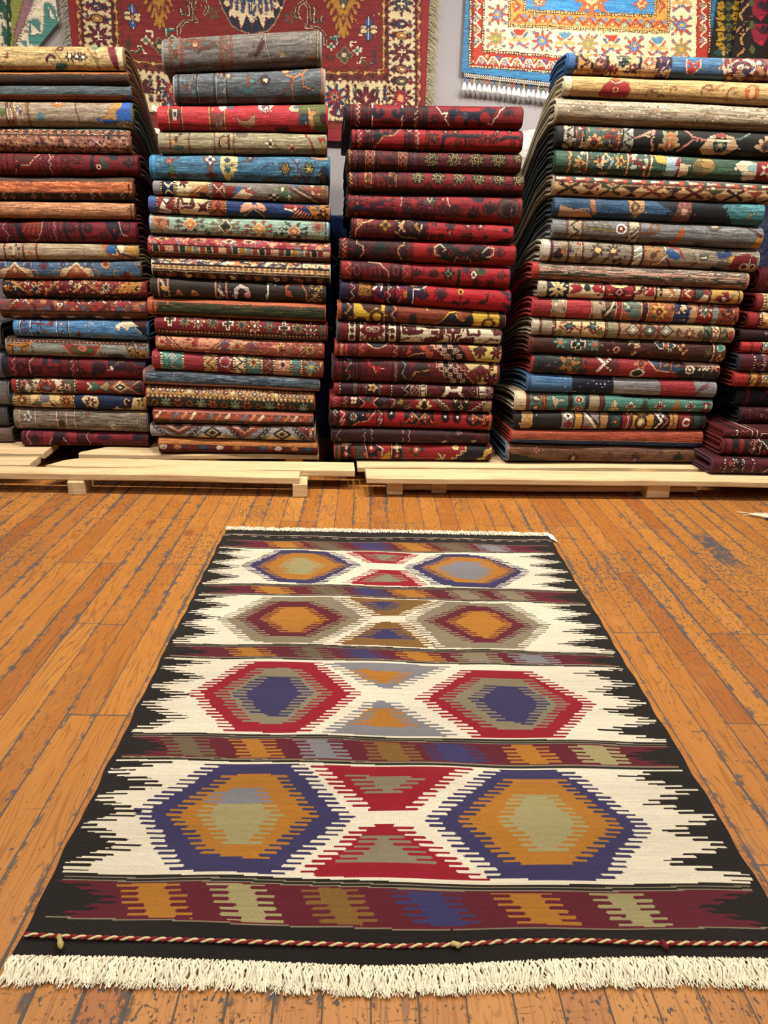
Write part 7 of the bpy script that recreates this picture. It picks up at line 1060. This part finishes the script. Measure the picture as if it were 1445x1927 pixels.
p.A[(p.X > 882) & (p.X < 1340) & (p.Y < HB(p.X, 128, .075, 882))] *= 1.0
root = empty('hanging_rug', ((p.x0+p.x1)/2, YW-.03, zb-.07)); tag(root, 'sky blue and cream wool rug with white tassels hanging at upper right', 'rug')
loc = np.array(root.location); p.mesh('pile', root, loc, keep=p.keep, seed=8, wave=.003)
# knotted lace edge and tassels along the bottom
xs = np.arange(xl+.004, aty(1085, 160, YW-.03)[0], .0105)
mb = MB(); r = np.random.default_rng(4)
for i in range(len(xs)-1):
    for k in range(2):
        t = np.linspace(0, 1, 6); x = xs[i]+.0105*t; mb.tube(np.stack([x, np.full(6, YW-.033), drop(x)-.003-k*.009-.008*np.sin(t*math.pi)], -1), .0016, 4, lin('efe9dc'))
mb.build('lace_edge', YARN, root, loc=loc)
tx = np.linspace(xl+.006, aty(1078, 160, YW-.03)[0], 23)
tcol = ['3a5a9a', '3a5a9a', 'd0a848', '3a6a4a', 'b04838', 'b04838', '2c4a7a', 'd0a848', '2c6a5a', 'c05a40', 'b84a3c', '3a6aa0', 'd0a848']
for i, x in enumerate(tx):
    mb = MB(); z = drop(x)-.018; t = np.linspace(0, 1, 4); c = lin(tcol[i % len(tcol)])
    mb.tube(np.stack([x+.002*np.sin(t*3+i), np.full(4, YW-.034), z-.026*t], -1), .0027, 5, c)
    for k in range(9):
        an = k*.7; dx, dy = math.sin(an)*.010, math.cos(an)*.006; t = np.linspace(0, 1, 5)
        mb.tube(np.stack([x+dx*t**.7+.003*math.sin(i*2.1)*t, YW-.036-abs(dy)*t, z-.024-.033*t*r.uniform(.85, 1.1)], -1), .0036*np.array([.6, 1, 1.1, 1.15, .8]), 5, np.array(lin('f4efe4'))*r.uniform(.85, 1.03))
    mb.build('tassel', YARN, root, loc=loc)

# --- embroidered dark cloths, top right
def cloth(name, label, corners, Y, base, paint, seed, cell=.0056):
    (x0, x1) = corners; a, b = aty(x0, 60, Y)[0], aty(x1, 60, Y)[0]; z0 = aty(1400, 190, Y)[2]
    p = Hang(a, b, z0, 2.75, Y, cell, W5, base); paint(p)
    root = empty(name, ((a+b)/2, Y, z0)); tag(root, label, 'wall hanging'); p.mesh('cloth', root, np.array(root.location), wave=.010, seed=seed); return root
def pt1(p):
    p.ab('26321f', .5, 1, .2)
    for k in range(9):
        y = 400-k*96+60
        for s_ in (-1, 1): p.pg([(1085+s_*30, y), (1085+s_*50, y-60), (1085+s_*115, y-70), (1085+s_*95, y-20), (1085+s_*120, y+10), (1085+s_*60, y+20)], 'b08a22').ln([(1085+s_*55, y-40), (1085+s_*100, y-10)], 7, '5a5a1c')
        p.el(1085, y-20, 34, 40, '3a4630').ring(1085, y-20, 22, 28, 9, '6a6a38')
    p.pg([(1140, 600), (1215, 60), (1230, -400), (1300, -400), (1300, 700)], '18120f').el(985, 480, 40, 26, '1e4a4c').dm(1035, 490, 20, 30, 'b89a50')
def pt2(p):
    p.vb(-1e9, 1260, '16110f')
    for k in range(5):
        y = 470-k*226; p.ln([(1160, y+50), (1220, y-20)], 14, 'a8764c').ln([(1215, y-60), (1195, y-110), (1265, y-215)], 15, 'b88858')
        p.pg([(1285, y-240), (1420, y-240), (1430, y-110), (1365, y-40), (1300, y-110)], '8a1a34').el(1390, y-190, 50, 34, '2a1a26').ring(1370, y-200, 34, 24, 12, '5a1230').el(1290, y-10, 22, 40, '4a5a34').dm(1370, y-70, 34, 26, 'b02040')
    p.vb(1435, 9e9, '4a1028')
cloth('wall_hanging', 'black cloth embroidered in mustard yellow hanging at the top right', (1342, 1404), YW-.05, '1b1d14', pt1, 2)
cloth('wall_hanging', 'dark cloth embroidered with crimson flowers cut by the top right corner', (1386, 1500), YW-.085, '1c1012', pt2, 5)
# --- draped ikat kilim, top left
Y = YW-.03; W0 = (0, 0, 4.5156)
a, b = aty(-260, 30, Y)[0], aty(113, 30, Y)[0]; z0 = aty(20, 110, Y)[2]
p = Hang(a, b, z0, 2.75, Y, .0056, W0, 'd8d0bc'); p.zoom(*W0)
p.vb(-2000, 60, 'cfc8b4').ab('bdb49c', .4, 1, .3)
for k in range(6):
    y = 330-k*210
    p.pg([(-40, y-330), (20, y-330), (45, y-290), (40, y-220), (0, y-230), (-60, y-260)], '2f5a4a').pg([(10, y-130), (60, y-70), (85, y+40), (40, y+50), (20, y-40)], '2f5a4a').pg([(-120, y-100), (-60, y-160), (-30, y-60), (-90, y)], '7a8a4a').pg([(-260, y-80), (-180, y-160), (-140, y-40), (-220, y+20)], '2f5a4a')
p.vb(58, 100, '22402c').m((p.X >= 92) & (p.X < 250-(p.Y-0)*.22), '7f8440').m((p.X >= 130-(p.Y)*.02) & (p.X < 290-(p.Y)*.38), '8a6a70').m((p.X >= 100) & (p.X < 200-(p.Y)*.28), '828a44')
ed = 318-p.Y*.46+13*((np.floor(p.Y/13) % 2)*2-1)
p.m((p.X >= ed) & (p.X < 560), 'd6cfbc')
p.pg([(380, 30), (420, 20), (460, 60), (475, 110), (505, 210), (480, 260), (360, 380), (245, 380), (243, 180), (290, 160), (330, 165), (345, 200), (340, 260), (370, 280), (378, 120)], '4a7f7c').pg([(405, 60), (440, 100), (470, 160), (430, 150)], 'd6cfbc').pg([(262, 200), (300, 230), (330, 262), (372, 285), (300, 292), (262, 285)], 'd6cfbc').el(205, 360, 24, 14, '4a7f7c')
for k in range(1, 4): p.pg([(380, 30-k*360), (420, 20-k*360), (475, 110-k*360), (505, 210-k*360), (360, 360-k*360), (245, 360-k*360), (243, 180-k*360), (330, 165-k*360), (378, 120-k*360)], '4a7f7c')
keep = ~((p.X > 492-(p.Y-190)*.78) & (p.Y > 180)) & ~((p.X > 470+np.clip(p.Y, 0, 200)*.17) & (p.Y < 190) & (p.X > 470))
root = empty('draped_kilim', ((a+b)/2, Y, z0)); tag(root, 'cream and teal ikat kilim draped on the wall at the top left corner', 'kilim')
p.mesh('flatweave', root, np.array(root.location), wave=.005, keep=keep, seed=4)

# ------------------------------------------------------------------ pallets of raw pine
nt = NT('raw_pine'); tc = nt.n('ShaderNodeTexCoord'); sx = nt.n('ShaderNodeSeparateXYZ'); nt.t.links.new(tc.outputs['Object'], sx.inputs[0])
oi = nt.n('ShaderNodeObjectInfo'); rr = nt.math('MULTIPLY', oi.outputs['Random'], 37.0)
g = nt.noise(nt.comb(nt.math('MULTIPLY', sx.outputs[0], 2.2), nt.math('ADD', nt.math('MULTIPLY', sx.outputs[1], 34), rr), nt.math('MULTIPLY', sx.outputs[2], 34)), 1, 4, .6, .4)
ring = nt.math('SINE', nt.math('MULTIPLY', g, 46))
saw = nt.noise(nt.comb(nt.math('MULTIPLY', sx.outputs[0], 160), nt.math('MULTIPLY', sx.outputs[1], 14), nt.math('MULTIPLY', sx.outputs[2], 14)), 1, 2)
col = nt.mix(nt.step(g, .3, .75), 'd3bf98', 'bca078'); col = nt.mix(nt.math('MULTIPLY', nt.step(ring, .2, 1), .28), col, 'a87a48')
vr = nt.n('ShaderNodeTexVoronoi'); nt.put(vr.inputs['Vector'], nt.comb(nt.math('ADD', nt.math('MULTIPLY', sx.outputs[0], 2.6), rr), nt.math('MULTIPLY', sx.outputs[1], 7), nt.math('MULTIPLY', sx.outputs[2], 7))); vr.inputs['Scale'].default_value = 1
col = nt.mix(nt.math('MULTIPLY', nt.step(vr.outputs['Distance'], .14, .06), .75), col, '7a5a40')
PINE = nt.set(col, .72, .25, nt.bump(nt.math('ADD', g, nt.math('MULTIPLY', saw, .5)), .35, .004))
def plank(name, root, loc, x0, x1, y0, y1, z0, z1, cut=None, yaw=0.0, seed=0, n=24):
    """a sawn board with softly worn arrises; cut trims the back edge to a slant"""
    r = np.random.default_rng(seed); mb = MB(); xs = np.linspace(x0, x1, n); b = .004
    sec = [(0, 0), (0, 1)]
    ys = lambda x: (y0+.003*math.sin(x*5+seed)+(x-x0)*yaw, (y1 if cut is None else min(y1, cut(x)))+(x-x0)*yaw)
    P = []
    for x in xs:
        ya, yb = ys(x); dz = .0015*math.sin(x*7+seed*2); w0 = r.normal(0, .0007)
        P.append([(x, ya+b, z0+dz), (x, ya+w0, z0+b+dz), (x, ya+w0, z1-b+dz), (x, ya+b, z1+dz), (x, yb-b, z1+dz), (x, yb, z1-b+dz), (x, yb, z0+b+dz), (x, yb-b, z0+dz)])
    P = np.array(P); mb.grid(P, lin('d9bd8c'), wrap=True)
    for row, fl in ((0, True), (-1, False)): mb.add(P[row], [list(range(8))[::-1] if fl else list(range(8))], lin('d9bd8c'))
    return mb.build(name, PINE, root, smooth=False, loc=loc)
def pallet(label, boards, blocks, x, y):
    root = empty('wooden_pallet', (x, y, 0)); tag(root, label, 'pallet', 'pine pallets under the stacks'); loc = np.array([x, y, 0.0])
    for i, bd in enumerate(boards): plank('deck_board', root, loc, *bd[:6], **(bd[6] if len(bd) > 6 else {}), seed=i+int(abs(x)*10))
    for i, (xa, xb, ya, yb, z1) in enumerate(blocks): plank('block', root, loc, xa, xb, ya, yb, 0.0, z1, seed=i+3, n=4)
    return root
fx = lambda px, py, z: atz(px, py, z)
xA = fx(563, 897, .09)[0]; xB = fx(668, 886, .09)[0]
bx = lambda px, py: atz(px, py, 0)[0]
pallet('long low pine pallet under the two left stacks, its front board ending short', [
    (-1.42, xA, 2.988, 3.077, .059, .089, dict(yaw=-.045)), (-1.14, xB, 3.0775, 3.20, .059, .089, dict(yaw=-.045, cut=lambda x: 3.085+max(0, x+1.14)*1.5)), (-1.06, -.006, 3.262, 3.47, .066, .089, dict(cut=lambda x: 3.29+max(0, x+1.06)*1.0)), (-1.05, -.1, 3.56, 3.75, .066, .089), (-1.05, -.1, 3.80, 3.98, .066, .089)],
    [(bx(125, 931)+.01, bx(160, 931), 2.96, 3.12, .058), (bx(551, 937), bx(579, 937)-.002, 2.925, 3.10, .058), (-.98, -.90, 3.30, 3.95, .0655), (-.16, -.08, 3.30, 3.95, .0655), (-.55, -.47, 3.30, 3.95, .0655)], -.6, 3.3)
pallet('pine pallet end under the far left stack, cut by the left edge of the photo', [
    (-2.1, fx(65, 866, .09)[0], 3.10, 3.22, .06, .0885), (-2.1, fx(92, 845, .09)[0], 3.27, 3.46, .062, .089), (-2.1, -1.1, 3.55, 3.72, .062, .089), (-2.1, -1.1, 3.80, 3.97, .062, .089)], [(-2.0, -1.9, 3.11, 3.95, .0595), (-1.36, -1.28, 3.3, 3.95, .0595)], -1.7, 3.4)
x0 = fx(690, 897, .09)[0]
pallet('long pine pallet under the red stack and the stacks to its right', [
    (x0, 2.9, 2.925, 3.06, .062, .0885, dict(yaw=-.028)), (x0-.03, 2.9, 3.085, 3.30, .062, .0875), (x0-.02, 2.9, 3.36, 3.54, .062, .0885), (x0-.02, 2.9, 3.60, 3.80, .062, .0885), (bx(748, 925)+.02, bx(1310, 932), 2.985, 3.05, .012, .034, dict(yaw=-.02))],
    [(bx(728, 932), bx(757, 932), 2.955, 3.02, .0615), (bx(812, 928), bx(841, 928)-.004, 2.98, 3.78, .0615), (bx(1214, 937), bx(1256, 937), 2.915, 3.74, .0615), (2.1, 2.2, 2.93, 3.74, .0615)], 1.4, 3.3)

# ------------------------------------------------------------------ wrapped bales and plastic behind the stacks
def bale(name, label, cat, x0, x1, y0, y1, z0, z1, col, seed, amp=.02, rough=.55, rope=None):
    nt = NT(name+'_skin'); x, y, z, P = nt.pos(); q = nt.noise(P, 14, 4, .6, .6)
    m = nt.set(nt.mix(q, tuple(C_(col)*.7), tuple(np.clip(C_(col)*1.3, 0, 1))), rough, .5, nt.bump(q, .6, .03))
    r = np.random.default_rng(seed); n = 40; u = np.linspace(0, 2*math.pi, n, endpoint=False); rows = 46; P_ = []
    ph = r.uniform(0, 6, 8)
    for k in range(rows):
        t = k/(rows-1); zz = z0+(z1-z0)*min(1, t*1.08); sh = 1 if t < .93 else math.sqrt(max(0, 1-((t-.93)/.07)**2))*.98+.02
        c, s_ = np.cos(u), np.sin(u); e = .45
        X = np.sign(c)*abs(c)**e*(x1-x0)/2*sh; Y_ = np.sign(s_)*abs(s_)**e*(y1-y0)/2*sh
        w = 1+amp/(x1-x0)*2*(np.sin(u*5+zz*9+ph[0])+.7*np.sin(u*9-zz*21+ph[1])+.6*np.sin(u*3+zz*33+ph[2]))-amp/(x1-x0)*4
        P_.append(np.stack([(x0+x1)/2+X*w, (y0+y1)/2+Y_*w, np.full(n, zz)+(amp*.4*np.sin(u*4+k)*(1 if 0 < k < rows-1 else 0))], -1))
    mb = MB(); mb.grid(np.array(P_), C_(col), flip=True, wrap=True); mb.add(P_[-1], [list(range(n))], C_(col)); mb.add(P_[0], [list(range(n))[::-1]], C_(col))
    loc = np.array([(x0+x1)/2, (y0+y1)/2, z0]); root = empty(name, loc); tag(root, label, cat); mb.build('wrapping', m, root, loc=loc)
    if rope:
        mb = MB(); xc, yf = (x0+x1)/2, y0-.012
        for (za, zb_, sgn) in rope:
            t = np.linspace(0, 1, 12); mb.tube(np.stack([xc+sgn*(t-.5)*(x1-x0)*.9, np.full(12, yf)-.01*np.sin(t*math.pi), za+(zb_-za)*t], -1), .004, 5, lin('a8a8b4'))
        mb.build('rope', YARN, root, loc=loc)
    return root
xg0, xg1 = aty(604, 650, 3.75)[0], aty(660, 600, 3.75)[0]
bale('wrapped_bale', 'navy tarp wrapped bale in the gap between the second and the red stack', 'bale', xg0-.03, xg1+.06, 3.90, 4.10, 0.0, 1.12, '2b4c96', 3, .012, rope=[(1.0, .8, 1), (.8, 1.0, 1), (.62, .5, 1)])
bale('plastic_sack', 'crumpled pale grey plastic sack behind the red stack by the tall stack', 'sack', .76, 1.16, 3.85, 4.08, 0.0, 1.52, 'a8a6aa', 9, .03, .35)
bale('wrapped_bale', 'dark navy bale in shadow between the tall stack and the right edge stack', 'bale', 2.05, 2.85, 3.85, 4.09, 0.0, 1.5, '1a2542', 6, .02)

# white paper price tags hanging from folds
def price_tag(root_rug, px, py, Y, rot=0.3):
    root = root_rug.root; c = aty(px, py, Y); loc = np.array(root.location); mb = MB(); u = np.array([math.cos(rot), .35, -math.sin(rot)])*.016; v = np.array([math.sin(rot)*.8, .1, math.cos(rot)])*.011
    q = np.array([c-u-v, c+u-v, c+u*1.1+v, c-u*.9+v]); q2 = q+np.array([0, .0015, 0]); mb.add(np.concatenate([q, q2]), [(0, 1, 2, 3), (7, 6, 5, 4), (0, 4, 5, 1), (1, 5, 6, 2), (2, 6, 7, 3), (3, 7, 4, 0)], lin('dcdcd8'))
    mb.build('price_tag', YARN, root, smooth=False, loc=loc)
price_tag(RUGS[1], 292, 204, 3.95); price_tag(RUGS[3], 293, 246, 3.95, .1)

# corner of another rug's fringe on the floor, right edge
c = atz(1462, 985, 0)
root = empty('floor_rug', (c[0]+.45, c[1]-.42, 0)); tag(root, 'rug lying on the floor past the right edge with only its cream fringe showing', 'rug'); loc = np.array(root.location)
mb = MB(); r = np.random.default_rng(5)
A0 = atz(1440, 978, 0); hd = atz(1416, 953, 0)-A0
gx, gy = np.meshgrid(np.linspace(0, 1, 24), np.linspace(0, 1, 24)); dv = np.array([.62, -.12]); dw = np.array([.05, -.5])
P = np.stack([A0[0]+dv[0]*gx+dw[0]*gy, A0[1]+dv[1]*gx+dw[1]*gy, .008+0*gx], -1); cc = np.zeros((23, 23, 3)); cc[:] = lin('7a2026'); cc[:2] = cc[:, :2] = lin('23304e'); cc[4:6] = cc[:, 4:6] = lin('d8c490')
mb.grid(P, cc, flip=True); P2 = P.copy(); P2[..., 2] = .0006; mb.grid(P2[::23, ::23], lin('5a4a3c'))
for sl in ((slice(None), 0), (slice(None), -1), (0, slice(None)), (-1, slice(None))): mb.grid(np.stack([P[sl], P2[sl]], 1), lin('23304e'))
mb.build('pile', PILE, root, loc=loc)
mb = MB()
for k in range(70):
    s_ = k/69; b = np.array([A0[0]+dv[0]*s_*.9, A0[1]+dv[1]*s_*.9]); t = np.linspace(0, 1, 6); L = r.uniform(.08, .12); an = 2.45-s_*.6+r.normal(0, .10)
    mb.tube(np.stack([b[0]+math.cos(an)*L*t, b[1]+math.sin(an)*L*t*1.0, .007*(1-t)+.003+.004*np.sin(t*3)], -1), .0028*(1-.45*t), 5, np.array(lin('e8dcc0'))*r.uniform(.75, 1.05))
mb.build('fringe', YARN, root, loc=loc)

# ------------------------------------------------------------------ old pine floor
nt = NT('old_pine_floor'); x, y, z, P = nt.pos(); M = nt.math
ca, sa = math.cos(math.radians(3.6)), math.sin(math.radians(3.6))
bx_ = M('SUBTRACT', M('MULTIPLY', x, ca), M('MULTIPLY', y, sa)); by_ = M('ADD', M('MULTIPLY', y, ca), M('MULTIPLY', x, sa))
BW, BL = .0672, .82
q_ = atz(1352, 1030, 0); PX_ = (math.floor((q_[0]*ca-q_[1]*sa+3.0015)/BW)+.5)*BW-3.0015
xs_ = M('DIVIDE', M('ADD', bx_, 3.0015), BW); bid = M('FLOOR', xs_); fx_ = M('FRACT', xs_)
r1 = nt.white(bid); off = M('MULTIPLY', M('ROUND', r1), .41); off = M('ADD', off, M('MULTIPLY', M('SUBTRACT', r1, .5), .012))
ys_ = M('DIVIDE', M('ADD', M('ADD', by_, 4.745), off), BL); jid = M('FLOOR', ys_); fy_ = M('FRACT', ys_)
pid = nt.white(nt.comb(bid, jid, 0.0), '3D'); pid2 = nt.white(nt.comb(bid, jid, 5.0), '3D')
e = nt.noise(nt.comb(M('MULTIPLY', bx_, 70), M('MULTIPLY', by_, 55), 0.0), 1, 4, .65)
lowg = nt.noise(nt.comb(M('MULTIPLY', bid, 3.7), M('MULTIPLY', by_, 1.6), 0.0), 1, 2)
dx_ = M('MULTIPLY', M('MINIMUM', fx_, M('SUBTRACT', 1.0, fx_)), BW)
gw = M('ADD', M('MULTIPLY', nt.step(lowg, .48, .74), .0055), .0008); gw = M('MULTIPLY', gw, M('MULTIPLY_ADD', e, 1.5, .25))
gap = nt.step(M('SUBTRACT', dx_, gw), .0007, -.0003)
dy_ = M('MULTIPLY', M('MINIMUM', fy_, M('SUBTRACT', 1.0, fy_)), BL)
joint = nt.step(M('SUBTRACT', dy_, M('MULTIPLY', e, .0026)), .0008, -.0003)
# grain: flat sawn rings, each plank its own
pv = nt.comb(M('ADD', M('MULTIPLY', bx_, 17), M('MULTIPLY', pid, 57)), M('ADD', M('MULTIPLY', by_, 1.3), M('MULTIPLY', pid2, 31)), 0.0)
gn = nt.noise(pv, 1, 2.5, .5, .5)
rings = M('SINE', M('MULTIPLY', gn, 125)); fib = nt.noise(nt.comb(M('MULTIPLY', bx_, 420), M('MULTIPLY', by_, 9), 0.0), 1, 3, .6)
tone = nt.mix(pid, '9a6128', 'ac7434'); tone = nt.mix(M('MULTIPLY', nt.step(pid2, .72, .95), .55), tone, '86481f')
tone = nt.mix(M('MULTIPLY', nt.step(rings, .55, 1.0), .42), tone, '643a14'); tone = nt.mix(M('MULTIPLY', nt.step(fib, .45, .8), .3), tone, '7d4f1e')
blot = nt.noise(nt.comb(M('MULTIPLY', bx_, 9), M('MULTIPLY', by_, 5), pid), 1, 3); tone = nt.mix(M('MULTIPLY', nt.step(blot, .55, .8), .35), tone, 'b3843f')
# knots
vk = nt.n('ShaderNodeTexVoronoi'); nt.put(vk.inputs['Vector'], nt.comb(M('MULTIPLY', bx_, 5.4), M('MULTIPLY', by_, 3.0), 0.0)); vk.inputs['Scale'].default_value = 1; vk.inputs['Randomness'].default_value = 1
tone = nt.mix(M('MULTIPLY', nt.step(vk.outputs['Distance'], .13, .05), .72), tone, '7c3c20')
# wear: dark grime in gouges, denser where people walk by the stacks
reg = nt.noise(nt.comb(M('MULTIPLY', bx_, 1.5), M('MULTIPLY', by_, 1.3), 3.3), 1, 3, .6)
back = nt.step(by_, 1.7, 2.6)
thr = M('SUBTRACT', M('SUBTRACT', .664, M('MULTIPLY', nt.step(reg, .40, .66), .075)), M('MULTIPLY', back, .05))
sp = nt.noise(nt.comb(M('MULTIPLY', bx_, 130), M('MULTIPLY', by_, 70), 1.0), 1, 5, .62)
speck = nt.step(M('SUBTRACT', sp, thr), -.004, .022)
sp2 = nt.noise(nt.comb(M('MULTIPLY', bx_, 34), M('MULTIPLY', by_, 26), 9.0), 1, 6, .7); speck2 = nt.step(M('SUBTRACT', sp2, M('ADD', thr, .035)), -.004, .02)
sc1 = nt.noise(nt.comb(M('MULTIPLY', bx_, 2.6), M('MULTIPLY', by_, 13), 4.0), 1, 1.5, .5, .3)
scr = M('MULTIPLY', nt.step(M('ABSOLUTE', M('SUBTRACT', sc1, .52)), .0022, .0008), nt.step(e, .5, .6))
ringwear = M('MULTIPLY', nt.step(rings, .45, .9), M('MULTIPLY', nt.step(nt.noise(nt.comb(M('MULTIPLY', bx_, 6), M('MULTIPLY', by_, 4.2), 7.0), 1, 2), .52, .66), M('MULTIPLY_ADD', back, .5, .4)))
grime = nt.mix(e, '2a2725', '565150')
dark = M('MAXIMUM', M('MAXIMUM', gap, joint), M('MAXIMUM', M('MAXIMUM', speck, speck2), M('MAXIMUM', scr, M('MULTIPLY', ringwear, .7))))
edgew = M('MULTIPLY', nt.step(M('SUBTRACT', dx_, M('MULTIPLY', nt.step(lowg, .4, .65), .016)), .004, -.004), nt.step(sp2, .5, .58)); dark = M('MAXIMUM', dark, M('MULTIPLY', edgew, .9))
patch = M('MULTIPLY', M('MULTIPLY', nt.step(M('ABSOLUTE', M('SUBTRACT', bx_, PX_)), .036, .031), nt.step(M('ABSOLUTE', M('SUBTRACT', by_, 2.44)), .19, .1)), nt.step(sp2, .40, .50)); dark = M('MAXIMUM', dark, patch)
col = nt.mix(dark, tone, grime)
hgt = M('SUBTRACT', M('ADD', M('MULTIPLY', fib, .12), M('MULTIPLY', rings, .05)), dark)
FLOOR = nt.set(col, nt.math('ADD', M('MULTIPLY', dark, .25), M('MULTIPLY_ADD', blot, .16, .34)), .45, nt.bump(hgt, .55, .0022))
def quad(name, pts, mat, kind='structure', seg=1):
    mb = MB(); a = np.array(pts, float); mb.add(a, [(0, 1, 2, 3)], (0.5, 0.5, 0.5)); o = mb.build(name, mat, smooth=False); o['kind'] = kind; return o
XL_, XR_, YB_, H_ = -2.5, 3.1, -2.6, 3.0
def slab(name, x0, x1, y0, y1, z0, z1, mat):
    mb = MB(); mb.box(x0, x1, y0, y1, z0, z1); o = mb.build(name, mat, smooth=False); o['kind'] = 'structure'; return o
slab('floor', XL_, XR_, YB_, YW, -.05, 0, FLOOR)
nt = NT('painted_plaster'); x, y, z, P = nt.pos(); q = nt.noise(P, 3.5, 4, .6); q2 = nt.noise(P, 90, 2)
PLAS = nt.set(nt.mix(q, '88858a', '9a979b'), .75, .3, nt.bump(q2, .1, .003))
nt = NT('white_plaster'); x, y, z, P = nt.pos(); q = nt.noise(P, 3.0, 3); WPL = nt.set(nt.mix(q, 'aaa49c', 'b8b2aa'), .8, .3)
slab('wall_back', XL_, XR_, YW, YW+.1, 0, H_, PLAS); slab('wall_front', XL_, XR_, YB_-.1, YB_, 0, H_, WPL)
slab('wall_left', XL_-.1, XL_, YB_, YW, 0, H_, WPL); slab('wall_right', XR_, XR_+.1, YB_, YW, 0, H_, WPL); slab('ceiling', XL_, XR_, YB_, YW, H_, H_+.1, WPL)

# ------------------------------------------------------------------ shop lights on the ceiling
def lamp(x, y, tx, ty, tz, power, size=.3, col=(1, .86, .68), z=2.92, spread=140):
    d = bpy.data.lights.new('ceiling_lamp', 'AREA'); d.shape = 'DISK'; d.size = size; d.energy = power; d.color = col; d.spread = math.radians(spread)
    o = bpy.data.objects.new('ceiling_lamp', d); COL.objects.link(o); o.location = (x, y, z)
    v = np.array([tx-x, ty-y, tz-z]); v = v/np.linalg.norm(v)
    from mathutils import Vector
    o.rotation_euler = Vector(v).to_track_quat('-Z', 'Y').to_euler(); return o
for x in (-1.5, -.55, .4, 1.35, 2.2): lamp(x, 2.45, x, 3.15, .8, 25, .26, (1, .90, .78), spread=125)
lamp(1.0, 2.9, 1.15, 4.1, 1.9, 7, .2, (1, .95, .88), spread=90)
for x in (-1.0, .3, 1.6):
    for y in (-.6, 1.0): lamp(x, y, x, y+.25, 0, 10.2, .4, (1, .93, .83), spread=105)
w = bpy.data.worlds.new('room_air'); SC.world = w; w.use_nodes = True
w.node_tree.nodes['Background'].inputs[0].default_value = (.9, .92, 1, 1); w.node_tree.nodes['Background'].inputs[1].default_value = .05

cd = bpy.data.cameras.new('camera'); cam = bpy.data.objects.new('camera', cd); COL.objects.link(cam)
cd.sensor_fit = 'HORIZONTAL'; cd.sensor_width = 36.0; cd.lens = F/1445*36.0; cd.clip_start = .05
from mathutils import Matrix
cam.matrix_world = Matrix(((rt[0], up[0], -fw[0], 0), (rt[1], up[1], -fw[1], 0), (rt[2], up[2], -fw[2], EYE), (0, 0, 0, 1)))
SC.camera = cam
vs = SC.view_settings; vs.view_transform = 'Standard'; vs.look = 'None'; vs.gamma = 1.0; vs.exposure = 0.0
try: vs.use_curve_mapping = False
except Exception: pass
